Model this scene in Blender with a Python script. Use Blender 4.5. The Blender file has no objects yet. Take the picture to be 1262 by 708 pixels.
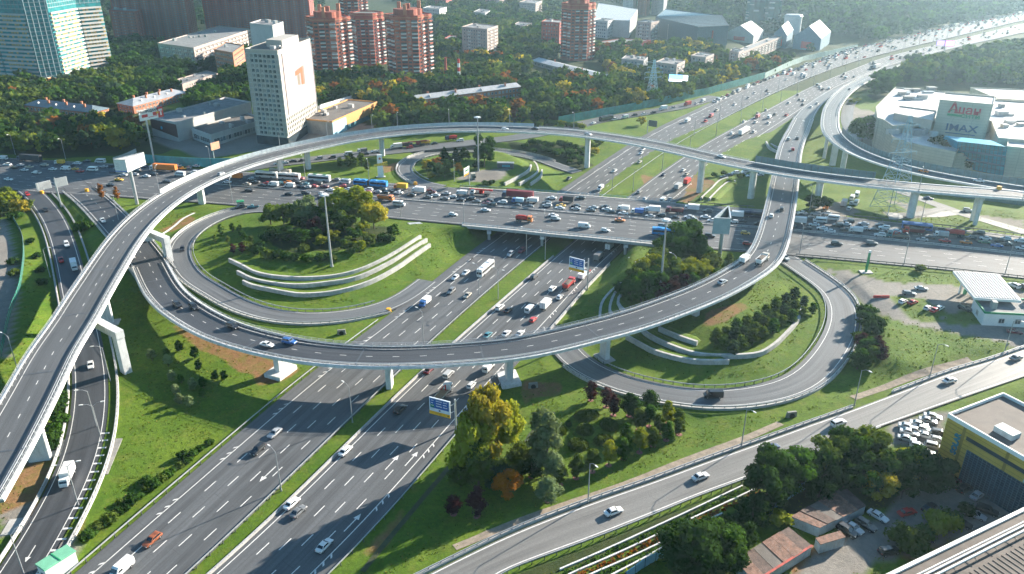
import bpy, math, random
import numpy as np
from math import radians as R, sin, cos, pi, hypot, atan2
from mathutils import Vector

# ---------------------------------------------------------------- camera, sky, sun, exposure
SC = bpy.context.scene
COL = SC.collection
FPX, PITCH, HC = 950.0, R(24.5), 116.0            # focal length in photo pixels (1262 wide), tilt, drone height
SUN_AZ, SUN_EL = R(38.5), R(20.0)                 # towards the sun: angle from +x, height
cd = bpy.data.cameras.new('camera'); cam = bpy.data.objects.new('camera', cd); COL.objects.link(cam)
cam.location = (0, 0, HC); cam.rotation_euler = (pi/2 - PITCH, 0, 0)
cd.sensor_width = 36.0; cd.lens = 36.0*FPX/1262.0; cd.clip_start = 1.0; cd.clip_end = 12000.0
SC.camera = cam
world = bpy.data.worlds.new('World'); SC.world = world; world.use_nodes = True
wn = world.node_tree.nodes; bg = wn['Background']
sky = wn.new('ShaderNodeTexSky'); sky.sky_type = 'NISHITA'; sky.sun_disc = False
sky.sun_elevation = SUN_EL; sky.sun_rotation = pi/2 - SUN_AZ; sky.altitude = 150.0
sky.air_density = 1.0; sky.dust_density = 0.6; sky.ozone_density = 2.5
tint = wn.new('ShaderNodeMix'); tint.data_type = 'RGBA'; tint.blend_type = 'MULTIPLY'; tint.inputs[0].default_value = 1.0; tint.inputs[7].default_value = (0.72, 1.0, 1.02, 1)
world.node_tree.links.new(sky.outputs[0], tint.inputs[6]); world.node_tree.links.new(tint.outputs[2], bg.inputs[0]); bg.inputs[1].default_value = 0.068
sl = bpy.data.lights.new('sun', 'SUN'); sl.energy = 5.0; sl.angle = R(0.5); sl.color = (1.0, 0.90, 0.77)
so = bpy.data.objects.new('sun', sl); COL.objects.link(so)
so.rotation_euler = Vector((cos(SUN_AZ)*cos(SUN_EL), sin(SUN_AZ)*cos(SUN_EL), sin(SUN_EL))).to_track_quat('Z', 'Y').to_euler()
so.location = (300, 300, 300)
vs = SC.view_settings
vs.view_transform = 'Standard'; vs.look = 'None'; vs.gamma = 1.0; vs.use_curve_mapping = False; vs.exposure = 1.78
cy = SC.cycles
cy.max_bounces = 5; cy.diffuse_bounces = 2; cy.glossy_bounces = 2; cy.transmission_bounces = 2; cy.transparent_max_bounces = 6
cy.volume_bounces = 0; cy.caustics_reflective = False; cy.caustics_refractive = False
cy.use_adaptive_sampling = True; cy.adaptive_threshold = 0.03; cy.use_denoising = True

rng = random.Random(7)
nr = np.random.RandomState(7)

# ---------------------------------------------------------------- photo pixel -> point in the place
SP, CP = sin(PITCH), cos(PITCH)
def gp(u, v, z=0.0):
    dx = (u-631.0)/FPX; dy = (354.0-v)/FPX
    t = (z-HC)/(-SP+dy*CP)
    return np.array((t*dx, t*(CP+dy*SP), z))
def px(p):
    z = p[2]-HC; d = p[1]*CP-z*SP; up = p[1]*SP+z*CP
    return 631+FPX*p[0]/d, 354-FPX*up/d
_ZO = {1:(0,0),2:(315,0),3:(630,0),4:(942,0),5:(0,176),6:(315,176),7:(630,176),8:(942,176),9:(0,352),10:(315,352),
       11:(630,352),12:(942,352),13:(0,528),14:(315,528),15:(630,528),16:(942,528)}
def q(r, *xy):
    """points read on an enlarged piece r of the photo -> photo pixels"""
    o = _ZO[r]
    return [(o[0]+xy[i]/3.934, o[1]+xy[i+1]/3.934) for i in range(0, len(xy), 2)]
def P(*a):
    return [(a[i], a[i+1]) for i in range(0, len(a), 2)]

# ---------------------------------------------------------------- polylines
def arclen(p):
    return np.concatenate(([0], np.cumsum(np.linalg.norm(np.diff(p[:, :2], axis=0), axis=1))))
def spline(p, n):
    """centripetal-ish smooth curve through the points, n samples evenly spaced"""
    p = np.asarray(p, float)
    if len(p) < 3:
        s = np.linspace(0, 1, n)[:, None]; return p[0]*(1-s)+p[-1]*s
    e = np.vstack((2*p[0]-p[1], p, 2*p[-1]-p[-2])); out = []
    for i in range(1, len(e)-2):
        t = np.linspace(0, 1, 24, endpoint=False)[:, None]
        p0, p1, p2, p3 = e[i-1], e[i], e[i+1], e[i+2]
        out.append(0.5*((2*p1)+(-p0+p2)*t+(2*p0-5*p1+4*p2-p3)*t*t+(-p0+3*p1-3*p2+p3)*t**3))
    c = np.vstack(out+[p[-1:]])
    return resample(c, n)
def resample(c, n):
    a = arclen(c); s = np.linspace(0, a[-1], n)
    return np.stack([np.interp(s, a, c[:, k]) for k in range(c.shape[1])], 1)
def smooth(c, k):
    for _ in range(k):
        d = c.copy(); d[1:-1] = 0.25*c[:-2]+0.5*c[1:-1]+0.25*c[2:]; c = d
    return c
def normals(c):
    t = np.gradient(c[:, :2], axis=0); t /= np.linalg.norm(t, axis=1)[:, None]+1e-9
    return np.stack((t[:, 1], -t[:, 0]), 1)              # to the right of travel
def offset(c, d):
    o = c.copy(); o[:, :2] += normals(c)*(np.asarray(d).reshape(-1, 1) if np.ndim(d) else d); return o
def cut(c, s0, s1, step=2.0):
    a = arclen(c); s1 = min(s1, a[-1]); s = np.linspace(s0, s1, max(2, int((s1-s0)/step)+1))
    return np.stack([np.interp(s, a, c[:, k]) for k in range(3)], 1)
def inpoly(x, y, poly):
    x = np.asarray(x, float); y = np.asarray(y, float); r = np.zeros(x.shape, bool); n = len(poly); j = n-1
    for i in range(n):
        xi, yi = poly[i][0], poly[i][1]; xj, yj = poly[j][0], poly[j][1]
        if yi != yj:
            r ^= ((yi > y) != (yj > y)) & (x < (xj-xi)*(y-yi)/(yj-yi)+xi)
        j = i
    return r

# ---------------------------------------------------------------- meshes
class MB:
    def __init__(s): s.v = []; s.f = []; s.m = []; s.mi = 0; s.uv = None
    def mat(s, i): s.mi = i; return s
    def add(s, vs, fs):
        b = len(s.v); s.v.extend([tuple(map(float, p)) for p in vs])
        for f in fs: s.f.append(tuple(b+i for i in f)); s.m.append(s.mi)
        return s
    def quad(s, a, b, c, d): return s.add((a, b, c, d), ((0, 1, 2, 3),))
    def box(s, x0, x1, y0, y1, z0, z1):
        return s.add([(x0,y0,z0),(x1,y0,z0),(x1,y1,z0),(x0,y1,z0),(x0,y0,z1),(x1,y0,z1),(x1,y1,z1),(x0,y1,z1)],
                     [(3,2,1,0),(4,5,6,7),(0,1,5,4),(1,2,6,5),(2,3,7,6),(3,0,4,7)])
    def hexa(s, lo, hi):
        """two 4-point rings (ccw seen from above) joined into a solid"""
        return s.add(list(lo)+list(hi), [(3,2,1,0),(4,5,6,7),(0,1,5,4),(1,2,6,5),(2,3,7,6),(3,0,4,7)])
    def prism(s, poly, z0, z1, top=True, bottom=True):
        n = len(poly); ar = sum(poly[i][0]*poly[(i+1)%n][1]-poly[(i+1)%n][0]*poly[i][1] for i in range(n))
        if ar < 0: poly = poly[::-1]
        fs = [(i, (i+1)%n, n+(i+1)%n, n+i) for i in range(n)]
        if top: fs.append(tuple(range(n, 2*n)))
        if bottom: fs.append(tuple(range(n-1, -1, -1)))
        return s.add([(p[0], p[1], z0) for p in poly]+[(p[0], p[1], z1) for p in poly], fs)
    def tube(s, a, b, r0, r1=None, n=6, cap=True):
        a = Vector(a); b = Vector(b); r1 = r0 if r1 is None else r1; d = (b-a).normalized()
        e = d.orthogonal().normalized(); g = d.cross(e); vs = []
        for p, r in ((a, r0), (b, r1)):
            for k in range(n):
                t = 2*pi*k/n; vs.append(p+e*(r*cos(t))+g*(r*sin(t)))
        fs = [(k, (k+1)%n, n+(k+1)%n, n+k) for k in range(n)]
        if cap: fs += [tuple(range(n-1, -1, -1)), tuple(range(n, 2*n))]
        return s.add(vs, fs)
    def bar(s, a, b, w, h):
        """rectangular bar from a to b, w wide (level), h tall, its top centre line on a-b"""
        a = np.asarray(a, float); b = np.asarray(b, float); d = b-a; L = hypot(d[0], d[1])
        n = np.array((-d[1]/L, d[0]/L, 0))*w/2 if L > 1e-6 else np.array((w/2, 0, 0)); k = np.array((0, 0, h))
        return s.add([a+n-k, a-n-k, b-n-k, b+n-k, a+n, a-n, b-n, b+n],
                     [(3,2,1,0),(4,5,6,7),(0,1,5,4),(1,2,6,5),(2,3,7,6),(3,0,4,7)][0:6])
    def loft(s, rings, closed=True, cap=True):
        n = len(rings[0]); vs = [p for r in rings for p in r]; fs = []
        for i in range(len(rings)-1):
            for k in range(n if closed else n-1):
                fs.append((i*n+k, i*n+(k+1)%n, (i+1)*n+(k+1)%n, (i+1)*n+k))
        if cap: fs += [tuple(range(n-1, -1, -1)), tuple((len(rings)-1)*n+k for k in range(n))]
        return s.add(vs, fs)
    def sweep(s, c, prof, cap=True):
        """profile [(offset right, dz)] carried along the polyline c"""
        n = normals(c); rings = []
        for i in range(len(c)):
            rings.append([(c[i,0]+n[i,0]*o, c[i,1]+n[i,1]*o, c[i,2]+dz) for o, dz in prof])
        return s.loft(rings, True, cap)
    def sphere(s, c, rx, ry, rz, n=8, m=5):
        vs = []; fs = []
        for i in range(m+1):
            t = pi*i/m
            for k in range(n):
                a = 2*pi*k/n; vs.append((c[0]+rx*sin(t)*cos(a), c[1]+ry*sin(t)*sin(a), c[2]+rz*cos(t)))
        for i in range(m):
            for k in range(n): fs.append((i*n+k, (i+1)*n+k, (i+1)*n+(k+1)%n, i*n+(k+1)%n))
        return s.add(vs, fs)
    def mesh(s, name, mats, smooth=False):
        me = bpy.data.meshes.new(name); me.from_pydata(s.v, [], s.f)
        for m in (mats if isinstance(mats, (list, tuple)) else [mats]): me.materials.append(m)
        if any(s.m): me.polygons.foreach_set('material_index', s.m)
        if smooth: me.polygons.foreach_set('use_smooth', [True]*len(s.f))
        if s.uv is not None:
            l = me.uv_layers.new(name='UVMap'); idx = np.empty(len(me.loops), np.int32); me.loops.foreach_get('vertex_index', idx)
            l.data.foreach_set('uv', np.asarray(s.uv, np.float32)[idx].ravel())
        me.update(); return me
    def build(s, name, mats, parent=None, smooth=False):
        o = bpy.data.objects.new(name, s.mesh(name, mats, smooth)); COL.objects.link(o)
        if parent is not None: o.parent = parent
        return o
def tag(o, label=None, cat=None, group=None, kind=None):
    if label: o['label'] = label
    if cat: o['category'] = cat
    if group: o['group'] = group
    if kind: o['kind'] = kind
    return o
def thing(name, label, cat, loc=(0,0,0), rz=0.0, group=None):
    o = bpy.data.objects.new(name, None); COL.objects.link(o); o.empty_display_size = 0.5
    o.location = tuple(map(float, loc)); o.rotation_euler = (0, 0, rz); return tag(o, label, cat, group)
def struct(o): o['kind'] = 'structure'; return o
def dup(root, loc, rz, label=None, group=None, scale=None):
    def cp(o, par):
        c = o.copy(); COL.objects.link(c)
        if par is not None: c.parent = par
        for ch in KIDS.get(o.name, ()): cp(ch, c)
        return c
    c = cp(root, None); c.location = tuple(map(float, loc)); c.rotation_euler = (0, 0, rz)
    if scale: c.scale = scale if isinstance(scale, tuple) else (scale,)*3
    if label: c['label'] = label
    if group: c['group'] = group
    return c
KIDS = {}
def kids_of(root):
    """remember the parts of a prototype so that it can be copied fast"""
    def rec(o):
        ks = [c for c in bpy.data.objects if c.parent == o]; KIDS[o.name] = ks
        for k in ks: rec(k)
    rec(root); return root

# ---------------------------------------------------------------- materials
_M = {}
def nt(name):
    m = bpy.data.materials.new(name); m.use_nodes = True; t = m.node_tree
    return m, t, t.nodes['Principled BSDF']
def N(t, kind, **kw):
    n = t.nodes.new('ShaderNode'+kind)
    for k, v in kw.items(): setattr(n, k, v)
    return n
def L(t, a, b): t.links.new(a, b)
def mixc(t, fac, a, b, mode='MIX'):
    m = N(t, 'Mix', data_type='RGBA', blend_type=mode)
    for s, v in ((m.inputs[0], fac), (m.inputs[6], a), (m.inputs[7], b)):
        if hasattr(v, 'links'): L(t, v, s)
        else: s.default_value = v if not isinstance(v, tuple) or len(v) == 4 else (*v, 1)
    return m.outputs[2]
def ramp(t, src, stops):
    r = N(t, 'ValToRGB'); e = r.color_ramp.elements
    while len(e) < len(stops): e.new(0.5)
    for i, (p, c) in enumerate(stops):
        e[i].position = p; e[i].color = (c, c, c, 1) if not isinstance(c, tuple) else (*c, 1)
    L(t, src, r.inputs[0]); return r.outputs[0]
def noise(t, scale, detail=4.0, rough=0.55, vec=None, coord='Object', stretch=None):
    n = N(t, 'TexNoise'); n.inputs['Scale'].default_value = scale; n.inputs['Detail'].default_value = detail; n.inputs['Roughness'].default_value = rough
    if vec is None:
        vec = N(t, 'TexCoord').outputs[coord]
    if stretch:
        mp = N(t, 'Mapping'); mp.inputs['Scale'].default_value = stretch; L(t, vec, mp.inputs[0]); vec = mp.outputs[0]
    L(t, vec, n.inputs['Vector']); return n.outputs['Fac']
def mat(name, col, rough=0.7, var=0.18, scale=0.6, metal=0.0, bump=0.0, spec=0.4, dirt=None):
    """plain painted / concrete / metal surface with a little unevenness"""
    if name in _M: return _M[name]
    m, t, b = nt(name)
    f = noise(t, scale, 5, 0.6)
    c = mixc(t, ramp(t, f, [(0.3, 0.0), (0.72, 1.0)]), tuple(x*(1-var) for x in col), tuple(min(1, x*(1+var)) for x in col))
    if dirt:
        f2 = noise(t, scale*4, 4, 0.7, stretch=(1, 1, 0.25)); c = mixc(t, ramp(t, f2, [(0.5, 0.0), (0.75, 0.6)]), c, dirt)
    L(t, c, b.inputs['Base Color']); b.inputs['Roughness'].default_value = rough; b.inputs['Metallic'].default_value = metal
    b.inputs['Specular IOR Level'].default_value = spec
    if bump:
        bp = N(t, 'Bump'); bp.inputs['Strength'].default_value = bump; bp.inputs['Distance'].default_value = 0.1
        L(t, noise(t, scale*6, 4), bp.inputs['Height']); L(t, bp.outputs[0], b.inputs['Normal'])
    _M[name] = m; return m
def emat(name, col, strength):
    if name in _M: return _M[name]
    m, t, b = nt(name); b.inputs['Base Color'].default_value = (*col, 1); b.inputs['Emission Color'].default_value = (*col, 1)
    b.inputs['Emission Strength'].default_value = strength; _M[name] = m; return m
# ---------------------------------------------------------------- asphalt and markings
def asphalt(name, col, rough=0.55, worn=0.5):
    m, t, b = nt(name)
    uv = N(t, 'UVMap').outputs[0]
    st = noise(t, 1.0, 3, 0.6, vec=uv, stretch=(0.55, 0.012, 1))          # tyre tracks running along the lanes
    big = noise(t, 0.035, 5, 0.6); fine = noise(t, 2.2, 3, 0.7)
    c = mixc(t, ramp(t, st, [(0.32, 0.0), (0.68, 1.0)]), tuple(x*(1-0.7*worn) for x in col), tuple(x*(1+0.85*worn) for x in col))
    c = mixc(t, ramp(t, big, [(0.42, 0.0), (0.6, 0.5)]), c, tuple(x*1.25 for x in col))
    c = mixc(t, ramp(t, fine, [(0.35, 0.35), (0.65, 0.0)]), c, tuple(x*0.6 for x in col))
    bk = N(t, 'TexBrick'); bk.inputs['Scale'].default_value = 1.0; bk.inputs['Mortar Size'].default_value = 0.06; bk.inputs['Brick Width'].default_value = 34.0; bk.inputs['Row Height'].default_value = 3.7; bk.inputs['Color1'].default_value = (0,0,0,1); bk.inputs['Color2'].default_value = (0,0,0,1); bk.inputs['Mortar'].default_value = (1,1,1,1)
    sw = N(t, 'Mapping'); sw.inputs['Rotation'].default_value = (0, 0, pi/2); L(t, uv, sw.inputs[0]); L(t, sw.outputs[0], bk.inputs[0])
    c = mixc(t, ramp(t, bk.outputs['Color'], [(0.0, 0.0), (1.0, 0.45)]), c, tuple(x*0.4 for x in col))   # seams between paving lanes
    pt = noise(t, 0.5, 2, 0.5, vec=uv, stretch=(0.3, 0.02, 1))            # darker repair patches
    c = mixc(t, ramp(t, pt, [(0.62, 0.0), (0.64, 0.5)]), c, tuple(x*0.55 for x in col))
    L(t, c, b.inputs['Base Color']); b.inputs['Roughness'].default_value = rough; b.inputs['Specular IOR Level'].default_value = 0.35
    bp = N(t, 'Bump'); bp.inputs['Strength'].default_value = 0.25; bp.inputs['Distance'].default_value = 0.03
    L(t, noise(t, 6, 3), bp.inputs['Height']); L(t, bp.outputs[0], b.inputs['Normal'])
    return m
A_HWY = asphalt('asphalt_highway', (0.092, 0.096, 0.100), 0.72)
A_DARK = asphalt('asphalt_dark', (0.056, 0.059, 0.065), worn=0.4)
A_RAMP = asphalt('asphalt_ramp', (0.115, 0.118, 0.12))
A_PALE = asphalt('asphalt_pale', (0.17, 0.165, 0.155))
A_SHLD = asphalt('asphalt_shoulder', (0.20, 0.18, 0.155), worn=0.25)
M_LINE = mat('road_paint', (0.66, 0.65, 0.62), 0.6, 0.15, 1.5, dirt=(0.22, 0.22, 0.22))
M_CONC = mat('concrete', (0.42, 0.41, 0.39), 0.8, 0.14, 0.35, bump=0.1, dirt=(0.22, 0.2, 0.18))
M_CONCW = mat('painted_concrete', (0.62, 0.62, 0.61), 0.75, 0.14, 0.3, bump=0.1, dirt=(0.30, 0.29, 0.27))
M_CONCD = mat('weathered_concrete', (0.25, 0.24, 0.22), 0.85, 0.22, 0.4, dirt=(0.12, 0.12, 0.11))
M_STEEL = mat('galvanised_steel', (0.48, 0.49, 0.50), 0.45, 0.15, 1.0, metal=0.5)
M_STEELD = mat('dark_steel', (0.10, 0.11, 0.12), 0.5, 0.2, 1.0, metal=0.4)
M_BLUEST = mat('blue_steel', (0.11, 0.30, 0.42), 0.5, 0.15, 1.0)
M_KERB = mat('kerb_stone', (0.36, 0.34, 0.32), 0.8, 0.2, 1.0)

ROADS = {}; RASTER = []
def edges(name, Lp, Rp, zs, n=None, width=None, sm=4):
    """edge curves of a road from photo points; zs = [(fraction along, height)]"""
    def wc(pp):
        p = np.array(pp, float); f = np.zeros(len(p))
        for _ in range(3):
            w = np.array([gp(u, v, z) for (u, v), z in zip(p, np.interp(f, [a for a, _ in zs], [b for _, b in zs]))])
            a = arclen(w); f = a/a[-1]
        return w
    l = wc(Lp); r = wc(Rp)
    n = n or max(8, int(arclen(l)[-1]/3.0))
    l = smooth(spline(l, n), sm); r = smooth(spline(r, n), sm)
    f = np.linspace(0, 1, n); z = np.interp(f, [a for a, _ in zs], [b for _, b in zs]); z = smooth(z[:, None], 12)[:, 0]
    l[:, 2] = z; r[:, 2] = z
    if width:
        c = smooth((l+r)/2, 10); c = resample(c, n); w = width/2 if np.isscalar(width) else np.interp(f, [a for a, _ in width], [b for _, b in width])/2
        l = offset(c, -w); r = offset(c, w)
    ROADS[name] = dict(l=l, r=r, c=(l+r)/2, n=n)
    return ROADS[name]
def lerp(rd, f): return rd['l']*(1-f)+rd['r']*f
def strip_mesh(rd, name, m, f0=0.0, f1=1.0, dz=0.0, i0=0, i1=None, skirt=0.6, across=4):
    a = lerp(rd, f0)[i0:i1]; b = lerp(rd, f1)[i0:i1]; mb = MB(); n = len(a); uv = []
    s = arclen((a+b)/2); k = across+1
    for i in range(n):
        w = np.linalg.norm(b[i]-a[i])
        for j in range(k):
            p = a[i]+(b[i]-a[i])*(j/across); mb.v.append((p[0], p[1], p[2]+dz)); uv.append((w*j/across, s[i]))
    for i in range(n-1):
        for j in range(across):
            mb.f.append((i*k+j, i*k+j+1, (i+1)*k+j+1, (i+1)*k+j)); mb.m.append(0)
    if skirt:
        o = len(mb.v)
        for i in range(n):
            for j in (0, across):
                p = mb.v[i*k+j]; mb.v.append((p[0], p[1], p[2]-skirt)); uv.append(uv[i*k+j])
        for i in range(n-1):
            mb.f.append((o+2*i, i*k, (i+1)*k, o+2*i+2)); mb.m.append(0)
            mb.f.append((i*k+across, o+2*i+1, o+2*i+3, (i+1)*k+across)); mb.m.append(0)
    mb.uv = uv
    return mb.build(name, m)
def ground_road(key, name, m, raster=True, i0=0, i1=None, dz=0.0):
    rd = ROADS[key]
    if raster: RASTER.append((rd['l'][i0:i1], rd['r'][i0:i1]))
    return struct(strip_mesh(rd, name, m, i0=i0, i1=i1, dz=dz))
def paint(mb, c, s0, s1, w, dz=0.02):
    """a stripe on the road along the polyline c between arc lengths s0 and s1"""
    p = cut(c, s0, s1, 3.0); n = normals(p)*w/2
    for i in range(len(p)-1):
        a, b = p[i], p[i+1]
        mb.quad((a[0]-n[i,0], a[1]-n[i,1], a[2]+dz), (a[0]+n[i,0], a[1]+n[i,1], a[2]+dz),
                (b[0]+n[i+1,0], b[1]+n[i+1,1], b[2]+dz), (b[0]-n[i+1,0], b[1]-n[i+1,1], b[2]+dz))
def lane_lines(key, fr_solid=(), fr_dash=(), dash=(3, 9), w=0.2, dz=0.025, i0=0, i1=None):
    rd = ROADS[key]; mb = MB()
    for f in fr_solid:
        c = lerp(rd, f)[i0:i1]; paint(mb, c, 0, arclen(c)[-1], w, dz)
    for k, f in enumerate(fr_dash):
        c = lerp(rd, f)[i0:i1]; T = arclen(c)[-1]; s = (k*3.7) % sum(dash)
        while s < T-dash[0]: paint(mb, c, s, s+dash[0], w, dz); s += sum(dash)
    return mb
def marks(mb, name='road_markings'): return struct(mb.build(name, M_LINE))
def arrow(mb, c, s, dz=0.03, k=1.0):
    paint(mb, c, s, s+3.5*k, 0.22*k, dz); p = cut(c, s+3.5*k, s+5.0*k, 1.5); n = normals(p)[0]*0.6*k
    a, b = p[0], p[-1]; mb.add([(a[0]-n[0], a[1]-n[1], a[2]+dz), (a[0]+n[0], a[1]+n[1], a[2]+dz), (b[0], b[1], b[2]+dz)], [(0, 1, 2)])

# ---------------------------------------------------------------- the roads (left / right edge read off the photo)
hz = [(0, -6.5), (0.30, -6.5), (0.42, -5.6), (0.5, -3.6), (0.6, -1.0), (0.7, 1.0), (1, 2.5)]
def hwz(v):   # highway height by photo row
    return float(np.interp(v, [20, 60, 110, 140, 170, 210, 245, 290, 800], [3, 2.5, 1, 0.0, -2.0, -4.5, -6, -6.5, -6.5]))
def hedge(key, Lp, Rp):
    def W(pp):
        p = np.array([gp(u, v, hwz(v)) for u, v in pp]); return p
    l, r = W(Lp), W(Rp); n = 400
    l, r = [np.vstack((p[0]+(p[0]-p[1])/np.linalg.norm(p[0]-p[1])*150, p)) for p in (l, r)]      # carries on under the drone
    # sample both edges at the same distance along the road's general direction so that cross sections stay square
    d = np.array((r[-1]+l[-1]-r[0]-l[0])[:2]); d /= np.linalg.norm(d)
    l = spline(l, 900); r = spline(r, 900)
    sl = l[:, :2]@d; sr = r[:, :2]@d; s = np.linspace(max(sl[0], sr[0]), min(sl[-1], sr[-1]), n)
    # denser near the camera
    s = s[0]+(s[-1]-s[0])*np.linspace(0, 1, n)**1.5
    l = np.stack([np.interp(s, sl, l[:, k]) for k in range(3)], 1); r = np.stack([np.interp(s, sr, r[:, k]) for k in range(3)], 1)
    ROADS[key] = dict(l=smooth(l, 60), r=smooth(r, 60), n=n); ROADS[key]['c'] = (ROADS[key]['l']+ROADS[key]['r'])/2
hedge('hwy_w',
      P(-60,842, 90,708, 152.5,652.6, 218.6,599, 300,528, 396,448, 433,422, 480,388, 526,354, 572,314, 640,268, 685,238, 747,196, 799,163, 823,151, 859,135, 889,120, 950,95, 1013,74, 1044,62.5, 1069,56.5, 1120,45, 1158,35.6, 1196,28, 1234,21.6, 1262,15.5, 1330,2),
      P(60,862, 231,708, 269,674, 315,630, 348,598, 376,568, 411.6,535, 467.5,482, 518,432, 554,400, 602,357, 635,330, 668,303, 739,244, 772,221, 813,192, 838,175, 874,156, 910,137, 950,117, 993,97.5, 1044,78.5, 1077,69.5, 1125,57, 1165,48, 1211,37, 1262,25, 1335,9))
hedge('hwy_e',
      P(110,838, 258,712, 315,660, 361,617, 399,578, 444.6,533, 480,498, 516,464, 554.4,428, 594.6,393, 635,358, 668,329, 704,299, 770,245.5, 803,220, 838,196, 866,178, 894,163, 950,133, 993,110, 1044,88.5, 1087,71.5, 1130,61, 1170,51.5, 1211,41.5, 1262,29, 1335,12),
      P(300,806, 406.5,708, 424,692, 467.5,643, 508,597, 556.5,540, 585,506, 622,464, 655,428, 690,392, 714,360, 732,341, 757,318, 772,305, 800,278, 833,250, 866,222, 894,200, 925,181, 950,163, 983,141, 1003,127, 1029,110, 1052,99, 1084,86, 1105,79, 1145,67.5, 1183,57.5, 1222,49, 1262,40, 1335,25))
# cross avenue
edges('avenue', P(-150,185.5, -60,190, 0,194, 64,198, 127,201, 190,205, 250,209, 315,213, 427,221.7, 483,226, 544,230.5, 635,236, 706,241, 782,247, 859,252.5, 950,259, 1018,265, 1069,270.5, 1120,276, 1171,281.5, 1262,292, 1330,301, 1430,315),
      P(-150,225, -60,230, 0,233, 60,238, 120,241, 190,246, 250,250, 315,255, 400,262, 462,267, 503,271, 569,277, 635,283, 681,288, 732,292.5, 813,301, 900,309, 965,314, 1023,319, 1120,328, 1171,333, 1262,343, 1330,351, 1430,365), [(0, 0), (1, 0)], n=240)
# north side street
edges('side_street', P(262,209, 300,204, 330,198, 371,194, 420,189, 500,181, 580,172, 650,163, 719,148, 757,142, 803,134, 841,127, 880,116), P(262,216, 300,212, 325,208, 371,203, 420,196, 500,188, 580,180, 650,172, 719,158, 745,150, 798,142, 841,135, 884,122),
      [(0, 0), (1, 0.2)], width=13)
# the loops
edges('loop_west', P(340,252, 315,250, 292,252, 254,266, 224,285, 212,300.5, 212,318, 224,339, 239,352, 254,365, 280,380, 315,393, 348,399, 391,399, 429,395, 467,389, 500,373, 530,350),
      P(345,264, 320,264, 285,270, 254,283, 234,298, 230,311, 236,328.5, 254,349, 274,352, 295,365, 315,374, 353,384, 391,386, 429,384, 478,371, 492,364, 505,356, 523,342), [(0, 0), (0.25, -0.3), (0.8, -6), (1, -6.5)], width=8.6)
edges('loop_north', P(530,230, 508,228, 495,220, 487,211, 489,205, 495,199, 509,191, 528,186, 547,183.5, 580,182.5, 608,183, 633,185.5, 659,190, 684,198, 700,202, 718,207),
      P(560,232, 540,228, 519,219, 508,211, 505,207.5, 509,202, 517,198, 530,193, 550,189.5, 580,188, 608,189, 633.5,193, 659,199, 678,205.5, 691,212.6, 705,218), [(0, 0), (0.3, 0), (0.8, -4), (1, -5)], width=8.2)
edges('loop_east', P(955,300, 972,314.5, 993,326, 1018,341, 1036,353, 1051,367, 1056,388, 1054,410, 1041,436, 1026,459, 1005,480, 975,490, 950,494, 910,499, 859,499, 808,492, 772,484, 737,471.5, 711,459, 691,441, 676,420, 672,405),
      P(938,306, 960,318, 980,334, 1003,351, 1015,357, 1021,367, 1025,385, 1021,408, 1005.6,433, 983,456, 966,469, 955,472, 938,477, 910,483, 871.5,485.5, 833,480, 795,471.5, 757,461, 732,448.6, 714,436, 702,420, 697,400), [(0, 0), (0.25, -1), (0.6, -3.5), (0.9, -6.2), (1, -6.5)], width=10.0)
# bottom right service road
edges('service_road', P(430,757, 531,706, 635,656, 727,620.5, 808,592.5, 871,569, 950,541, 1000,523, 1051,505, 1120,479, 1171,460, 1221.6,445, 1262,431, 1330,408), P(520,776, 612,709, 650,692, 732,662, 808,632, 859,611, 922,588, 990,562, 1060,535, 1130,510, 1195,487, 1262,464, 1330,440), [(0, -5.5), (0.3, -4.5), (0.55, -3), (0.8, -1), (1, 0)], n=110)
# ramps at the left
edges('ramp_west', P(20,236, 33,247, 48,260, 58,273, 66,303, 71,328, 78,360, 88,400, 95,436, 98,466, 96,504, 92,532, 83,566, 64,612, 38,663, 8,708, -30,760), P(46,230, 60,242, 70,262, 84,285, 93,308, 99,326, 105,356, 115,400, 120,436, 124.5,459, 126,494, 121.5,532, 111,574, 90,617, 62,663, 37,708, 5,760), [(0, 0), (0.25, -1.5), (0.55, -5), (1, -6)], width=9.6)
edges('fly_low_approach', P(70,226, 92,242, 112,260, 126,276, 140,292, 152,306, 161,318, 170,331, 178,341), P(95,221, 118,236, 138,254, 152,268, 166,282, 180,297, 190,310, 198,322, 206,332), [(0, 0), (0.5, 0.0), (1, 0.6)], width=13.0)
def deck(key, Lp, Rp, zs, width): return edges(key, Lp, Rp, zs, width=width, sm=6)
deck('fly_low', P(170,331, 175,340, 195.7,380, 223.7,400, 254,418, 287,431, 320,440, 353,446, 391,450.5, 434,452, 467,452, 518,451, 569,447, 630,444, 681,436, 732,425, 782.5,411.5, 833,392, 884,370, 925,351, 957,339, 969,311.5, 972,291, 976,251, 980,222, 987.6,183, 994,166, 997,150),
     P(198,322, 213,352, 244,375, 275,393, 305,404, 340,410, 353,414, 391,422, 429,425.7, 467,429, 518,429.5, 569,425.7, 630,421, 681,409, 732,393, 782,381, 820,367, 859,354.5, 884,342.5, 910,322, 927,301, 940,273, 951,242, 958,210, 962,180, 975,156, 984,143),
     [(0, 0.6), (0.12, 1.8), (0.3, 4.2), (0.5, 5.8), (0.62, 7.2), (0.72, 8.6), (0.82, 8.4), (0.92, 5.0), (1, 1.2)], 13.0)
edges('fly_low_exit', P(997,150, 1005,137, 1019,122, 1032,111.5, 1045,104), P(984,143, 990,133, 1001,124.5, 1015,117, 1035,106), [(0, 1.2), (1, 0.9)], width=[(0, 13), (1, 5)], n=24)
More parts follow.
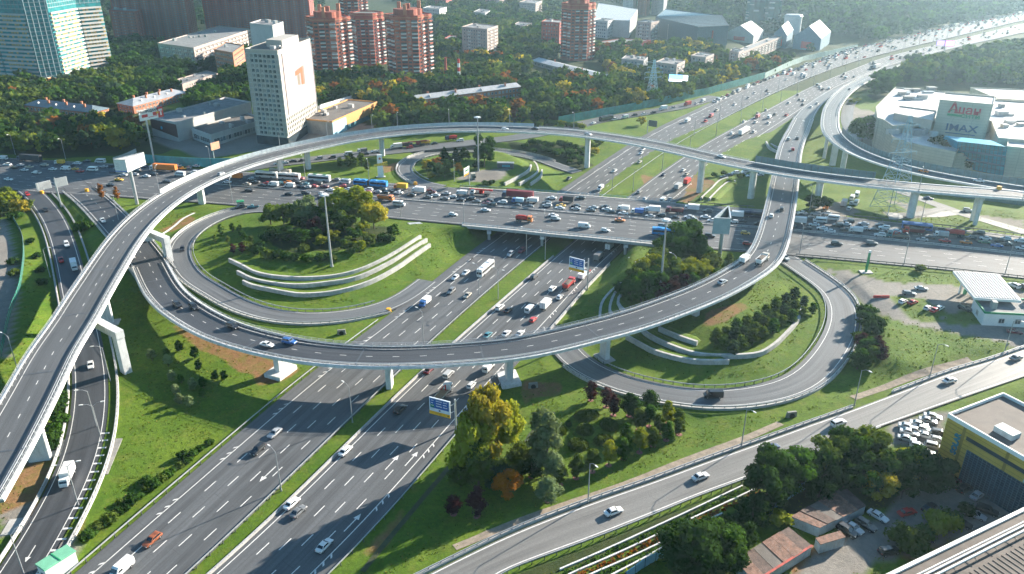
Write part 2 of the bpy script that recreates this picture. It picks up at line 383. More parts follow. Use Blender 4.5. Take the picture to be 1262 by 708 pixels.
# high flyover: far (left of travel) and near edge, travelling from bottom left over the top to the right
deck('fly_high', P(-90,690, 0,474, 20,448, 43,420, 60,391, 72.7,372, 85.4,354, 102,327, 120,300, 134,283, 149,268, 168,252.5, 183,243, 216,223, 254,208, 292,198, 325,188, 359,179, 397,172, 430,168, 471,161.8, 522,157, 547,155.4, 580,154.8, 621,155, 659,156.5, 697,159, 730,162, 758,165.4, 796,171, 834,179, 870,189.5, 908,197, 946,204, 984,210, 1030,216.6, 1058,220, 1096,224, 1134,227.5, 1180,231, 1262,237, 1340,243),
     P(0,566, 51,507.7, 66,486, 81,467, 96.6,444, 109,424, 123.5,397, 137.5,371, 147.7,352, 158.5,334, 171,313, 186,291, 199,276, 214,261.5, 229,250, 254,233, 280,221.5, 320,206, 346,196, 384,187, 430,178.5, 471,169.5, 522,163.8, 580,162.4, 621,163.3, 659,165.3, 697,167.5, 720,169, 758,176, 796,183, 834,191.5, 870,198.5, 908,206, 946,213, 984,220, 1030,225.5, 1058,229, 1096,232.5, 1134,236, 1180,240, 1262,246, 1340,254),
     [(0, 10), (0.3, 10), (0.45, 11.5), (0.55, 13), (0.65, 14.2), (1, 14)], 13.6)
deck('fly_right', P(1110,80, 1083,95, 1061,107, 1046,118, 1036,131, 1033,143, 1034,159, 1042,169, 1056,179, 1073,188, 1096,196.5, 1115,203, 1145,210, 1178,217, 1210,223, 1262,232, 1340,243),
     P(1095,80, 1077,89, 1055,98, 1040,106.5, 1027,118, 1017,132, 1013,146, 1013,161, 1018,171, 1027.6,181, 1039,188, 1058,196.5, 1077,203, 1096,208.5, 1121.6,214.5, 1153,221, 1193.5,227, 1262,236.5, 1340,247), [(0, 1.0), (0.12, 2.0), (0.3, 5.5), (0.5, 9.5), (0.7, 13), (0.8, 14), (1, 14)], 10.5)
# ---------------------------------------------------------------- road sheets on the ground
def fidx(key, v0=None, v1=None):
    """station range of a road between two photo rows"""
    rd = ROADS[key]; vv = np.array([px(p)[1] for p in rd['c']]); return vv
def urange(key, u0, u1):
    uu = np.array([px(p)[0] for p in ROADS[key]['c']]); k = np.where((uu >= u0) & (uu <= u1))[0]; return int(k[0]), int(k[-1])+1
ground_road('hwy_w', 'highway_west_carriageway', A_HWY)
ground_road('hwy_e', 'highway_east_carriageway', A_HWY)
AB0, AB1 = urange('avenue', 566, 838)       # the avenue's bridge over the highway
ROADS['avenue_a'] = {k: (v[:AB0+1] if k != 'n' else AB0+1) for k, v in ROADS['avenue'].items()}
ROADS['avenue_b'] = {k: (v[AB1-1:] if k != 'n' else 0) for k, v in ROADS['avenue'].items()}
ground_road('avenue_a', 'avenue', A_HWY, dz=0.03); ground_road('avenue_b', 'avenue', A_HWY, dz=0.03)
ground_road('side_street', 'side_street', A_RAMP)
ground_road('loop_west', 'loop_road', A_RAMP, dz=0.015)
ground_road('loop_north', 'loop_road', A_RAMP, dz=0.015)
ground_road('loop_east', 'loop_road', A_RAMP, dz=0.015)
ground_road('service_road', 'service_road', A_PALE, dz=0.0)
ground_road('ramp_west', 'ramp_road', A_DARK, dz=0.015)
ground_road('fly_low_approach', 'ramp_road', A_DARK, dz=0.02)
ground_road('fly_low_exit', 'ramp_road', A_RAMP, dz=0.02)

# ---------------------------------------------------------------- terrain: one sheet, heights relaxed between the roads
def axis(lo, hi, step, far_lo, far_hi, gr=1.13):
    a = list(np.arange(lo, hi+step, step)); s = step
    while a[-1] < far_hi: s *= gr; a.append(a[-1]+s)
    s = step; b = []
    x = lo
    while x > far_lo: s *= gr; x -= s; b.append(x)
    return np.array(b[::-1]+a)
TX = axis(-250, 320, 2.0, -4500, 4500); TY = axis(84, 480, 2.0, -700, 6500, 1.09)
nx, ny = len(TX), len(TY)
TZ = np.zeros((ny, nx)); FIX = np.zeros((ny, nx), bool)
GX, GY = np.meshgrid(TX, TY)
SOFT = []      # (photo polygon, z): lawns and fills known to lie at a height
def region(poly, z):
    w = [gp(u, v, z) for u, v in poly]; k = inpoly(GX, GY, w); TZ[k] = z; FIX[k] = True
# known ground
far = (GY > 1050) | (np.abs(GX) > 900) | (GY < 40); FIX |= far
region(q(6, 0,420, 200,330, 560,400, 760,440, 620,500, 420,560, 150,600, -60,560), 0.3)          # top of the west island
region(P(420,262, 560,270, 520,286, 440,285), 0.0)
region(P(600,180, 622,186, 640,196, 640,206, 615,214, 575,212, 560,204, 575,196), 0.2)       # top of the north island
region(P(880,330, 925,340, 968,360, 968,375, 930,405, 890,415, 870,400), -0.5)                 # top of the east island
region(P(775,300, 860,306, 872,326, 812,352, 790,366, 770,350, 772,330), -0.8)
region(P(0,262, 20,262, 30,300, 40,360, 30,420, 0,440, -80,440, -80,262), -1.5)
region(P(1080,400, 1200,395, 1290,410, 1290,428, 1230,428, 1120,450, 1080,440), 0.0)
region(P(1000,335, 1300,352, 1300,400, 1090,372), 0.0)
region(P(960,600, 1262,505, 1400,500, 1400,760, 860,760, 900,660), -3.0)
region(P(690,500, 800,505, 880,515, 820,530, 720,520), -5.2)
region(P(640,520, 700,560, 640,600, 600,580), -6.6)
region(P(500,640, 560,600, 580,640, 520,690), -7.0)
region(P(930,268, 1262,255, 1262,285, 1000,262), 0.0)
region(P(0,100, 640,0, 640,140, 270,205, 0,185), 0.0)
region(P(700,60, 900,60, 860,110, 700,140), 0.0)
# river band and the wooded bank behind it
for (pp, z) in ((P(930,62, 985,60, 1040,58, 1075,52, 1084,49, 1056,36, 985,28, 900,36, 880,48), -9.0),
                (P(1110,84, 1180,66, 1262,54, 1400,40, 1400,60, 1262,72, 1180,84, 1120,92), -7.0),
                (P(985,22, 1060,31, 1092,44, 1130,36, 1190,22, 1262,3, 1300,-20, 900,-20, 860,6), 14.0)):
    region(pp, z)
CXS = np.gradient(TX); CYS = np.gradient(TY)
for l, r in RASTER:
    n = len(l)
    w = np.linalg.norm((r-l)[:, :2], axis=1); k = int(w.max()/1.0)+6
    dirn = (r-l)[:, :2]/(w[:, None]+1e-9)
    # resample along so that no grid cell is skipped
    st = arclen((l+r)/2); m = int(st[-1]/1.0)
    ss = np.linspace(0, st[-1], m); g = lambda a: np.stack([np.interp(ss, st, a[:, j]) for j in range(a.shape[1])], 1)
    l2, r2 = g(l), g(r); ext = 2.2+3.0*np.clip((l2[:, 1]-500)/700, 0, 1); w2 = np.linalg.norm((r2-l2)[:, :2], axis=1); d2 = (r2-l2)[:, :2]/(w2[:, None]+1e-9)
    for t in np.linspace(0, 1, k):
        d = -ext+(w2+2*ext)*t; x = l2[:, 0]+d2[:, 0]*d; y = l2[:, 1]+d2[:, 1]*d; z = l2[:, 2]-0.35-1.2*np.clip((y-520)/600, 0, 1)
        i = np.searchsorted(TX, x); j = np.searchsorted(TY, y)
        for di in (0, -1):
            for dj in (0, -1):
                a = np.clip(j+dj, 0, ny-1); b = np.clip(i+di, 0, nx-1)
                near = (np.abs(TX[b]-x) < 0.85*CXS[b]) & (np.abs(TY[a]-y) < 0.85*CYS[a])
                a, b, zz = a[near], b[near], z[near]
                old = ROADMASK[a, b] if 'ROADMASK' in globals() else None
                if old is None: ROADMASK = np.zeros((ny, nx), bool); old = ROADMASK[a, b]
                zz = np.where(old, np.minimum(TZ[a, b], zz), zz)
                np.minimum.at(TZ, (a, b), zz) if False else TZ.__setitem__((a, b), zz)
                ROADMASK[a, b] = True; FIX[a, b] = True
def relax(z, fix, it):
    w = 1.92; f = ~fix[1:-1, 1:-1]
    jj, ii = np.meshgrid(np.arange(1, z.shape[0]-1), np.arange(1, z.shape[1]-1), indexing='ij')
    red = f & ((ii+jj) % 2 == 0); blk = f & ((ii+jj) % 2 == 1)
    for _ in range(it):
        for mk in (red, blk):
            a = 0.25*(z[:-2, 1:-1]+z[2:, 1:-1]+z[1:-1, :-2]+z[1:-1, 2:])
            c = z[1:-1, 1:-1]; c[mk] += w*(a[mk]-c[mk])
relax(TZ, FIX, 260)
for _ in range(2):      # round the toes and tops of the banks off the roads
    a = TZ.copy(); a[1:-1, 1:-1] = 0.5*TZ[1:-1, 1:-1]+0.125*(TZ[:-2, 1:-1]+TZ[2:, 1:-1]+TZ[1:-1, :-2]+TZ[1:-1, 2:]); TZ = np.where(ROADMASK, TZ, a)
hum = nr.rand(ny//6+2, nx//6+2)
uu = np.linspace(0, hum.shape[1]-1.001, nx); vv = np.linspace(0, hum.shape[0]-1.001, ny); iu = uu.astype(int); iv = vv.astype(int); fu = uu-iu; fv = (vv-iv)[:, None]
hb = (hum[iv][:, iu]*(1-fu)+hum[iv][:, iu+1]*fu)*(1-fv)+(hum[iv+1][:, iu]*(1-fu)+hum[iv+1][:, iu+1]*fu)*fv
TZ = np.where(ROADMASK, TZ, TZ+(hb-0.5)*0.7)
def tz(x, y):
    i = int(np.clip(np.searchsorted(TX, x)-1, 0, nx-2)); j = int(np.clip(np.searchsorted(TY, y)-1, 0, ny-2))
    a = min(max((x-TX[i])/(TX[i+1]-TX[i]), 0), 1); b = min(max((y-TY[j])/(TY[j+1]-TY[j]), 0), 1)
    return float((TZ[j, i]*(1-a)+TZ[j, i+1]*a)*(1-b)+(TZ[j+1, i]*(1-a)+TZ[j+1, i+1]*a)*b)
def gt(u, v, z=0.0):
    """photo pixel -> point on the terrain"""
    for _ in range(8):
        p = gp(u, v, z); z = 0.4*z+0.6*tz(p[0], p[1])
    p = gp(u, v, z); p[2] = tz(p[0], p[1]); return p
def gtl(pts): return np.array([gt(u, v) for u, v in pts])
# what covers the ground: bare soil, dark wood floor, paved or gravelled lots
SOIL = [q(9, 770,150, 900,200, 1010,260, 1259,330, 1259,420, 1180,430, 1090,360, 980,320, 900,260), q(10, 0,330, 70,360, 70,480, 0,500),
        P(330,440, 372,455, 352,468, 330,476), P(0,585, 60,580, 45,640, 0,640), P(38,525, 66,520, 66,585, 40,580),         q(13, 340,540, 450,280, 500,100, 545,60, 470,330, 400,540), q(5, 770,430, 900,350, 960,370, 820,440), P(20,395, 70,560, 60,600, 30,590),
        P(440,690, 470,655, 500,620, 505,630, 470,680), P(645,470, 690,470, 690,490, 650,490), P(645,480, 655,480, 655,505, 640,500),
        q(11, 940,130, 1120,80, 1140,110, 1020,180, 930,210), P(790,215, 850,222, 862,240, 800,252),
        P(1150,560, 1300,600, 1300,640, 1100,700), P(960,690, 1080,640, 1060,700, 980,720),
        q(7, 880,150, 1000,190, 900,260, 800,290), P(465,205, 520,196, 500,206, 470,215)]
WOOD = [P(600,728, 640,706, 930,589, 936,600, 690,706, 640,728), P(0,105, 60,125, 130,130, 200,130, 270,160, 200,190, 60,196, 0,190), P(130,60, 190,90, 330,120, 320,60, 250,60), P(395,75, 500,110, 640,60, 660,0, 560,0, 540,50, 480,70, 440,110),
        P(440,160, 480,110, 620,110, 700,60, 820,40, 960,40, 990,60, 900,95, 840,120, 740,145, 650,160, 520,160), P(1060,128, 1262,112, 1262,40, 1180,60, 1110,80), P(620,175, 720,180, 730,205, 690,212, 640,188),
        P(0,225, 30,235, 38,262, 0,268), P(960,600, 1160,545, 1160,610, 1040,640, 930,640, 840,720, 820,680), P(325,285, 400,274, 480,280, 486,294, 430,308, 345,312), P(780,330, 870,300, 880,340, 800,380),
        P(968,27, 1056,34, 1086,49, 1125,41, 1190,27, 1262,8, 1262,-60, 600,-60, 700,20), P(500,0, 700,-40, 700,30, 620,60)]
PAVE = [P(1000,331, 1080,336, 1140,350, 1290,360, 1290,432, 1262,432, 1215,418, 1160,408, 1120,400, 1085,388, 1050,360), P(190,150, 270,150, 430,150, 470,158, 330,185, 250,196, 190,175),
        P(1095,520, 1170,505, 1160,560, 1100,548), P(1000,690, 1080,640, 1150,580, 1262,620, 1262,640, 1090,690, 1040,720, 960,720), P(0,270, 8,270, 22,330, 24,370, 10,440, -40,440), P(1085,205, 1140,150, 1040,130, 1036,165),
        P(20,548, 52,540, 60,566, 30,572), P(0,636, 45,618, 42,640, 0,662), P(880,258, 968,262, 960,290, 850,290), P(995,245, 1040,250, 1060,262, 1010,275), P(560,222, 580,212, 630,207, 620,220, 605,226),
        P(1090,246, 1150,258, 1262,272, 1262,282, 1180,264, 1120,270, 1098,270, 1090,262, 1124,262), P(70,660, 96,672, 90,690, 66,680)]
def cover(polys, soft=0.9):
    a = np.zeros((ny, nx))
    for pl in polys:
        w = [gt(u, max(v, -66)) for u, v in pl]; a[inpoly(GX, GY, w)] = 1
    return a
LAWN = [P(1022,318, 1060,327, 1180,340, 1178,345, 1150,345, 1115,350, 1085,346, 1050,336), P(1097,365, 1140,368, 1163,384, 1160,398, 1130,396, 1105,380), P(1164,386, 1200,384, 1212,400, 1190,402, 1165,398), P(965,312, 1000,320, 1040,345, 1052,352, 1030,340)]
cov = np.stack([cover(SOIL), cover(WOOD), cover(PAVE)*(1-cover(LAWN)), np.ones((ny, nx))], 2)
for _ in range(2):
    k = cov.copy(); k[1:-1, 1:-1] = 0.4*cov[1:-1, 1:-1]+0.15*(cov[:-2, 1:-1]+cov[2:, 1:-1]+cov[1:-1, :-2]+cov[1:-1, 2:]); cov[:, :, :2] = k[:, :, :2]
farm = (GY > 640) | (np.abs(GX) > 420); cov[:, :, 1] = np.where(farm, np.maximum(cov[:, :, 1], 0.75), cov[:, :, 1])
me = bpy.data.meshes.new('ground')
vsx = np.stack((GX.ravel(), GY.ravel(), TZ.ravel()), 1)
ii = (np.arange(ny-1)[:, None]*nx+np.arange(nx-1)[None, :]).ravel()
me.from_pydata(vsx.tolist(), [], np.stack((ii, ii+1, ii+1+nx, ii+nx), 1).tolist())
at = me.color_attributes.new('cover', 'FLOAT_COLOR', 'POINT'); at.data.foreach_set('color', cov.reshape(-1).astype(np.float32))
me.polygons.foreach_set('use_smooth', [True]*len(me.polygons))
m, t, b = nt('ground_cover')
at = N(t, 'Attribute'); at.attribute_name = 'cover'; sp = N(t, 'SeparateColor'); L(t, at.outputs['Color'], sp.inputs[0])
n1 = noise(t, 0.05, 6, 0.6); n2 = noise(t, 0.9, 5, 0.7); n3 = noise(t, 0.22, 5, 0.65)
g = mixc(t, ramp(t, n1, [(0.35, 0.0), (0.65, 1.0)]), (0.064, 0.130, 0.009), (0.120, 0.182, 0.016))
g = mixc(t, ramp(t, n3, [(0.5, 0.0), (0.72, 0.5)]), g, (0.18, 0.175, 0.035))
g = mixc(t, ramp(t, n2, [(0.3, 0.55), (0.6, 0.0)]), g, (0.028, 0.050, 0.007))
def sel(ch, k=0.55):
    ad = N(t, 'Math', operation='ADD'); L(t, sp.outputs[ch], ad.inputs[0]); mu = N(t, 'Math', operation='MULTIPLY_ADD'); L(t, n3, mu.inputs[0]); mu.inputs[1].default_value = k; mu.inputs[2].default_value = -k/2
    L(t, mu.outputs[0], ad.inputs[1]); return ramp(t, ad.outputs[0], [(0.38, 0.0), (0.62, 1.0)])
so_ = mixc(t, ramp(t, n2, [(0.3, 0.0), (0.7, 1.0)]), (0.16, 0.085, 0.040), (0.26, 0.15, 0.070))
so_ = mixc(t, ramp(t, n3, [(0.45, 0.0), (0.62, 0.8)]), so_, (0.14, 0.13, 0.03))
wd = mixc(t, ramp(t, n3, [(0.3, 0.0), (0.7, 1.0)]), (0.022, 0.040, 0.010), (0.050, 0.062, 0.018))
pv = mixc(t, ramp(t, n1, [(0.3, 0.0), (0.7, 1.0)]), (0.20, 0.18, 0.155), (0.27, 0.25, 0.22))
pv = mixc(t, ramp(t, n2, [(0.4, 0.4), (0.6, 0.0)]), pv, (0.12, 0.115, 0.105))
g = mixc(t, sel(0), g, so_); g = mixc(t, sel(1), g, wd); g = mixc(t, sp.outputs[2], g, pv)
L(t, g, b.inputs['Base Color']); b.inputs['Roughness'].default_value = 0.9; b.inputs['Specular IOR Level'].default_value = 0.15
bp = N(t, 'Bump'); bp.inputs['Strength'].default_value = 0.6; bp.inputs['Distance'].default_value = 0.25
L(t, noise(t, 1.6, 4, 0.7), bp.inputs['Height']); L(t, bp.outputs[0], b.inputs['Normal'])
me.materials.append(m)
GROUND = bpy.data.objects.new('ground', me); COL.objects.link(GROUND); GROUND['kind'] = 'structure'
# river
m, t, b = nt('river_water'); b.inputs['Base Color'].default_value = (0.05, 0.09, 0.10, 1); b.inputs['Roughness'].default_value = 0.12
bp = N(t, 'Bump'); bp.inputs['Strength'].default_value = 0.3; L(t, noise(t, 0.3, 3), bp.inputs['Height']); L(t, bp.outputs[0], b.inputs['Normal'])
mb = MB(); c = [gp(u, v, -6.5) for u, v in P(840,52, 930,66, 1050,62, 1110,88, 1262,78, 1500,60, 1500,36, 1180,34, 1100,28, 985,28, 880,34)]
mb.add(c, [tuple(range(len(c)))[::-1]]); struct(mb.build('river', m))

# ---------------------------------------------------------------- lane markings
mb = MB()
def add_lines(key, sol, dsh, dash=(3, 9), w=0.22, dz=0.03, i0=0, i1=None):
    global mb
    k = lane_lines(key, sol, dsh, dash, w, dz, i0, i1); mb.add(k.v, k.f)
add_lines('hwy_w', (0.17, 0.985), (0.335, 0.50, 0.665, 0.83), (4, 8), 0.26)
add_lines('hwy_e', (0.05, 0.86), (0.21, 0.37, 0.53, 0.70), (4, 8), 0.26)
i1 = urange('hwy_w', -100, 560)[1]
for key, f in (('hwy_w', 0.17), ('hwy_e', 0.86)):       # chevron ticks on the hard shoulder
    c = lerp(ROADS[key], f)[:210]; s = 150.0
    e = lerp(ROADS[key], f-0.04 if key == 'hwy_w' else f+0.04)[:210]
    while s < arclen(c)[-1]-8:
        for k in range(3):
            a = cut(c, s+k*2.6, s+k*2.6+.6, .6); b2 = cut(e, s+k*2.6-0.9, s+k*2.6-0.3, .6)
            mb.quad((*a[0][:2], a[0][2]+.03), (*a[1][:2], a[1][2]+.03), (*b2[1][:2], b2[1][2]+.03), (*b2[0][:2], b2[0][2]+.03))
        s += 22
for f, ss in ((0.78, (184, 210)), (0.62, (206,))):
    for s in ss: arrow(mb, lerp(ROADS['hwy_e'], f), s, k=1.3)
for s in (64,): arrow(mb, lerp(ROADS['hwy_w'], 0.76)[::-1], arclen(ROADS['hwy_w']['c'])[-1]-s-156, k=1.3)
marks(mb)
mb = MB()
add_lines('avenue', (0.02, 0.97), (0.11, 0.2, 0.29, 0.38, 0.57, 0.66, 0.75, 0.84), (3, 6), 0.22, 0.06)
add_lines('ramp_west', (0.1, 0.9), (), w=0.2); add_lines('fly_low_approach', (0.04, 0.93), (0.5,), (2, 6)); add_lines('loop_west', (0.1, 0.9), ()); add_lines('loop_north', (0.1, 0.9), ())
add_lines('loop_east', (0.1, 0.86), ()); add_lines('service_road', (0.06, 0.95), (), w=0.3); add_lines('fly_low_exit', (0.06, 0.94), ())
c0, c1 = lerp(ROADS['ramp_west'], 0.1), lerp(ROADS['ramp_west'], 0.28); T = arclen(c0)[-1]; s = T-62
while s < T-2:
    a = cut(c0, s, s+.6, .6); e = cut(lerp(ROADS['ramp_west'], -0.12), s+1.4, s+2.0, .6); s += 3.4
    mb.quad(*[(p[0], p[1], p[2]+.03) for p in (a[0], a[1], e[1], e[0])])
arrow(mb, lerp(ROADS['ramp_west'], 0.5), T-22); marks(mb)

# ---------------------------------------------------------------- flyovers
def rail_guard(mb, c, h=0.8, post=4.0, posts=True):
    """steel W-beam on posts along c (ground line)"""
    d = c.copy(); d[:, 2] += h; mb.sweep(d, [(-0.06, -0.18), (0.06, -0.18), (0.06, 0.12), (-0.06, 0.12)])
    if posts:
        T = arclen(c)[-1]; s = 0.5
        while s < T:
            p = cut(c, s, s+.01, 1)[0]; mb.box(p[0]-.07, p[0]+.07, p[1]-.07, p[1]+.07, p[2]-0.5, p[2]+h); s += post
def rail_hand(mb, c, h=1.1, post=3.0):
    for z in (h, h*0.55):
        d = c.copy(); d[:, 2] += z; mb.sweep(d, [(-0.04, -0.04), (0.04, -0.04), (0.04, 0.04), (-0.04, 0.04)])
    T = arclen(c)[-1]; s = 0.2
    while s < T:
        p = cut(c, s, s+.01, 1)[0]; mb.box(p[0]-.05, p[0]+.05, p[1]-.05, p[1]+.05, p[2]-0.1, p[2]+h); s += post
def rail_fence(mb, c, h=2.2, post=3.0):
    mb.mat(1); d = c.copy(); d[:, 2] += 0.15; mb.sweep(d, [(-0.03, 0), (0.03, 0), (0.03, h-0.2), (-0.03, h-0.2)]); mb.mat(0)
    T = arclen(c)[-1]; s = 0.2
    while s < T:
        p = cut(c, s, s+.01, 1)[0]; mb.box(p[0]-.09, p[0]+.09, p[1]-.09, p[1]+.09, p[2]-0.1, p[2]+h); s += post
M_PANEL = mat('clear_noise_panel', (0.50, 0.56, 0.57), 0.35, 0.15, 0.4)
M_DPANEL = mat('dark_noise_panel', (0.10, 0.18, 0.20), 0.3, 0.2, 0.5)
M_GREENP = mat('green_noise_panel', (0.05, 0.22, 0.19), 0.5, 0.35, 0.25, dirt=(0.10, 0.14, 0.12))
def flyover(key, name, label, depth=1.5, road=A_HWY, piers=(), left='guard', right='guard', lines=(0.16, 0.84), seg=None, i0=0, i1=None):
    rd = ROADS[key]; rd['thing'] = label
    l, r = rd['l'][i0:i1], rd['r'][i0:i1]; c = (l+r)/2; W = float(np.mean(np.linalg.norm(l-r, axis=1)))
    root = thing(name, label, 'flyover'); h = W/2
    mb = MB(); d = c.copy()
    # box girder with cantilevered edges and raised edge beams
    mb.sweep(d, [(-h, -0.02), (-h, -0.55), (-h*0.55, -0.75), (-h*0.42, -depth), (h*0.42, -depth), (h*0.55, -0.75), (h, -0.55), (h, -0.02)])
    mb.build('deck', M_CONC, root)
    sub = dict(l=l, r=r, c=c, n=len(c)); e = 0.75/W
    strip_mesh(sub, 'road_surface', road, e, 1-e, dz=0.02, skirt=0).parent = root
    mb = MB(); ROADS['_t'] = sub
    k = lane_lines('_t', lines, (0.5,), (2, 6), 0.2, 0.045); marks(k)
    T_ = arclen(c)[-1]; s = 18.0
    while s < T_-8:
        mb = MB(); pc = cut(c, s, s+.5, .5); nn = normals(pc)
        mb.quad(*[(pc[a][0]+nn[a, 0]*o, pc[a][1]+nn[a, 1]*o, pc[a][2]+.055) for a, o in ((0, -h+.8), (0, h-.8), (1, h-.8), (1, -h+.8))]); mb.build('expansion_joint', M_STEELD, root); s += 36.0
    for sgn in (-1, 1):
        mb = MB(); mb.sweep(offset(c, sgn*(h-0.35)), [(-0.40, -0.5), (0.42, -0.5), (0.42, 0.32), (-0.40, 0.32)] if sgn > 0 else [(-0.42, -0.5), (0.40, -0.5), (0.40, 0.32), (-0.42, 0.32)])
        mb.build('edge_beam', M_CONCW, root)
    for sgn, kinds in ((-1, left), (1, right)):
        for kind, a, b_ in (kinds if isinstance(kinds, list) else [(kinds, 0, 1)]):
            n = len(c); cc = c[int(a*n):max(int(a*n)+2, int(b_*n))]
            if kind in ('guard', 'both'):
                mb = MB(); rail_guard(mb, offset(cc, sgn*(h-1.15)), 0.85, 3.0); mb.build('guard_rail', M_STEEL, root)
            if kind in ('hand', 'both'):
                mb = MB(); g = offset(cc, sgn*(h-0.3)); g[:, 2] += 0.32; rail_hand(mb, g, 1.0, 2.5); mb.build('handrail', M_STEEL, root)
            if kind == 'fence':
                mb = MB(); g = offset(cc, sgn*(h-0.3)); g[:, 2] += 0.3; rail_fence(mb, g, 2.2); mb.build('noise_fence', [M_STEEL, M_PANEL], root)
                mb = MB(); rail_guard(mb, offset(cc, sgn*(h-1.15)), 0.85, 3.0); mb.build('guard_rail', M_STEEL, root)
            if kind == 'dark':
                mb = MB(); g = offset(cc, sgn*(h-0.3)); g[:, 2] += 0.3; rail_fence(mb, g, 3.4); mb.build('noise_fence', [M_STEELD, M_DPANEL], root)
    for pr in piers:
        pier(root, rd, pr, depth)
    return root
def near_station(rd, u, v):
    uv = np.array([px(p) for p in rd['c']]); return int(np.argmin((uv[:, 0]-u)**2+(uv[:, 1]-v)**2))
def pier(root, rd, pr, depth):
    """(u, v) where the pier stands, kind, width; it is set under the deck's centre line nearest to that spot"""
    u, v, kind, w = pr[:4]
    g = gt(u, v); c = rd['c']; i = int(np.argmin((c[:, 0]-g[0])**2+(c[:, 1]-g[1])**2)); p = c[i]; n = normals(c)[i]; a = atan2(n[1], n[0])
    x, y = p[0], p[1]; z0 = tz(x, y); z1 = p[2]-depth+0.02
    mb = MB()
    def ring(z, hw, ht, x=x, y=y, k=0.25):
        pts = []
        for sx, sy in ((1,-1),(1,1),(-1,1),(-1,-1)):
            for q_ in ((0, 1) if sx*sy > 0 else (1, 0)):
                xx = sx*(hw-(ht*k if q_ == 1 else 0)); yy = sy*(ht-(ht*k if q_ == 0 else 0)); pts.append((x+xx*cos(a)-yy*sin(a), y+xx*sin(a)+yy*cos(a), z))
        c_ = sorted(pts, key=lambda t_: atan2(t_[1]-y, t_[0]-x)); return c_
    if kind == 'round':
        mb.loft([ring(z0-1.5, w/2, w/2, k=0.55), ring(z1-1.3, w/2, w/2, k=0.55), ring(z1-0.9, w*0.62, w*0.58, k=0.5), ring(z1, w*0.9, w*0.6, k=0.4)])
    elif kind == 'wall':
        mb.loft([ring(z0-1.5, w/2, 0.85), ring(z1-1.6, w/2, 0.85), ring(z1, w*0.62, 0.9)])
    elif kind == 'twin':
        for s in (-1, 1):
            xx, yy = x+s*w*cos(a), y+s*w*sin(a); mb.tube((xx, yy, z0-1.5), (xx, yy, z1-1.0), 0.95, 0.95, 12)
        mb.loft([ring(z1-1.0, w+1.2, 0.9), ring(z1, w+1.5, 1.0)])
    elif kind == 'block':
        mb.loft([ring(z0-1.5, w/2, 1.0, k=0.15), ring(z1, w/2, 1.0, k=0.15)])
        b2 = MB(); b2.loft([ring(z0-1.5, w*1.25, 3.0, k=0.05), ring(z0+1.3, w*1.25, 3.0, k=0.05)]); b2.build('pier_footing', M_CONCW, root)
    o = mb.build('pier', M_CONCW, root)
    if kind != 'block' and kind != 'twin' and len(pr) > 4:
        b2 = MB(); b2.loft([ring(z0-1.0, w*0.9, 2.2, k=0.1), ring(z0+0.5, w*0.9, 2.2, k=0.1)]); b2.build('pier_footing', M_CONC, root)
HI = flyover('fly_high', 'flyover', 'tall long white flyover sweeping in a wide arc over the whole interchange', 1.6, A_HWY,
    [(35,568,'wall',5.2), (136,398,'wall',4.6,1), (205,300,'wall',4.2), (254,252,'round',3.2), (328,212,'round',2.8), (385,209,'round',2.8), (478,196,'round',2.8), (588,188,'round',2.8), (723,209,'round',2.8), (855,240,'round',3.0),
     (924,244,'round',3.0), (1005,258,'round',3.0), (1119,270,'round',3.2), (1202,276,'twin',2.6)],
    left=[('both', 0, .30), ('fence', .30, .62), ('both', .62, .80), ('dark', .80, .885)], right='both')
LO = flyover('fly_low', 'flyover', 'lower dark flyover curving across the motorway and climbing up to the right', 1.4, A_DARK,
    [(245,402,'wall',3.2), (345,462,'block',3.4), (474,486,'wall',3.6), (632,492,'block',3.4), (770,456,'wall',3.6,1), (878,398,'wall',3.4), (930,352,'wall',3.4), (958,300,'wall',3.4), (966,240,'wall',3.2)],
    left='both', right='both')
RI = flyover('fly_right', 'flyover', 'curved flyover ramp beside the shopping centre joining the tall flyover', 1.5, A_RAMP,
    [(1021,196,'twin',2.2), (1035,205,'wall',3.2), (1103,215,'round',2.6), (1012,165,'round',2.4)], left=[('both', 0, .62), ('dark', .72, 1)], right=[('both', 0, .80)])
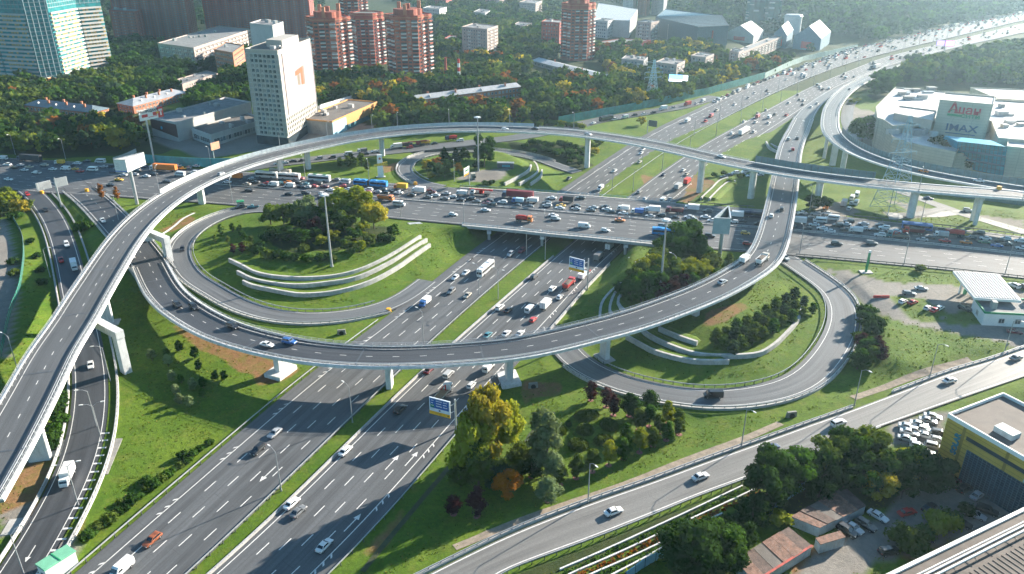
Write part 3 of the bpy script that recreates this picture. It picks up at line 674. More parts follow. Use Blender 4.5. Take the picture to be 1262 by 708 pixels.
# two outrigger portals of the tall flyover that straddle the ramps below
def portal(u, v, u2, v2, label):
    """cross beam from the deck's underside out to a leg standing at (u2, v2)"""
    rd = ROADS['fly_high']; i = near_station(rd, u, v); p = rd['c'][i]
    f = gt(u2, v2); z1 = p[2]-1.2; root = thing('portal_frame', label, 'bridge support', (f[0], f[1], tz(f[0], f[1])))
    ox, oy, oz = f[0], f[1], root.location.z
    d = np.array((p[0]-ox, p[1]-oy)); Ld = np.linalg.norm(d); d /= Ld; n = np.array((-d[1], d[0]))*1.25
    def rr(s, z): a = d*s; return [(a[0]+n[0], a[1]+n[1], z), (a[0]-n[0], a[1]-n[1], z), (a[0]-n[0]+d[0]*0, a[1]-n[1], z), (a[0]+n[0], a[1]+n[1], z)]
    mb = MB(); A = d*-1.6; B = d*(Ld+2.0)
    lo = [(A[0]-n[0], A[1]-n[1], z1-oz-2.4), (B[0]-n[0], B[1]-n[1], z1-oz-2.4), (B[0]+n[0], B[1]+n[1], z1-oz-2.4), (A[0]+n[0], A[1]+n[1], z1-oz-2.4)]
    mb.hexa(lo, [(x, y, z1-oz) for x, y, _ in lo]); mb.build('cross_beam', M_CONCW, root)
    mb = MB(); A = d*-1.3; B = d*1.3; k = n*0.95
    lo = [(A[0]-k[0], A[1]-k[1], -1.5), (B[0]-k[0], B[1]-k[1], -1.5), (B[0]+k[0], B[1]+k[1], -1.5), (A[0]+k[0], A[1]+k[1], -1.5)]
    mb.hexa(lo, [(x, y, z1-oz-2.4) for x, y, _ in lo]); mb.build('leg', M_CONCW, root)
    B2 = d*(2*Ld*0.92+0)
    g = tz(ox+B2[0], oy+B2[1]); mb = MB(); lo = [(x+B2[0], y+B2[1], g-oz-1.5) for x, y, _ in lo]
    if False: mb.hexa(lo, [(x, y, z1-oz-2.4) for x, y, _ in lo]); mb.build('leg', M_CONCW, root)
portal(118,388, 156,459, 'white angular portal carrying the tall flyover over the left ramp')
portal(182,286, 209,323, 'white angular portal between the lower flyover approach and the loop road')

# ---------------------------------------------------------------- avenue bridge over the motorway
rd = ROADS['avenue']; sub = {k: (v[AB0:AB1] if k != 'n' else AB1-AB0) for k, v in rd.items()}; ROADS['avenue_bridge'] = sub
root = thing('road_bridge', 'wide avenue bridge with blue railings crossing above the motorway', 'bridge'); BR = root
mb = MB(); c = sub['c']
rings = []
for a, b_ in zip(sub['l'], sub['r']):
    d = (b_-a)/np.linalg.norm(b_-a); A = a-d*1.2; B = b_+d*1.6
    rings.append([(A[0], A[1], -0.02), (A[0], A[1], -1.0), (A[0]+d[0]*2, A[1]+d[1]*2, -1.5), (B[0]-d[0]*2, B[1]-d[1]*2, -1.5), (B[0], B[1], -1.0), (B[0], B[1], -0.02)])
mb.loft(rings); mb.build('deck', M_CONC, root)
strip_mesh(sub, 'road_surface', A_HWY, dz=0.03, skirt=0).parent = root
for e, k in ((sub['l'], -0.7), (sub['r'], 0.9)):
    g = offset(e, k); mb = MB(); mb.sweep(g, [(-0.5, -0.3), (0.6, -0.3), (0.6, 0.22), (-0.5, 0.22)]); mb.build('kerb', M_CONC, root)
    g = offset(e, k*1.25); g[:, 2] += 0.2; mb = MB(); rail_hand(mb, g, 1.2, 2.0); mb.build('railing', M_BLUEST, root)
for (u, v) in ((601,293), (672,300), (778,309)):
    g = gp(u, v, -6.5); i = int(np.argmin(np.abs(c[:, 0]-g[0]))); d = (sub['l'][i]-sub['r'][i]); Ld = np.linalg.norm(d); d = d/Ld
    s0 = sub['r'][i]
    for k in range(9):
        p = s0+d*(1.5+k*(Ld-3)/8); mb = MB(); mb.tube((p[0], p[1], tz(p[0], p[1])-0.5), (p[0], p[1], -2.4), 0.65, 0.65, 10); mb.build('pier', M_CONC, root)
    mb = MB()
    mb.bar((*(s0-d*1.8)[:2], -1.48), (*(sub['l'][i]+d*1.0)[:2], -1.48), 1.8, 1.1); mb.build('cross_beam', M_CONCW, root)
# ---------------------------------------------------------------- buildings
M_BRICK = mat('red_brick', (0.35, 0.090, 0.052), 0.85, 0.2, 0.3, dirt=(0.2, 0.07, 0.05))
M_BRICKD = mat('dark_red_brick', (0.34, 0.075, 0.050), 0.85, 0.2, 0.3)
M_BRICKO = mat('orange_brick', (0.42, 0.17, 0.09), 0.85, 0.2, 0.3, dirt=(0.3, 0.15, 0.1))
M_WHITEW = mat('white_wall', (0.46, 0.45, 0.43), 0.8, 0.1, 0.2, dirt=(0.42, 0.4, 0.38))
M_BEIGE = mat('beige_wall', (0.40, 0.365, 0.32), 0.8, 0.08, 0.2, dirt=(0.45, 0.4, 0.33))
def panelled(name, col, w, h):
    m, t, b = nt(name); tc = N(t, 'TexCoord').outputs['Object']; sx = N(t, 'SeparateXYZ'); L(t, tc, sx.inputs[0]); ad = N(t, 'Math', operation='MULTIPLY_ADD'); L(t, sx.outputs[1], ad.inputs[0]); ad.inputs[1].default_value = .62; L(t, sx.outputs[0], ad.inputs[2])
    cb = N(t, 'CombineXYZ'); L(t, ad.outputs[0], cb.inputs[0]); L(t, sx.outputs[2], cb.inputs[1]); bk = N(t, 'TexBrick'); L(t, cb.outputs[0], bk.inputs[0]); bk.offset = 0.0; bk.inputs['Scale'].default_value = 1; bk.inputs['Brick Width'].default_value = w; bk.inputs['Row Height'].default_value = h; bk.inputs['Mortar Size'].default_value = .05
    bk.inputs['Color1'].default_value = (*col, 1); bk.inputs['Color2'].default_value = (*[x*.9 for x in col], 1); bk.inputs['Mortar'].default_value = (*[x*.45 for x in col], 1)
    c = mixc(t, ramp(t, noise(t, .25, 4, .7, stretch=(1, 1, .2)), [(.45, 0.0), (.75, .5)]), bk.outputs[0], tuple(x*.6 for x in col)); L(t, c, b.inputs['Base Color']); b.inputs['Roughness'].default_value = .65; _M[name] = m; return m
M_CREAM = panelled('cream_cladding', (0.50, 0.46, 0.37), 5.0, 1.6)
M_GREYW = mat('grey_wall', (0.33, 0.32, 0.31), 0.85, 0.15, 0.25, dirt=(0.2, 0.19, 0.18))
M_PINKW = mat('pinkish_panel_wall', (0.40, 0.32, 0.28), 0.85, 0.12, 0.3, dirt=(0.35, 0.3, 0.27))
M_ROOFG = mat('grey_roof', (0.20, 0.20, 0.20), 0.85, 0.3, 0.2, dirt=(0.10, 0.10, 0.10))
M_ROOFM = mat('metal_roof', (0.40, 0.41, 0.42), 0.5, 0.2, 0.25, metal=0.2, dirt=(0.28, 0.28, 0.28))
M_ROOFW = mat('white_roof', (0.52, 0.51, 0.49), 0.75, 0.12, 0.1, dirt=(0.5, 0.48, 0.45))
M_ROOFB = mat('bitumen_roof', (0.13, 0.115, 0.10), 0.85, 0.3, 0.15, dirt=(0.22, 0.19, 0.16))
M_RUST = mat('rusty_roof', (0.17, 0.085, 0.055), 0.8, 0.6, 0.8, bump=.3, dirt=(0.30, 0.26, 0.24)); M_RUST2 = mat('dark_rusty_roof', (0.09, 0.06, 0.05), 0.8, 0.6, 0.8, bump=.3, dirt=(0.22, 0.12, 0.08))
M_BLUEW = mat('pale_blue_wall', (0.30, 0.50, 0.58), 0.7, 0.15, 0.4, dirt=(0.2, 0.3, 0.35))
M_GLASSD = mat('window_glass', (0.035, 0.05, 0.06), 0.12, 0.3, 0.3, spec=0.7)
M_GLASST = mat('teal_glass', (0.015, 0.19, 0.20), 0.3, 0.45, 0.25, spec=0.5)
M_GLASSB = mat('blue_glass', (0.0, 0.30, 0.46), 0.5, 0.3, 0.25, spec=0.25)
M_ORANGE = mat('orange_wall', (0.62, 0.30, 0.09), 0.75, 0.1, 0.3)
M_YELLOW = panelled('yellow_cladding', (0.56, 0.36, 0.06), 1.4, 1.1)
M_BALC = mat('balcony_white', (0.58, 0.57, 0.54), 0.7, 0.15, 0.8)
M_REDP = mat('red_paint', (0.55, 0.035, 0.03), 0.5, 0.1, 0.5)
M_GREENP2 = mat('green_paint', (0.02, 0.26, 0.11), 0.5, 0.1, 0.5)
M_BLACK = mat('black_paint', (0.02, 0.02, 0.022), 0.6, 0.1, 0.5)
M_WHITEP = mat('white_paint', (0.78, 0.77, 0.74), 0.5, 0.05, 0.5)
M_TIN = mat('old_tin', (0.36, 0.44, 0.47), 0.6, 0.3, 0.4, metal=0.2, dirt=(0.25, 0.18, 0.13))

BUILT = []
def htop(p, v):
    """height whose image row is v above the ground point p"""
    lo, hi = p[2], p[2]+260
    for _ in range(40):
        m = (lo+hi)/2
        if px((p[0], p[1], m))[1] > v: lo = m
        else: hi = m
    return lo
def ccw(poly):
    ar = sum(poly[i][0]*poly[(i+1)%len(poly)][1]-poly[(i+1)%len(poly)][0]*poly[i][1] for i in range(len(poly)))
    return poly if ar > 0 else poly[::-1]
def foot(A, B, C, z=0.0):
    """footprint from three visible base corners (left, near, right) in the photo"""
    a, b, c = (gp(*p, z)[:2] for p in (A, B, C)); return ccw([tuple(a), tuple(b), tuple(c), tuple(a+c-b)])
WMESH = {}
M_GLASSC = mat('curtained_window', (.26, .25, .23), .4, .3, .3); M_GLASSS = mat('painted_sky_window', (.10, .15, .18), .15, .3, .3)  # curtained panes; bluish panes with the sky's reflection painted into their colour
def window_unit(w, h, mats):
    k = (round(w, 2), round(h, 2), mats[0].name, mats[1].name)
    if k not in WMESH:
        mb = MB(); mb.mat(0).box(-w/2, w/2, -0.12, 0.05, 0, h)
        f = 0.12; mb.mat(1)
        mb.box(-w/2-f, -w/2, -0.12, 0.12, -f, h+f); mb.box(w/2, w/2+f, -0.12, 0.12, -f, h+f); mb.box(-w/2, w/2, -0.12, 0.14, -f, 0); mb.box(-w/2, w/2, -0.12, 0.12, h, h+f)
        mb.box(-0.05, 0.05, 0.0, 0.09, 0, h); WMESH[k] = mb.mesh('window', mats)
    return WMESH[k]
class Build:
    """a building standing at z0 with its parts; windows are parts (the first hundred) or, on far buildings, worked into the walls"""
    def __init__(s, name, label, poly, z0, h, wall, cat='building', near=True):
        s.poly = ccw([tuple(p[:2]) for p in poly]); cx = sum(p[0] for p in s.poly)/len(s.poly); cy_ = sum(p[1] for p in s.poly)/len(s.poly)
        s.o = (cx, cy_, z0); s.root = thing(name, label, cat, s.o); s.h = h; s.near = near; s.nwin = 0; s.rest = None
        xs = [p[0] for p in s.poly]; ys = [p[1] for p in s.poly]; BUILT.append((s.poly, (min(xs), max(xs), min(ys), max(ys))))
        s.lp = [(x-cx, y-cy_) for x, y in s.poly]; s.wall = wall; s.mats = [wall, M_GLASSD, M_BALC, M_GLASSC, M_GLASSS]
        s.mb = MB(); s.mb.prism(s.lp, -2.0, h, top=True, bottom=False)
    def facing(s):
        out = []
        for i in range(len(s.lp)):
            a, b = s.lp[i], s.lp[(i+1) % len(s.lp)]; n = (b[1]-a[1], a[0]-b[0]); mx, my = s.o[0]+(a[0]+b[0])/2, s.o[1]+(a[1]+b[1])/2
            if -n[0]*mx-n[1]*my > 0: out.append(i)
        return out
    def windows(s, floors, pitch=3.2, w=1.5, h=1.5, z_first=1.6, fh=3.0, edges_=None, glass=None, frame=None, margin=1.2, balc=0, every=None):
        g = glass or M_GLASSD; fr = frame or M_BALC
        for i in (edges_ if edges_ is not None else s.facing()):
            a = np.array(s.lp[i]); b = np.array(s.lp[(i+1) % len(s.lp)]); Ld = np.linalg.norm(b-a)
            if Ld < pitch: continue
            d = (b-a)/Ld; n = np.array((d[1], -d[0])); nc = max(1, int((Ld-2*margin)/pitch)); off = (Ld-nc*pitch)/2+pitch/2; rz = atan2(d[1], d[0])+pi
            for f in range(floors):
                for k in range(nc):
                    p = a+d*(off+k*pitch); z = z_first+f*fh
                    isb = balc and (k % balc == balc//2)
                    if every and (k % every == every-1): continue
                    if s.near and s.nwin < 100:
                        o = bpy.data.objects.new('window', window_unit(w, h, [rng.choice((g, g, g, M_GLASSC, M_GLASSS)), fr])); COL.objects.link(o); o.parent = s.root; o.location = (p[0]+n[0]*.06, p[1]+n[1]*.06, z); o.rotation_euler = (0, 0, rz); s.nwin += 1
                    else:
                        t = s.mb if not s.near else s.restmb()
                        q0 = p-d*w/2+n*0.08; q1 = p+d*w/2+n*0.08; t.mat(((4, 3, 4, 1)[k % 4] if floors > 11 else rng.choice((1, 1, 3, 4))) if not s.near else 0)
                        t.quad((*q0, z), (*q1, z), (*q1, z+h), (*q0, z+h)); t.mat(0)
                    if isb:
                        q0 = p-d*pitch*.42; q1 = p+d*pitch*.42; s.mb.mat(2)
                        lo = [(*q0, z-.7), (*(q0+n*1.1), z-.7), (*(q1+n*1.1), z-.7), (*q1, z-.7)]
                        s.mb.hexa(lo, [(x, y, z+.3) for x, y, _ in lo]); s.mb.mat(0)
        return s
    def restmb(s):
        if s.rest is None: s.rest = MB()
        return s.rest
    def bands(s, zs, t=0.25, out=0.12, m=None, hh=0.35):
        mb = MB()
        for z in zs:
            n = len(s.lp); mb.prism([(x*(1+out/max(1, hypot(x, y))), y*(1+out/max(1, hypot(x, y)))) for x, y in s.lp], z, z+hh)
        mb.build('storey_band', m or M_BALC, s.root); return s
    def flat_roof(s, m=None, par=0.8, boxes=3, pm=None):
        mb = MB(); mb.prism([(x*0.985, y*0.985) for x, y in s.lp], s.h-0.3, s.h+0.06, bottom=False); mb.build('roof', m or M_ROOFG, s.root)
        mb = MB(); n = len(s.lp)
        for i in range(n):
            a = np.array(s.lp[i]); b = np.array(s.lp[(i+1) % n]); mb.bar((*a, s.h+par), (*b, s.h+par), 0.35, par+0.2)
        mb.build('parapet', pm or s.wall, s.root); A = np.array(s.lp)
        for k in range(boxes):
            i = rng.randrange(n); t = [rng.uniform(.12, .88), rng.uniform(.15, .8)]
            p = (A[0]*(1-t[0])+A[1]*t[0])*(1-t[1])+(A[-1]*(1-t[0])+A[2 % n]*t[0])*t[1]
            w, d, hh = rng.uniform(1.2, 4), rng.uniform(1.2, 3), rng.uniform(1, 2.8); d0 = A[1]-A[0]; an = atan2(d0[1], d0[0]); ca, sa = cos(an), sin(an)
            mb = MB(); r4 = [(p[0]+x*ca-y*sa, p[1]+x*sa+y*ca) for x, y in ((-w/2,-d/2),(w/2,-d/2),(w/2,d/2),(-w/2,d/2))]; mb.prism(r4, s.h, s.h+hh)
            mb.build('roof_vent' if hh < 1.8 else 'lift_housing', M_GREYW if k % 2 else M_WHITEW, s.root)
        return s
    def hip_roof(s, rise, m, chim=4, over=0.6):
        """hipped roof over a four-cornered footprint, ridge along its longer side"""
        A = np.array(s.lp); 
        if np.linalg.norm(A[1]-A[0]) < np.linalg.norm(A[2]-A[1]): A = np.roll(A, -1, axis=0)
        A = A*(1+over/np.linalg.norm(A, axis=1)[:, None]); Lg = np.linalg.norm(A[1]-A[0]); Wd = np.linalg.norm(A[2]-A[1])
        m0, m1 = (A[0]+A[3])/2, (A[1]+A[2])/2; d = (m1-m0)/Lg; r0 = m0+d*Wd*.45; r1 = m1-d*Wd*.45; h = s.h
        mb = MB(); vs = [(*A[0], h), (*A[1], h), (*A[2], h), (*A[3], h), (*r0, h+rise), (*r1, h+rise)]
        mb.add(vs, [(0,1,5,4), (1,2,5), (2,3,4,5), (3,0,4)]); mb.add([(x, y, z-.25) for x, y, z in vs[:4]]+vs[:4], [(0,1,5,4),(1,2,6,5),(2,3,7,6),(3,0,4,7),(3,2,1,0)])
        ro = mb.build('roof', m, s.root)
        for k in range(chim):
            t = (k+.5)/chim; p = r0*(1-t)+r1*t+(A[0]-m0)*(0.35 if k % 2 else -0.35); z = h+rise*.6
            mb = MB(); mb.box(p[0]-.6, p[0]+.6, p[1]-.6, p[1]+.6, z-1, z+1.9); mb.box(p[0]-.75, p[0]+.75, p[1]-.75, p[1]+.75, z+1.9, z+2.15); mb.build('chimney', M_BRICKO, s.root)
            if k % 2 == 0:
                p = r0*(1-t)+r1*t+(A[0]-m0)*0.55; mb = MB(); mb.hexa([(p[0]-.9,p[1]-.9,h),(p[0]+.9,p[1]-.9,h),(p[0]+.9,p[1]+.9,h),(p[0]-.9,p[1]+.9,h)], [(p[0]-.1,p[1]-.9,h+rise*.8),(p[0]+.1,p[1]-.9,h+rise*.8),(p[0]+.1,p[1]+.9,h+rise*.8),(p[0]-.1,p[1]+.9,h+rise*.8)]); mb.build('dormer', M_WHITEW, s.root)
        return s
    def part(s, name, mb, m): return mb.build(name, m, s.root)
    def done(s):
        s.mb.build('wall', s.mats, s.root)
        if s.rest is not None: tag(s.rest.build('small_windows', M_GLASSD, s.root), kind='stuff')
        return s
    def face(s, i):
        a = np.array((*s.lp[i], 0.0)); b = np.array((*s.lp[(i+1) % len(s.lp)], 0.0)); d = (b-a); Ld = np.linalg.norm(d); d /= Ld; return a, d, np.array((d[1], -d[0], 0)), Ld
def simple(name, label, A, B, C, vt, wall, floors, near=False, roof='flat', z=0.0, rm=None, pitch=3.4, balc=0, rise=3.0, chim=4, boxes=3, fh=None, w=1.5):
    f = foot(A, B, C, z); b = gp(*B, z); h = htop(b, vt)-z; s = Build(name, label, f, z, h, wall, near=near)
    fh = fh or (h-0.8)/floors; s.windows(floors, pitch, w, min(1.6, fh*.52), fh*.34, fh, balc=balc)
    if roof == 'flat': s.flat_roof(rm or M_ROOFG, boxes=boxes)
    else: s.hip_roof(rise, rm or M_ROOFM, chim)
    return s.done()
def text_on(s, txt, size, org, d, m, name='lettering', ext=0.06, up=(0, 0, 1), bold=0.0, xs=1.0):
    cu = bpy.data.curves.new(name, 'FONT'); cu.body = txt; cu.size = size; cu.extrude = ext; cu.offset = bold; cu.align_x = 'CENTER'; cu.align_y = 'CENTER'; cu.resolution_u = 2
    o = bpy.data.objects.new(name, cu); COL.objects.link(o); d = Vector(d).normalized(); u = Vector(up); n = d.cross(u).normalized()
    from mathutils import Matrix
    bpy.context.view_layer.update(); me_ = bpy.data.meshes.new_from_object(o); bpy.data.objects.remove(o); o = bpy.data.objects.new(name, me_); COL.objects.link(o); me_.materials.clear()
    mw = Matrix(((d.x*xs, u.x, n.x, org[0]), (d.y*xs, u.y, n.y, org[1]), (d.z*xs, u.z, n.z, org[2]), (0, 0, 0, 1)))
    o.matrix_world = mw; me_.materials.append(m)
    if s is not None: o.parent = s; o.matrix_parent_inverse = Matrix(); o.matrix_local = mw
    return o

# --- beige office tower with the big banner
f = foot((318,177), (356,181), (393,155)); b0 = gp(356, 181); h = htop(b0, 65)
T = Build('office_tower', 'pale beige office tower with a huge banner bearing an orange emblem', f, 0, h, M_BEIGE)
fc = T.facing(); lf, rf = sorted(fc, key=lambda i: T.lp[i][0]+T.lp[(i+1) % 4][0])[:2]
nf = 17; fh = (h-7)/nf
T.windows(nf, 3.0, 2.45, fh*.60, 6.5, fh, [lf]); 
for i in (rf,):
    a, d, n, Ld = T.face(i)
    T.windows(4, 3.0, 1.2, 1.7, 6.5, fh, [i])
    bm = MB(); z0, z1 = 6+4.2*fh, h-1.5; p0 = a+d*(Ld*.10)+n*.35; p1 = a+d*(Ld*.985)+n*.35
    lo = [p0, p1, p1-n*.25, p0-n*.25]; bm.hexa([(*p[:2], z0) for p in lo], [(*p[:2], z1) for p in lo]); ban = bm.build('banner', mat('banner_cloth', (0.33, 0.265, 0.28), 0.8, 0.05, 0.1), T.root)
    def onb(s_, z_, o=.42): p = a+d*(Ld*s_)+n*o; return (p[0], p[1], z0+(z1-z0)*z_)
    for col, pts, o in (((0.16, 0.125, 0.09), ((.44,.38),(.53,.36),(.53,.60),(.63,.62),(.63,.34),(.72,.33),(.72,.71),(.44,.68)), .40), ((0.55, 0.085, 0.03), ((.37,.57),(.37,.66),(.66,.70),(.66,.35),(.57,.35),(.57,.59)), .43)):
        eb = MB(); eb.add([onb(.54+(x-.54)*.8, .53+(y-.53)*.85, o) for x, y in pts], [tuple(range(len(pts)))]); eb.build('emblem', mat('emblem_%d' % int(col[0]*100), col, 0.7, 0.05), ban)
for i in (lf, rf):
    a, d, n, Ld = T.face(i); k = 0.0
    while k <= Ld+.01:
        p = a+d*k; mb = MB(); mb.bar((*(p+n*.0)[:2], h-1.2), (*(p+n*.45)[:2], h-1.2), 0.28, h-7.5); mb.build('pilaster', M_WHITEW, T.root); k += 3.0 if i == lf else Ld
mb = MB()
for f_ in range(nf+1):
    a, d, n, Ld = T.face(lf); z = 6.0+f_*fh; mb.bar((*(a+n*.15)[:2], z), (*(a+d*Ld+n*.15)[:2], z), 0.35, 0.5)
mb.build('storey_band', M_WHITEW, T.root)
mb = MB()
for i in (lf, rf):
    a, d, n, Ld = T.face(i); mb.bar((*(a+n*.1)[:2], 5.2), (*(a+d*Ld+n*.1)[:2], 5.2), 0.3, 5.4)
mb.build('dark_ground_storey', M_GLASSD, T.root)
T.flat_roof(M_ROOFB, 1.2, 7); mb = MB(); mb.prism([(x*.5+2, y*.5+2) for x, y in T.lp], h, h+4.5); mb.build('penthouse', M_BEIGE, T.root); T.done()
f = foot((323,143), (350,149), (362,140)); S = Build('slab_block', 'rough white concrete slab block just behind the beige office tower', f, 0, htop(gp(350,149), 33), M_WHITEW, near=False); S.windows(14, 3.2, 1.2, 1.4, 2, 3, [S.facing()[0]]); S.flat_roof(M_ROOFG, boxes=2); S.done()

# --- glass and white residential complex at the far left
bp_ = [gp(*p, 0)[:2] for p in P(-40,97, 12,101, 53,104, 80,101, 112,90, 141,86)]; back = [bp_[-1]*1.07, bp_[0]*1.10]
G = Build('glass_tower', 'teal glass residential tower with white balcony sections at the upper left', [tuple(p) for p in bp_+back], 0, 150, M_GLASST)
for i in range(len(G.lp)):
    a, d, n, Ld = G.face(i); mid = a+d*Ld/2
    if mid[1]+G.o[1] > max(p[1] for p in bp_)+10: continue
    u = px((mid[0]+G.o[0], mid[1]+G.o[1], 0))[0]
    white = (u < 40) or (82 < u < 110) or u > 112
    if white:
        top = 118 if u < 100 else 128
        mb = MB(); z = 3.0
        while z < 58:
            mb.bar((*(a+d*1+n*.7)[:2], z+1.3), (*(a+d*(Ld-1)+n*.7)[:2], z+1.3), 1.6, 1.5); z += 3.3
        mb.build('balcony_rows', M_WHITEW, G.root)['label'] = 'white balcony section'
        mb = MB(); z = 4.6
        while z < 56:
            k = 2.0
            while k < Ld-3:
                if rng.random() < .5: p = a+d*k+n*.35; e = d*2.2; mb.quad((*p[:2], z), (*(p+e)[:2], z), (*(p+e)[:2], z+1.6), (*p[:2], z+1.6))
                k += 3.0
            z += 3.3
        mb.build('panel_pattern', mat('ochre_panel', (0.5, 0.34, 0.12), 0.7, 0.3, 0.3), G.root)
    if True:
        mb = MB(); k = 0.0
        while k < Ld: p = a+d*k+n*.1; mb.box(p[0]-.2, p[0]+.2, p[1]-.2, p[1]+.2, 60 if white else 0, 150); k += 4.0
        z = 61 if white else 3.3
        while z < 150: mb.bar((*(a+n*.12)[:2], z), (*(a+d*Ld+n*.12)[:2], z), .4, .45); z += 3.3
        mb.build('mullion_grid', mat('grey_mullion', (0.25, 0.33, 0.35), 0.5, 0.1), G.root)
G.flat_roof(M_ROOFG, 1, 2); G.done()
f = [gp(*p, 0)[:2] for p in P(50,107, 70,112, 82,108, 66,103)]; S = Build('entrance_pavilion', 'low white and orange pavilion at the foot of the glass tower', [tuple(p) for p in f], 0, 5.5, M_WHITEW, near=False); S.flat_roof(M_ORANGE, .4, 0); S.done()

# --- round brick towers
def brick_tower(label, uc, vb, rad, vt, crown, wall=None, lobes=6, floors=None):
    c = gp(uc, vb-3, 0); h = htop((c[0], c[1]-rad, 0), vt); n = 24; pts = []
    for k in range(n):
        t = 2*pi*k/n; r = rad*(1+0.10*cos(lobes*t)); pts.append((c[0]+r*cos(t), c[1]+r*sin(t)))
    s = Build('brick_tower', label, pts, 0, h, wall or M_BRICK, near=False); fh = 3.0; nfl = int((h-4)/fh); s.nfl = nfl
    for i in range(n):
        a, d, nn, Ld = s.face(i)
        if (k := i % 4) in (0, 2): 
            for f_ in range(nfl):
                z = 3+f_*fh; p0, p1 = a+d*Ld*.2+nn*.08, a+d*Ld*.8+nn*.08; s.mb.mat(1).quad((*p0[:2], z), (*p1[:2], z), (*p1[:2], z+1.5), (*p0[:2], z+1.5)); s.mb.mat(0)
        else:
            for f_ in range(nfl):
                z = 2.3+f_*fh; p0, p1 = a+d*.1, a+d*(Ld-.1); lo = [p0, p0+nn*1.0, p1+nn*1.0, p1]
                s.mb.mat(2 if (f_+i//4) % 3 else 0).hexa([(*p[:2], z) for p in lo], [(*p[:2], z+1.0) for p in lo]); s.mb.mat(1)
                p0, p1 = p0+nn*.07, p1+nn*.07; s.mb.quad((*p0[:2], z+1.0), (*p1[:2], z+1.0), (*p1[:2], z+2.3), (*p0[:2], z+2.3)); s.mb.mat(0)
    s.bands([h-1.2, h-5], out=.8, m=M_BRICKO, hh=.7); s.flat_roof(M_ROOFB, 1.0, 0)
    if crown:
        mb = MB(); mb.prism([(x*.62, y*.62) for x, y in s.lp], h, h+5); mb.build('penthouse', M_BRICK, s.root)
        for k in range(3):
            t = k*2.1+.4; x, y = rad*.55*cos(t), rad*.55*sin(t); mb = MB(); mb.box(x-1.4, x+1.4, y-1.1, y+1.1, h, h+11-k); mb.build('roof_chimney', M_BRICKO, s.root)
        mb = MB(); mb.box(-2, 2, -2, 2, h+5, h+9); mb.build('lift_housing', M_BRICK, s.root)
    return s.done()
brick_tower('round red brick tower with chimneys on top, right behind the beige office tower', 411, 101, 17.5, 24, True)
brick_tower('round red brick tower with tall crown standing left of the striped boiler chimney', 507, 104, 18, 21, True)
brick_tower('narrower curved brick tower squeezed between two round brick towers', 456, 82, 15, 18, False, M_BRICKD)
brick_tower('brick tower top seen behind the narrower curved tower', 440, 66, 14, -10, False)
brick_tower('lone round brick tower with white balconies far up in the trees', 711, 76, 15.5, 6, True)
def slab(label, A, B, C, vt, wall, floors, cat='apartment_block', **k): return simple(cat, label, A, B, C, vt, wall, floors, **k)
slab('big dark red apartment slab beside the glass tower', (146,52), (238,56), (246,49), -26, M_BRICKD, 30, w=2.2)
slab('lower dark red wing in front of the big red slab', (143,56), (176,59), (182,55), 15, M_BRICKD, 12, w=1.6)
slab('long dark red apartment slab running behind the beige tower', (256,48), (386,54), (391,49), -30, M_BRICKD, 30, w=2.2)
slab('five storey grey and pink panel block with a sunlit long side', (199,79), (243,86), (312,59), 60, M_PINKW, 5, near=True, balc=3, boxes=6)
slab('small orange brick block beside the five storey panel block', (268,90), (291,95), (304,84), 66, M_BRICKO, 5, near=True, boxes=1)
simple('brick_house', 'long low brick house with blue grey hipped roof among trees at left', (33,143), (116,153), (137,147), 139, M_BRICKO, 2, roof='hip', near=True, rm=mat('bluegrey_roof', (0.12, 0.17, 0.20), 0.6, .25, .2, dirt=(.25, .25, .25)), chim=6)
simple('brick_house', 'long low brick house with pale grey hipped roof behind the red billboard', (146,137), (166,141), (233,123), 131, M_BRICKO, 2, roof='hip', near=True, rm=M_ROOFM, chim=6)
slab('low flat house half hidden by trees above the white cinema', (212,109), (226,113), (270,99), 105, M_PINKW, 2, 'flat_house')
# white modernist cinema
C0 = Build('cinema', 'low white modernist hall with brown front and blue dot', foot((189,167), (221,175), (312,147)), 0, 11, M_WHITEW, near=False)
C0.flat_roof(M_ROOFG, 1.0, 5, M_WHITEW); a, d, n, Ld = C0.face(sorted(C0.facing(), key=lambda i: C0.lp[i][0]+C0.lp[(i+1) % 4][0])[0])
mb = MB(); p0, p1 = a+d*.2+n*.1, a+d*(Ld-.2)+n*.1; mb.add([(*p0[:2], 5), (*p1[:2], 2.5), (*p1[:2], 10.6), (*p0[:2], 10.6)], [(0,1,2,3)]); mb.add([(*(p0+n*.15)[:2], 5), (*(p1+n*.15)[:2], 2.5), (*(p1+n*.15)[:2], 10.6), (*(p0+n*.15)[:2], 10.6)], [(0,1,2,3)]); mb.build('brown_front', mat('brown_panel', (0.09, 0.035, 0.03), .7), C0.root)
mb = MB(); p = a+d*Ld*.42+n*.3; mb.tube((*p[:2], 6.5), (*(p+n*.2)[:2], 6.5), 1.0, 1.0, 14); mb.build('blue_sign', mat('cyan_sign', (.03, .35, .55), .5), C0.root); C0.done()
C1 = Build('cinema_annex', 'long low annex with a window band joined to the white hall', foot((238,172), (262,181), (330,160)), 0, 6.5, M_WHITEW, near=True); C1.windows(1, 2.4, 2.1, 2.6, 1.6, 3); C1.flat_roof(M_ROOFB, .9, 5, M_WHITEW); C1.done()
O = Build('market_hall', 'low hall with orange upper wall and pale blue painted corner', foot((372,164), (411,168), (466,142)), 0, htop(gp(411,168), 151), M_GREYW, near=False); fs = sorted(O.facing(), key=lambda i: O.lp[i][0]+O.lp[(i+1) % 4][0])
a, d, n, Ld = O.face(fs[-1]); hh = O.h
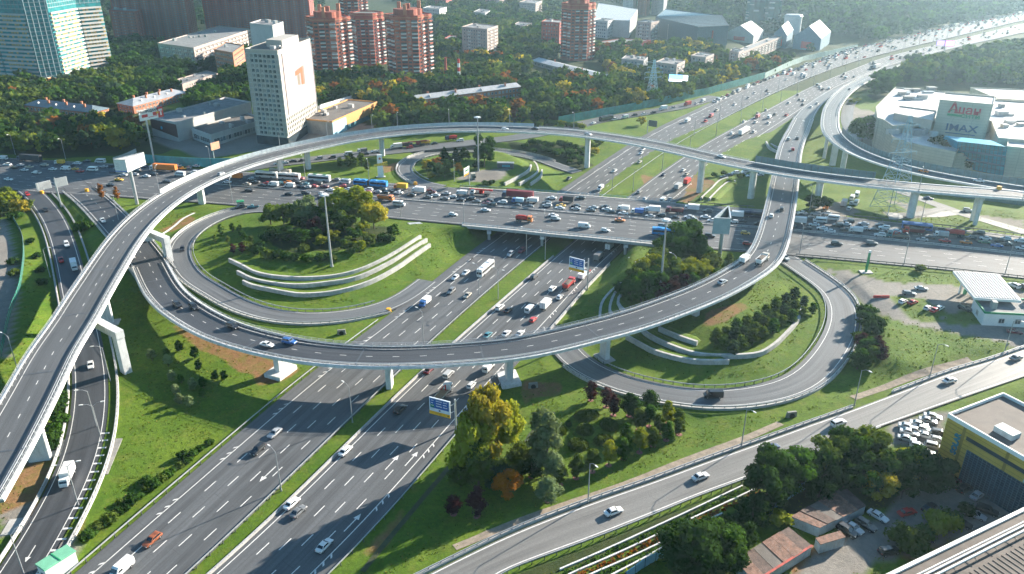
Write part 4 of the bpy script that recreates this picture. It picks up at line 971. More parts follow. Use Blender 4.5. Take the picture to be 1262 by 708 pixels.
for m_, s0, s1, z0, z1 in ((mat('sky_mural', (.35, .55, .62), .7, .2, .3), 0, .28, 0, hh), (M_ORANGE, .28, 1, hh*.35, hh), (mat('teal_mural', (.03, .16, .19), .7, .3, .3), .28, 1, 0, hh*.35)):
    mb = MB(); p0, p1 = a+d*Ld*s0+n*.12, a+d*Ld*s1+n*.12; mb.hexa([(*(p0-n*.1)[:2], z0), (*p0[:2], z0), (*p1[:2], z0), (*(p1-n*.1)[:2], z0)], [(*(p0-n*.1)[:2], z1), (*p0[:2], z1), (*p1[:2], z1), (*(p1-n*.1)[:2], z1)]); mb.build('painted_wall', m_, O.root)
O.flat_roof(M_ROOFB, .8, 6, M_ORANGE); O.done()
simple('storage_shed', 'grey shed with a white metal roof behind the orange hall', (392,143), (396,145), (440,131), 134, M_GREYW, 1, roof='hip', rise=1.8, chim=0, rm=M_ROOFW, near=True, pitch=5)
slab('grey brick apartment block with white end bays above the boiler chimneys', (570,71), (601,75), (614,69), 37, M_PINKW, 9, near=True, balc=4)
slab('small white office block far behind the round brick towers', (522,24), (542,26), (551,23), 12, M_WHITEW, 4)
simple('long_house', 'long house with a pale grey roof in front of the two boiler chimneys', (506,136), (511,138), (642,120), 124, M_BRICKO, 2, roof='hip', rm=M_ROOFM, chim=4, near=True)
slab('dark red apartment block left of the lone brick tower', (667,60), (689,62), (694,58), 29, M_BRICKD, 8)
simple('garage_row', 'long low blue grey roof among trees left of the power pylon', (628,98), (676,108), (684,104), 104, M_GREYW, 1, roof='hip', rise=1.5, rm=M_ROOFM, chim=0)
simple('garage_row', 'second long blue grey roof among trees nearer the power pylon', (655,80), (742,103), (750,98), 97, M_GREYW, 1, roof='hip', rise=1.5, rm=M_ROOFM, chim=2)
slab('pale end block beside the big tilted roof', (732,46), (748,48), (756,45), 27, M_WHITEW, 5)
slab('pinkish panel block in the middle of the far park', (783,49), (801,51), (811,48), 29, M_PINKW, 5, balc=3)
slab('pale colonnaded block left of the red brick cube', (822,49), (858,50), (868,47), 32, M_WHITEW, 4)
slab('square red brick block near the ribbed arena', (854,55), (877,58), (884,54), 39, M_BRICKD, 5)
slab('low red roofed house row before the pinkish panel block', (732,60), (770,62), (802,57), 55, M_BRICKD, 1, 'long_house')
slab('grey panel house behind trees left of the power pylon top', (765,92), (792,95), (797,90), 76, M_GREYW, 5, balc=3)
slab('grey panel house with sunlit gable above the blue screen', (806,103), (832,107), (842,101), 81, M_PINKW, 5, balc=3)
slab('beige panel house close to the motorway barrier', (850,88), (868,91), (878,86), 72, M_PINKW, 4, balc=3)
slab('beige gabled block right before the long autumn trees', (897,83), (908,86), (914,82), 66, M_PINKW, 5, balc=3)
slab('very long pale block leading towards the white sheds', (905,76), (912,79), (962,57), 66, M_PINKW, 4, balc=4)
slab('small brick block at the top edge right of the tallest brick tower', (536,9), (550,11), (557,8), -6, M_BRICKD, 6)
slab('low pale house deep in the grove right of the small white office', (584,24), (598,26), (605,22), 17, M_WHITEW, 3)
slab('pale house at the top edge above the grey brick block', (598,9), (616,11), (624,7), 0, M_PINKW, 5)
slab('low pinkish house between the grey brick block and the dark red block', (632,40), (648,42), (655,38), 33, M_PINKW, 3)
slab('pale five storey house at the top edge left of the dark red block', (640,17), (660,19), (668,15), 5, M_PINKW, 5)
slab('low red roofed school house beside the grey brick apartment block', (548,55), (562,57), (569,53), 50, M_BRICKD, 2)
for k, (u0, u1) in enumerate(((767,783),(785,800),(802,821))):
    slab(('left', 'middle', 'right')[k]+' one of three pale apartment slabs at the top edge', (u0,18), (u1-4,20), (u1,18), -14, M_WHITEW if k != 1 else M_BRICKO, 18)
# arena with ribbed roof and the big tilted roof
def px_prism(name, label, poly, z1, z0, wall, roof, near=False, par=.8, boxes=3, cat='building'):
    w = [tuple(gp(u, v, z1)[:2]) for u, v in poly]; s = Build(name, label, w, z0, z1-z0, wall, cat, near=near); s.flat_roof(roof, par, boxes); return s
s = px_prism('arena', 'broad dark arena with a ribbed roof', P(808,22, 820,12, 890,20, 898,32, 860,34), 22, 0, mat('dark_cladding', (.05, .09, .11), .6), mat('ribbed_roof', (.14, .2, .23), .5, .3, .4), boxes=0, cat='arena')
mb = MB(); A = np.array(s.lp)
for k in range(9):
    t = k/8; p0 = A[0]*(1-t)+A[-1]*t; p1 = A[1]*(1-t)+A[2]*t; mb.bar((*p0, s.h+1.2), (*p1, s.h+1.2), .8, 1.0)
s.part('roof_ribs', mb, M_GREYW); s.done()
s = px_prism('exhibition_hall', 'pale hall under a big tilted grey roof', P(732,24, 738,4, 786,12, 776,26), 20, 0, M_WHITEW, M_ROOFM, boxes=0, par=.3, cat='hall'); s.done()
def gable(name, label, A, B, C, vt, rise, wall, roof, cat='shed'):
    f = foot(A, B, C); h = htop(gp(*B), vt); s = Build(name, label, f, 0, h, wall, cat, near=False); P_ = np.array(s.lp)
    # gable ends on the side facing the camera
    i = s.facing()[0]; a, b, c, d = (P_[(i+k) % 4] for k in range(4)); m0, m1 = (a+b)/2, (c+d)/2; mb = MB()
    mb.add([(*a, h), (*b, h), (*c, h), (*d, h), (*m0, h+rise), (*m1, h+rise)], [(1,2,5,4), (3,0,4,5)]); s.part('roof', mb, roof); s.mb.add([(*a, h), (*b, h), (*m0, h+rise)], [(0,1,2)]); s.mb.add([(*c, h), (*d, h), (*m1, h+rise)], [(0,1,2)])
    mb = MB(); n = s.face(i)[2]; e0, e1 = a*.7+b*.3, a*.3+b*.7; mb.quad((*(e0+n[:2]*.1), 0), (*(e1+n[:2]*.1), 0), (*(e1+n[:2]*.1), h*.6), (*(e0+n[:2]*.1), h*.6)); s.part('gate', mb, M_REDP); return s.done()
gable('boat_shed', 'smaller white gabled shed by the river', (952,55), (968,58), (976,50), 44, 9, mat('blue_shed_wall', (.12,.2,.26), .7), M_ROOFW)
gable('boat_shed', 'larger white gabled shed by the river with blue front', (977,58), (1010,62), (1022,52), 48, 12, mat('blue_shed_wall', (.12,.2,.26), .7), M_ROOFW)
gable('tent_hall', 'white tent shaped hall left of the river sheds', (894,48), (928,52), (940,45), 44, 10, M_WHITEW, M_ROOFW)
mb = MB(); c = gp(975, 42); t_ = thing('storage_drum', 'round pale tank behind the river sheds', 'tank', c); mb.tube((0,0,0), (0,0,22), 11, 11, 20); mb.build('tank_wall', M_WHITEW, t_); mb = MB(); mb.tube((0,0,22), (0,0,24), 11.6, 10, 20); mb.build('tank_lid', M_ROOFM, t_)
for lab, u, hh in (('tall dark green glass tower at the top edge, left of the river', 930, 120), ('second dark green glass tower touching the first at the top edge', 948, 105)):
    c = gp(u, 31)[:2]; s = Build('glass_tower', lab, [(c[0]+13*cos(t)*1.1, c[1]+13*sin(t)) for t in np.linspace(0, 2*pi, 12, endpoint=False)], 0, hh, mat('dark_green_glass', (.015, .07, .07), .15, .6, .12, spec=.8), near=False)
    mb = MB(); z = 4
    while z < hh:
        if rng.random() < .75:
            i = rng.choice(s.facing()); a, d, n, Ld = s.face(i); mb.bar((*(a+n*.2)[:2], z), (*(a+d*Ld+n*.2)[:2], z), .6, rng.uniform(1, 3))
        z += 3.5
    s.part('floor_edges', mb, M_WHITEW); s.flat_roof(M_ROOFG, 1, 0); s.done()
# chimneys
for lab, u, vb, vt, red in (('slim dark brick boiler chimney left of the striped one', 550, 107, 71, False), ('red and white striped boiler chimney', 566, 108, 73, True)):
    c = gp(u, vb); hh = htop(c, vt); t_ = thing('boiler_chimney', lab, 'chimney', c); n = 7
    for k in range(n):
        mb = MB(); z0, z1 = hh*k/n, hh*(k+1)/n; mb.tube((0,0,z0), (0,0,z1), 1.5-.5*k/n, 1.5-.5*(k+1)/n, 12); mb.build('stack_ring', (M_WHITEP if k % 2 else M_REDP) if red else M_BRICKD, t_)

# --- shopping centre
M_ = Build('shopping_centre', 'large cream shopping centre with white roofs and red store lettering', [tuple(gp(u, v, 16)[:2]) for u, v in P(1079.5,133.5, 1103.5,109, 1165,114.5, 1228,121, 1227,125, 1330,131, 1330,180, 1230,172, 1222,151, 1161,146, 1149,152, 1100,157, 1088,149, 1081,147)], 0, 16, M_CREAM, 'shopping centre', near=False)
M_.flat_roof(M_ROOFW, 1.0, 0, M_CREAM); MO = np.array(M_.o)
def wing(nm, poly, z1, z0, wall, roof, par=.8):
    w = [tuple(gp(u, v, z1)[:2]-MO[:2]) for u, v in poly]; w = ccw(w); mb = MB(); mb.prism(w, z0, z1, bottom=False); o = mb.build(nm, wall, M_.root)
    mb = MB(); n = len(w); mb.prism([(x*.99+np.mean([p[0] for p in w])*.01, y*.99+np.mean([p[1] for p in w])*.01) for x, y in w], z1-.2, z1+.07, bottom=False); mb.build('roof', roof, o)
    mb = MB()
    for i in range(n): mb.bar((*w[i], z1+par), (*w[(i+1) % n], z1+par), .4, par+.1)
    mb.build('parapet', wall, o); return w
wing('cinema_block', P(1158,124.6, 1164.5,115.7, 1226,120.7, 1224,130.5), 30, 10, M_CREAM, M_ROOFW)
wing('lower_front_block', P(1161,146, 1163,141, 1218,146, 1214,151.5), 20.5, 4, M_CREAM, M_ROOFW)
wing('raised_roof_box', P(1102,141, 1108,132, 1154,138, 1149,150.5), 19.5, 15, M_BEIGE, M_ROOFW)
wing('rear_wing', P(1196,109, 1340,115, 1340,129, 1229,123), 13, 0, M_CREAM, mat('grey_gravel_roof', (.42, .42, .41), .8, .15, .1))
wing('front_terrace', P(1146,156, 1150,174, 1180,190, 1243,186, 1246,166, 1240,158, 1160,148), 9.5, 0, M_CREAM, M_ROOFM, .5)
wing('curved_front', P(1088,152, 1091,162, 1100,170, 1118,176.5, 1140,182, 1178,189, 1184,180, 1152,167), 12, 0, M_CREAM, M_ROOFM)
wing('right_front_block', P(1241,182, 1340,192, 1340,176, 1243,169), 15, 0, M_CREAM, M_ROOFW)
# sloped blue glass atrium
tl, tr, br, bl = gp(1181,175,17)-MO, gp(1241,181.5,17)-MO, gp(1236,217,0)-MO, gp(1176,205,0)-MO
bk = np.array((0, 14.0, 0)); mb = MB(); mb.hexa([bl, br, br+bk*1.6, bl+bk*1.6], [tl, tr, tr+bk, tl+bk]); at_ = mb.build('glass_atrium', M_GLASSB, M_.root)
mb = MB()
for k in range(13): t = k/12; p0 = bl*(1-t)+br*t+(0,-.1,.1); p1 = tl*(1-t)+tr*t+(0,-.1,.1); mb.tube(p0, p1, .12, .12, 4)
for t in (0, .17, .34, .5, .66, .83, 1): mb.tube(bl*(1-t)+tl*t+(0,-.1,.1), br*(1-t)+tr*t+(0,-.1,.1), .12 if t not in (.34, .66) else .7, None, 4)
mb.build('glazing_frame', mat('dark_blue_frame', (.0, .10, .17), .6), at_)
# lettering on the tall block
w0, w1 = gp(1158,124.6,30), gp(1224,130.5,30); d = (w1-w0); Ld = np.linalg.norm(d); d /= Ld; n = np.array((d[1], -d[0], 0)); 
M_SIGNR = mat('sign_red', (.42, .008, .03), .5); M_SIGNG = mat('sign_green', (.01, .22, .10), .5); M_SIGNB = mat('sign_blue', (.0, .055, .14), .5)
ctr = w0+d*Ld*.50+n*.25-MO
text_on(M_.root, 'А', 7.8, ctr-d*Ld*.20+(0,0,-3.5), d, M_SIGNR, 'store_lettering', .15, bold=.14)
text_on(M_.root, 'шан', 6.2, ctr+d*Ld*.065+(0,0,-4.0), d, M_SIGNR, 'store_lettering', .15, bold=.12, xs=1.12)
text_on(M_.root, 'СИТИ', 2.5, ctr+d*Ld*.14+(0,0,-7.3), d, M_SIGNG, 'store_lettering', .15, bold=.07, xs=1.35)
mb = MB(); p0 = ctr-d*Ld*.30; p1 = ctr-d*Ld*.02; mb.bar((*p0[:2], p0[2]-6.4), (*p1[:2], p1[2]-6.5), .3, 1.3); mb.build('green_bar', M_SIGNG, M_.root)
mb = MB(); p0 = ctr-d*Ld*.285; p1 = ctr-d*Ld*.225; mb.bar((*p0[:2], p0[2]-4.2), (*p1[:2], p1[2]-3.8), .3, 1.2); mb.build('green_leaf', M_SIGNG, M_.root)
w0, w1 = gp(1161,146,20.5), gp(1214,151.5,20.5); d = (w1-w0); Ld = np.linalg.norm(d); d /= Ld; n = np.array((d[1], -d[0], 0)); ctr = w0+d*Ld*.5+n*.25-MO
text_on(M_.root, 'IMAX', 5.4, ctr+(0,0,-4.6), d, M_SIGNB, 'cinema_lettering', .15, bold=.10, xs=1.25)
mb = MB(); p0 = ctr-d*7.5; p1 = ctr+d*7.5; mb.bar((*p0[:2], p0[2]-7.4), (*p1[:2], p1[2]-7.4), .3, .5); mb.build('sign_underline', M_SIGNB, M_.root)
for k in range(26):        # rooftop plant
    u, v = (rng.uniform(1108,1150), rng.uniform(112,124)) if k < 12 else (rng.uniform(1098,1150), rng.uniform(156,168)) if k < 19 else (rng.uniform(1232,1258), rng.uniform(132,160))
    z = 16 if k < 12 or k >= 19 else 12.5; p = gp(u, v, z)-MO; w, dd, hh = rng.uniform(2, 7), rng.uniform(2, 5), rng.uniform(1, 3.2); mb = MB(); mb.box(p[0]-w/2, p[0]+w/2, p[1]-dd/2, p[1]+dd/2, z-1, z+hh); mb.box(p[0]-w/2-.3, p[0]+w/2+.3, p[1]-dd/2-.3, p[1]+dd/2+.3, z+hh, z+hh+.25); mb.build('air_handling_unit', [M_STEEL, M_WHITEW, M_GREYW][k % 3], M_.root)
M_.done()

# --- filling station
S = Build('station_shop', 'white filling station shop with a green roof edge', [tuple(gp(u, v, 4.5)[:2]) for u, v in P(1200.5,368, 1214,386, 1300,390, 1300,371)], 0, 4.5, M_WHITEP); S.flat_roof(M_ROOFG, .5, 3, M_GREENP2); S.windows(1, 5, 1.6, 1.5, 1.2, 3); S.done()
cz = 6.6; w = ccw([tuple(gp(u, v, cz)[:2]) for u, v in P(1174.5,334, 1231,338, 1259,370.5, 1201,367)]); cc = np.mean(np.array(w), 0); t_ = thing('station_canopy', 'filling station canopy with a grey ribbed roof and white edge', 'canopy', (*cc, 0)); w = [(x-cc[0], y-cc[1]) for x, y in w]
mb = MB(); mb.prism(w, cz-.9, cz); mb.build('fascia', M_WHITEP, t_); mb = MB(); mb.prism([(x*.955, y*.955) for x, y in w], cz-.2, cz+.08, bottom=False); mb.build('roof', mat('canopy_roof', (.20, .215, .22), .6, .15, .2), t_)
mb = MB(); A = np.array(w)*.95
for k in range(1, 17): t = k/17; mb.bar((*(A[0]*(1-t)+A[1]*t), cz+.22), (*(A[3]*(1-t)+A[2]*t), cz+.22), .22, .2)
mb.build('roof_seam', M_WHITEP, t_)
for t in ((.15,.2),(.85,.2),(.15,.8),(.85,.8),(.5,.2),(.5,.8)):
    p = (np.array(w[0])*(1-t[0])+np.array(w[1])*t[0])*(1-t[1])+(np.array(w[3])*(1-t[0])+np.array(w[2])*t[0])*t[1]; mb = MB(); mb.box(p[0]-.3, p[0]+.3, p[1]-.3, p[1]+.3, -.3, cz-.5); mb.build('column', M_WHITEP, t_)
    mb = MB(); q_ = p*.92; mb.box(q_[0]-.5+1.2, q_[0]+.5+1.2, q_[1]-.35, q_[1]+.35, 0, 1.9); o = mb.build('fuel_pump', M_GREENP2, t_)
mb = MB(); a, b_ = np.array(w[2]), np.array(w[3]); e = a+(b_-a)*.3; o_ = np.array((.05, -.05)); mb.bar((*(a+o_), cz-.1), (*(e+o_), cz-.1), .25, .7); mb.build('red_fascia_band', M_REDP, t_)

# --- yellow clad hall at the lower right
zr = htop(gp(1154,574,-3), 513.5); pts = [tuple(gp(u, v, zr)[:2]) for u, v in P(1168.5,513.5, 1235.6,488, 1330,536, 1300,589)]
Yb = Build('yellow_hall', 'hall clad in yellow tiles with a dark glass front and flat grey roof', pts, -3, zr+3, M_YELLOW, 'hall', near=False)
def at_(k, p): return np.allclose(np.array(Yb.lp[k % 4])+np.array(Yb.o[:2]), p, atol=1e-3)
i = [k for k in range(4) if (at_(k, pts[0]) and at_(k+1, pts[3])) or (at_(k, pts[3]) and at_(k+1, pts[0]))][0]
a, d, n, Ld = Yb.face(i); H_ = Yb.h
def fr(s0, s1, z0, z1, o=.12): return [(*(a+d*s+n*o)[:2], z) for s, z in ((s0, z0), (s1, z0), (s1, z1), (s0, z1))]
def slabf(nm, s0, s1, z0, z1, o, m_): 
    mb = MB(); f0 = fr(s0, s1, z0, z1, o); f1 = fr(s0, s1, z0, z1, -.05); mb.add(f0+f1, [(0,1,2,3), (0,4,5,1), (1,5,6,2), (2,6,7,3), (3,7,4,0)]); return Yb.part(nm, mb, m_)
g0, g1 = 6.5, 6.5+26; gl = slabf('glass_front', g0, g1, 0.3, H_*.63, .08, mat('dark_front_glass', (.012,.045,.075), .2, .3, .3))
mb = MB()
for k in range(27): s_ = g0+(g1-g0)*k/26; p = a+d*s_+n*.12; mb.box(p[0]-.05, p[0]+.05, p[1]-.05, p[1]+.05, .3, H_*.63)
for k in range(15): z = .3+(H_*.63-.3)*k/14; mb.bar((*(a+d*g0+n*.12)[:2], z), (*(a+d*g1+n*.12)[:2], z), .1, .08)
mb.build('glazing_frame', mat('teal_frame', (.05, .14, .18), .5), gl)
slabf('window_strip', 5.5, 33, H_*.78, H_*.85, .08, M_GLASSD)
mb = MB()
for z in np.arange(1.0, H_, 1.1): mb.bar((*(a+n*.03)[:2], z), (*(a+d*g0+n*.03)[:2], z), .06, .05); mb.bar((*(a+d*g1+n*.03)[:2], z), (*(a+d*Ld+n*.03)[:2], z), .06, .05)
mb.build('tile_joint', mat('ochre_joint', (.35, .2, .03), .7), Yb.root)
text_on(Yb.root, 'SOLARIS'[:5], 1.9, (*(a+d*3.6+n*.2)[:2], H_*.62), (0, 0, 1), mat('sign_teal', (.05, .2, .26), .4), 'vertical_lettering', .15, up=tuple(-d), bold=.06)
for s_ in (20, 29.5): slabf('lamp_box', s_, s_+1.3, H_*.66, H_*.72, .5, M_BLUEW)
Yb.flat_roof(mat('streaked_roof', (.125, .105, .09), .8, .3, .12, dirt=(.07, .065, .06)), .9, 0, M_WHITEP)
for s_, w_ in ((8.5, 4.5), (21, 1.4)):
    p = a+d*s_-n*4.0; mb = MB(); lo = [p, p+d*w_, p+d*w_-n*3, p-n*3]; mb.hexa([(*q_[:2], H_) for q_ in lo], [(*q_[:2], H_+1.5) for q_ in lo]); mb.build('roof_hatch', [M_TIN, M_RUST][s_ > 10], Yb.root)
p = a+d*25-n*9; mb = MB(); mb.tube((*p[:2], H_), (*p[:2], H_+4), .08, .08, 5); mb.tube((p[0]-1, p[1], H_+3), (p[0]+1, p[1], H_+3.2), .08, .08, 5); mb.tube((p[0]-.7, p[1]+.5, H_+2.2), (p[0]+.8, p[1]-.5, H_+2.3), .1, .1, 5); mb.build('aerial', M_WHITEP, Yb.root); Yb.done()

# --- dark roof with pale pipes filling the bottom right corner
zr = 9.0; pts = [tuple(gp(u, v, zr)[:2]) for u, v in P(1092,712, 1262,630, 1420,560, 1420,900, 1010,900, 1040,740)]
B_ = Build('workshop', 'big dark ribbed roof with a pale edge and pipes in the bottom right corner', pts, -3, zr+3, M_GREYW, 'workshop', near=False); B_.flat_roof(mat('brown_ribbed_roof', (.105, .085, .072), .8, .35, .3), .0, 0); O3 = np.array(B_.o)
e0, e1 = gp(1080,718,zr)-O3, gp(1300,611,zr)-O3; d = (e1-e0)/np.linalg.norm(e1-e0); n = np.array((d[1], -d[0], 0))
mb = MB(); mb.bar(e0+(0,0,.5), e1+(0,0,.5), .7, .9); mb.build('roof_edge', M_WHITEP, B_.root)
for o_, r_, hh in ((2.6, .16, .9), (3.3, .2, 1.0), (4.3, .22, 1.15)):
    mb = MB(); mb.tube(e0+n*o_+(0,0,hh), e1+n*o_+(0,0,hh), r_, r_, 8); mb.build('pipe', M_WHITEP, B_.root)
for k in range(9):
    p = e0+(e1-e0)*(k+.5)/9+n*3.4; mb = MB(); mb.bar(p-n*1.3+(0,0,.8), p+n*1.6+(0,0,.8), .12, .12); mb.bar(p-n*1.2+(0,0,.7), p-n*1.19+(0,0,.7), .12, .9); mb.bar(p+n*1.4+(0,0,.7), p+n*1.41+(0,0,.7), .12, .9); mb.build('pipe_support', M_STEELD, B_.root)
mb = MB()
for k in range(40):
    p = e0+(e1-e0)*k/40; mb.bar(p+n*6+(0,0,.16), p+n*60+(0,0,.16), .12, .12)
mb.build('roof_rib', mat('brown_ribbed_roof', (.105, .085, .072)), B_.root); B_.done()

# --- garages with rusty tin roofs
def garage(label, poly, z1, n_bays, stripe=False, z0=-3.0):
    w = [gp(u, v, z1) for u, v in poly]; a, b_, c, d_ = w; cc = (a+b_+c+d_)/4; cc[2] = z0; t_ = thing('tin_garage', label, 'garage', cc)
    for k in range(n_bays):
        t0, t1 = k/n_bays, (k+1)/n_bays; p = [a*(1-t0)+b_*t0, a*(1-t1)+b_*t1, d_*(1-t1)+c*t1, d_*(1-t0)+c*t0]; p = [x-cc for x in p]; dz = rng.uniform(-.12, .12)
        sh = .985; m_ = sum(p)/4; p = [m_+(x-m_)*sh for x in p]
        mb = MB(); ring = ccw([tuple(x[:2]) for x in p]); mb.prism(ring, -1, z1-z0+dz); mb.build('garage_bay', M_TIN, t_)
        mb = MB(); m2 = (m_[0], m_[1]); mb.prism([(m2[0]+(x-m2[0])*1.03, m2[1]+(y-m2[1])*1.03) for x, y in ring], z1-z0+dz, z1-z0+dz+.12); mb.build('roof_sheet', [M_RUST, M_RUST2, M_ROOFB, M_RUST][k % 4], t_)
    if stripe:
        mb = MB(); mb.bar(a-cc+(0,0,.22), b_-cc+(0,0,.22), .5, .1); mb.build('red_roof_edge', mat('faded_red', (.35, .05, .035), .7, .4, 1.0), t_)
garage('row of tin garages with a red edged rusty roof at the bottom', P(930,718, 1001,673, 972,650, 905,690), -.4, 6, True)
garage('row of blue tin garages with dark patched roofs below the bushes', P(1010,651, 1067,624, 1040,600, 975,637), -.4, 6)
garage('single small blue tin shed with a rusty roof', P(1011,672, 1042,663, 1035,655, 1005,664), -.6, 1)
# ---------------------------------------------------------------- trees
def leafmat(name, src):
    m = bpy.data.materials.new(name); m.use_nodes = True; t = m.node_tree; t.nodes.clear()
    out = N(t, 'OutputMaterial'); mix = N(t, 'MixShader'); d = N(t, 'BsdfDiffuse'); tr = N(t, 'BsdfTranslucent'); mix.inputs[0].default_value = 0.30
    if src == 'object':
        oi = N(t, 'ObjectInfo'); base = oi.outputs['Color']; f = noise(t, 0.55, 3, 0.6)
        c = mixc(t, ramp(t, f, [(0.3, 0.0), (0.7, 1.0)]), base, (1.25, 1.18, 0.9), 'MULTIPLY')
        c = mixc(t, ramp(t, noise(t, 2.3, 2, 0.6), [(0.35, 0.3), (0.6, 0.0)]), c, (0.5, 0.55, 0.5), 'MULTIPLY')
    else:
        a = N(t, 'Attribute'); a.attribute_name = 'tint'; c = mixc(t, ramp(t, noise(t, 0.35, 3, 0.6), [(0.3, 0.0), (0.7, 1.0)]), a.outputs['Color'], (1.3, 1.22, 0.95), 'MULTIPLY')
    L(t, c, d.inputs[0]); L(t, mixc(t, 1.0, c, (1.5, 1.5, 0.7), 'MULTIPLY'), tr.inputs[0])
    L(t, d.outputs[0], mix.inputs[1]); L(t, tr.outputs[0], mix.inputs[2]); L(t, mix.outputs[0], out.inputs[0]); return m
M_LEAF = leafmat('leaves', 'object'); M_LEAFT = leafmat('leaves_far', 'tint')
M_BARK = mat('bark', (0.11, 0.085, 0.06), 0.9, 0.3, 3.0)
def crown_pts(shape, n, leaf, seed, core=True):
    """leaf quads of a crown of height 1 (z 0..1); returns verts (4n,3), and core blobs (verts, faces)"""
    r = np.random.RandomState(seed); blobs = []
    if shape == 'cone':
        for z in np.linspace(0.06, .95, 9):
            k = max(2, int(7*(1-z)+1)); R_ = .30*(1-z)+.03
            for j in range(k): a = 2*pi*j/k+r.rand()*2; blobs.append((R_*.6*cos(a), R_*.6*sin(a), z, R_*.62+.02, .085))
    elif shape == 'slim':
        for z in np.linspace(.05, .95, 13):
            R_ = .15*sin(pi*min(1, z*.85+.12))**.6; a = r.rand()*6.3; blobs.append((R_*.5*cos(a), R_*.5*sin(a), z, R_*.8+.03, .08))
    elif shape == 'bush':
        for j in range(13):
            a = r.rand()*6.3; q_ = r.rand()**.5*.55; blobs.append((q_*cos(a), q_*sin(a), .30+.35*r.rand()*(1-q_), .30+.1*r.rand(), .30))
    elif shape == 'tall':
        for j in range(22):
            z = r.rand()**.8*.86+.06; R_ = .26*sin(pi*min(1, z*.8+.16))**.7; a = r.rand()*6.3; q_ = R_*r.rand()**.5; blobs.append((q_*cos(a), q_*sin(a), z, .12+.06*r.rand(), .11))
    else:
        nb = 24
        for j in range(nb):
            z = .15+.75*r.rand(); R_ = .42*max(0, 1-((z-.48)/.56)**2)**.5; a = r.rand()*6.3; q_ = R_*(.35+.65*r.rand()**.5); blobs.append((q_*cos(a), q_*sin(a), z, .13+.08*r.rand(), .12+.05*r.rand()))
    B = np.array(blobs); w = B[:, 3]**2; pick = r.choice(len(B), n, p=w/w.sum()); b = B[pick]
    d = r.randn(n, 3); d[:, 2] = np.abs(d[:, 2])*1.0-.35*r.rand(n)*2; d /= np.linalg.norm(d, axis=1)[:, None]
    rad = .72+.42*r.rand(n)**.7
    p = b[:, :3]+d*np.stack((b[:, 3], b[:, 3], b[:, 4]), 1)*rad[:, None]; p[:, 2] = np.clip(p[:, 2], .0, 1.08)
    nn = d+r.randn(n, 3)*.55; nn[:, 2] += .25; nn /= np.linalg.norm(nn, axis=1)[:, None]
    t = np.cross(nn, r.randn(n, 3)); t /= np.linalg.norm(t, axis=1)[:, None]; s = np.cross(nn, t)
    L_ = (leaf*(.6+.8*r.rand(n)))[:, None]; W_ = L_*(.55+.3*r.rand(n))[:, None]
    v = np.stack((p-t*L_-s*W_*.6, p+t*L_*.2-s*W_, p+t*L_+s*W_*.3, p-t*L_*.3+s*W_), 1).reshape(-1, 3)
    return v, B
def raw_mesh(name, v, mats, tint=None, extra=None):
    """mesh of loose quads, optionally plus an extra (verts, faces) body"""
    n = len(v)//4; me = bpy.data.meshes.new(name); ve = v; fl = np.arange(4*n, dtype=np.int32)
    ls = np.arange(0, 4*n, 4, dtype=np.int32); lt = np.full(n, 4, np.int32)
    if extra is not None:
        ev, ef = extra; fl = np.concatenate((fl, (np.array(ef).ravel()+len(v)).astype(np.int32))); ve = np.vstack((v, ev))
        ls = np.concatenate((ls, 4*n+np.arange(0, 4*len(ef), 4, dtype=np.int32))); lt = np.concatenate((lt, np.full(len(ef), 4, np.int32)))
    me.vertices.add(len(ve)); me.vertices.foreach_set('co', np.ascontiguousarray(ve, np.float32).ravel()); me.loops.add(len(fl)); me.loops.foreach_set('vertex_index', fl)
    me.polygons.add(len(ls)); me.polygons.foreach_set('loop_start', ls)
    try: me.polygons.foreach_set('loop_total', lt)
    except Exception: pass
    if tint is not None:
        a = me.color_attributes.new('tint', 'FLOAT_COLOR', 'POINT'); c = np.ones((len(ve), 4), np.float32); c[:, :3] = tint; a.data.foreach_set('color', c.ravel())
    me.update(calc_edges=True); me.validate()
    for m_ in mats: me.materials.append(m_)
    return me
def core_of(B, k=.74):
    mb = MB()
    for x, y, z, a, c in B: mb.sphere((x, y, z), a*k, a*k, c*k, 6, 4)
    return np.array(mb.v), mb.f
CROWN = {}
def crown_mesh(shape, var, hi=True):
    k = (shape, var, hi)
    if k not in CROWN:
        n, lf = {'round': (2600, .034), 'tall': (2200, .027), 'slim': (800, .026), 'cone': (1300, .026), 'bush': (1300, .055)}[shape]
        if not hi: n //= 4; lf *= 1.7
        v, B = crown_pts(shape, n, lf, hash_(shape)+var*17); CROWN[k] = raw_mesh('crown_leaves', v, [M_LEAF], extra=core_of(B))
    return CROWN[k]
def hash_(s): return sum((i+1)*ord(c) for i, c in enumerate(s)) % 1000
TRUNK = {}
def trunk_mesh(shape):
    if shape not in TRUNK:
        mb = MB(); r = random.Random(hash_(shape)); base = {'round': .30, 'tall': .16, 'slim': .22, 'cone': .08, 'bush': .12}[shape]
        top = {'round': .62, 'tall': .8, 'slim': .85, 'cone': .9, 'bush': .3}[shape]
        th = .022 if shape != 'bush' else .03
        mb.tube((0,0,-.03), (.01,0,base), th*1.3, th, 8, False); mb.tube((.01,0,base), (-.005,.01,top), th, th*.3, 7)
        for k in range(5 if shape in ('round', 'tall') else 2):
            a = k*1.3+r.random(); z = base*(.8+.25*k*.5); mb.tube((0,0,z), (.2*cos(a)*(1 if shape == 'round' else .6), .2*sin(a)*(1 if shape == 'round' else .6), z+.22), th*.6, th*.2, 5)
        TRUNK[shape] = mb.mesh('tree_trunk', M_BARK)
    return TRUNK[shape]
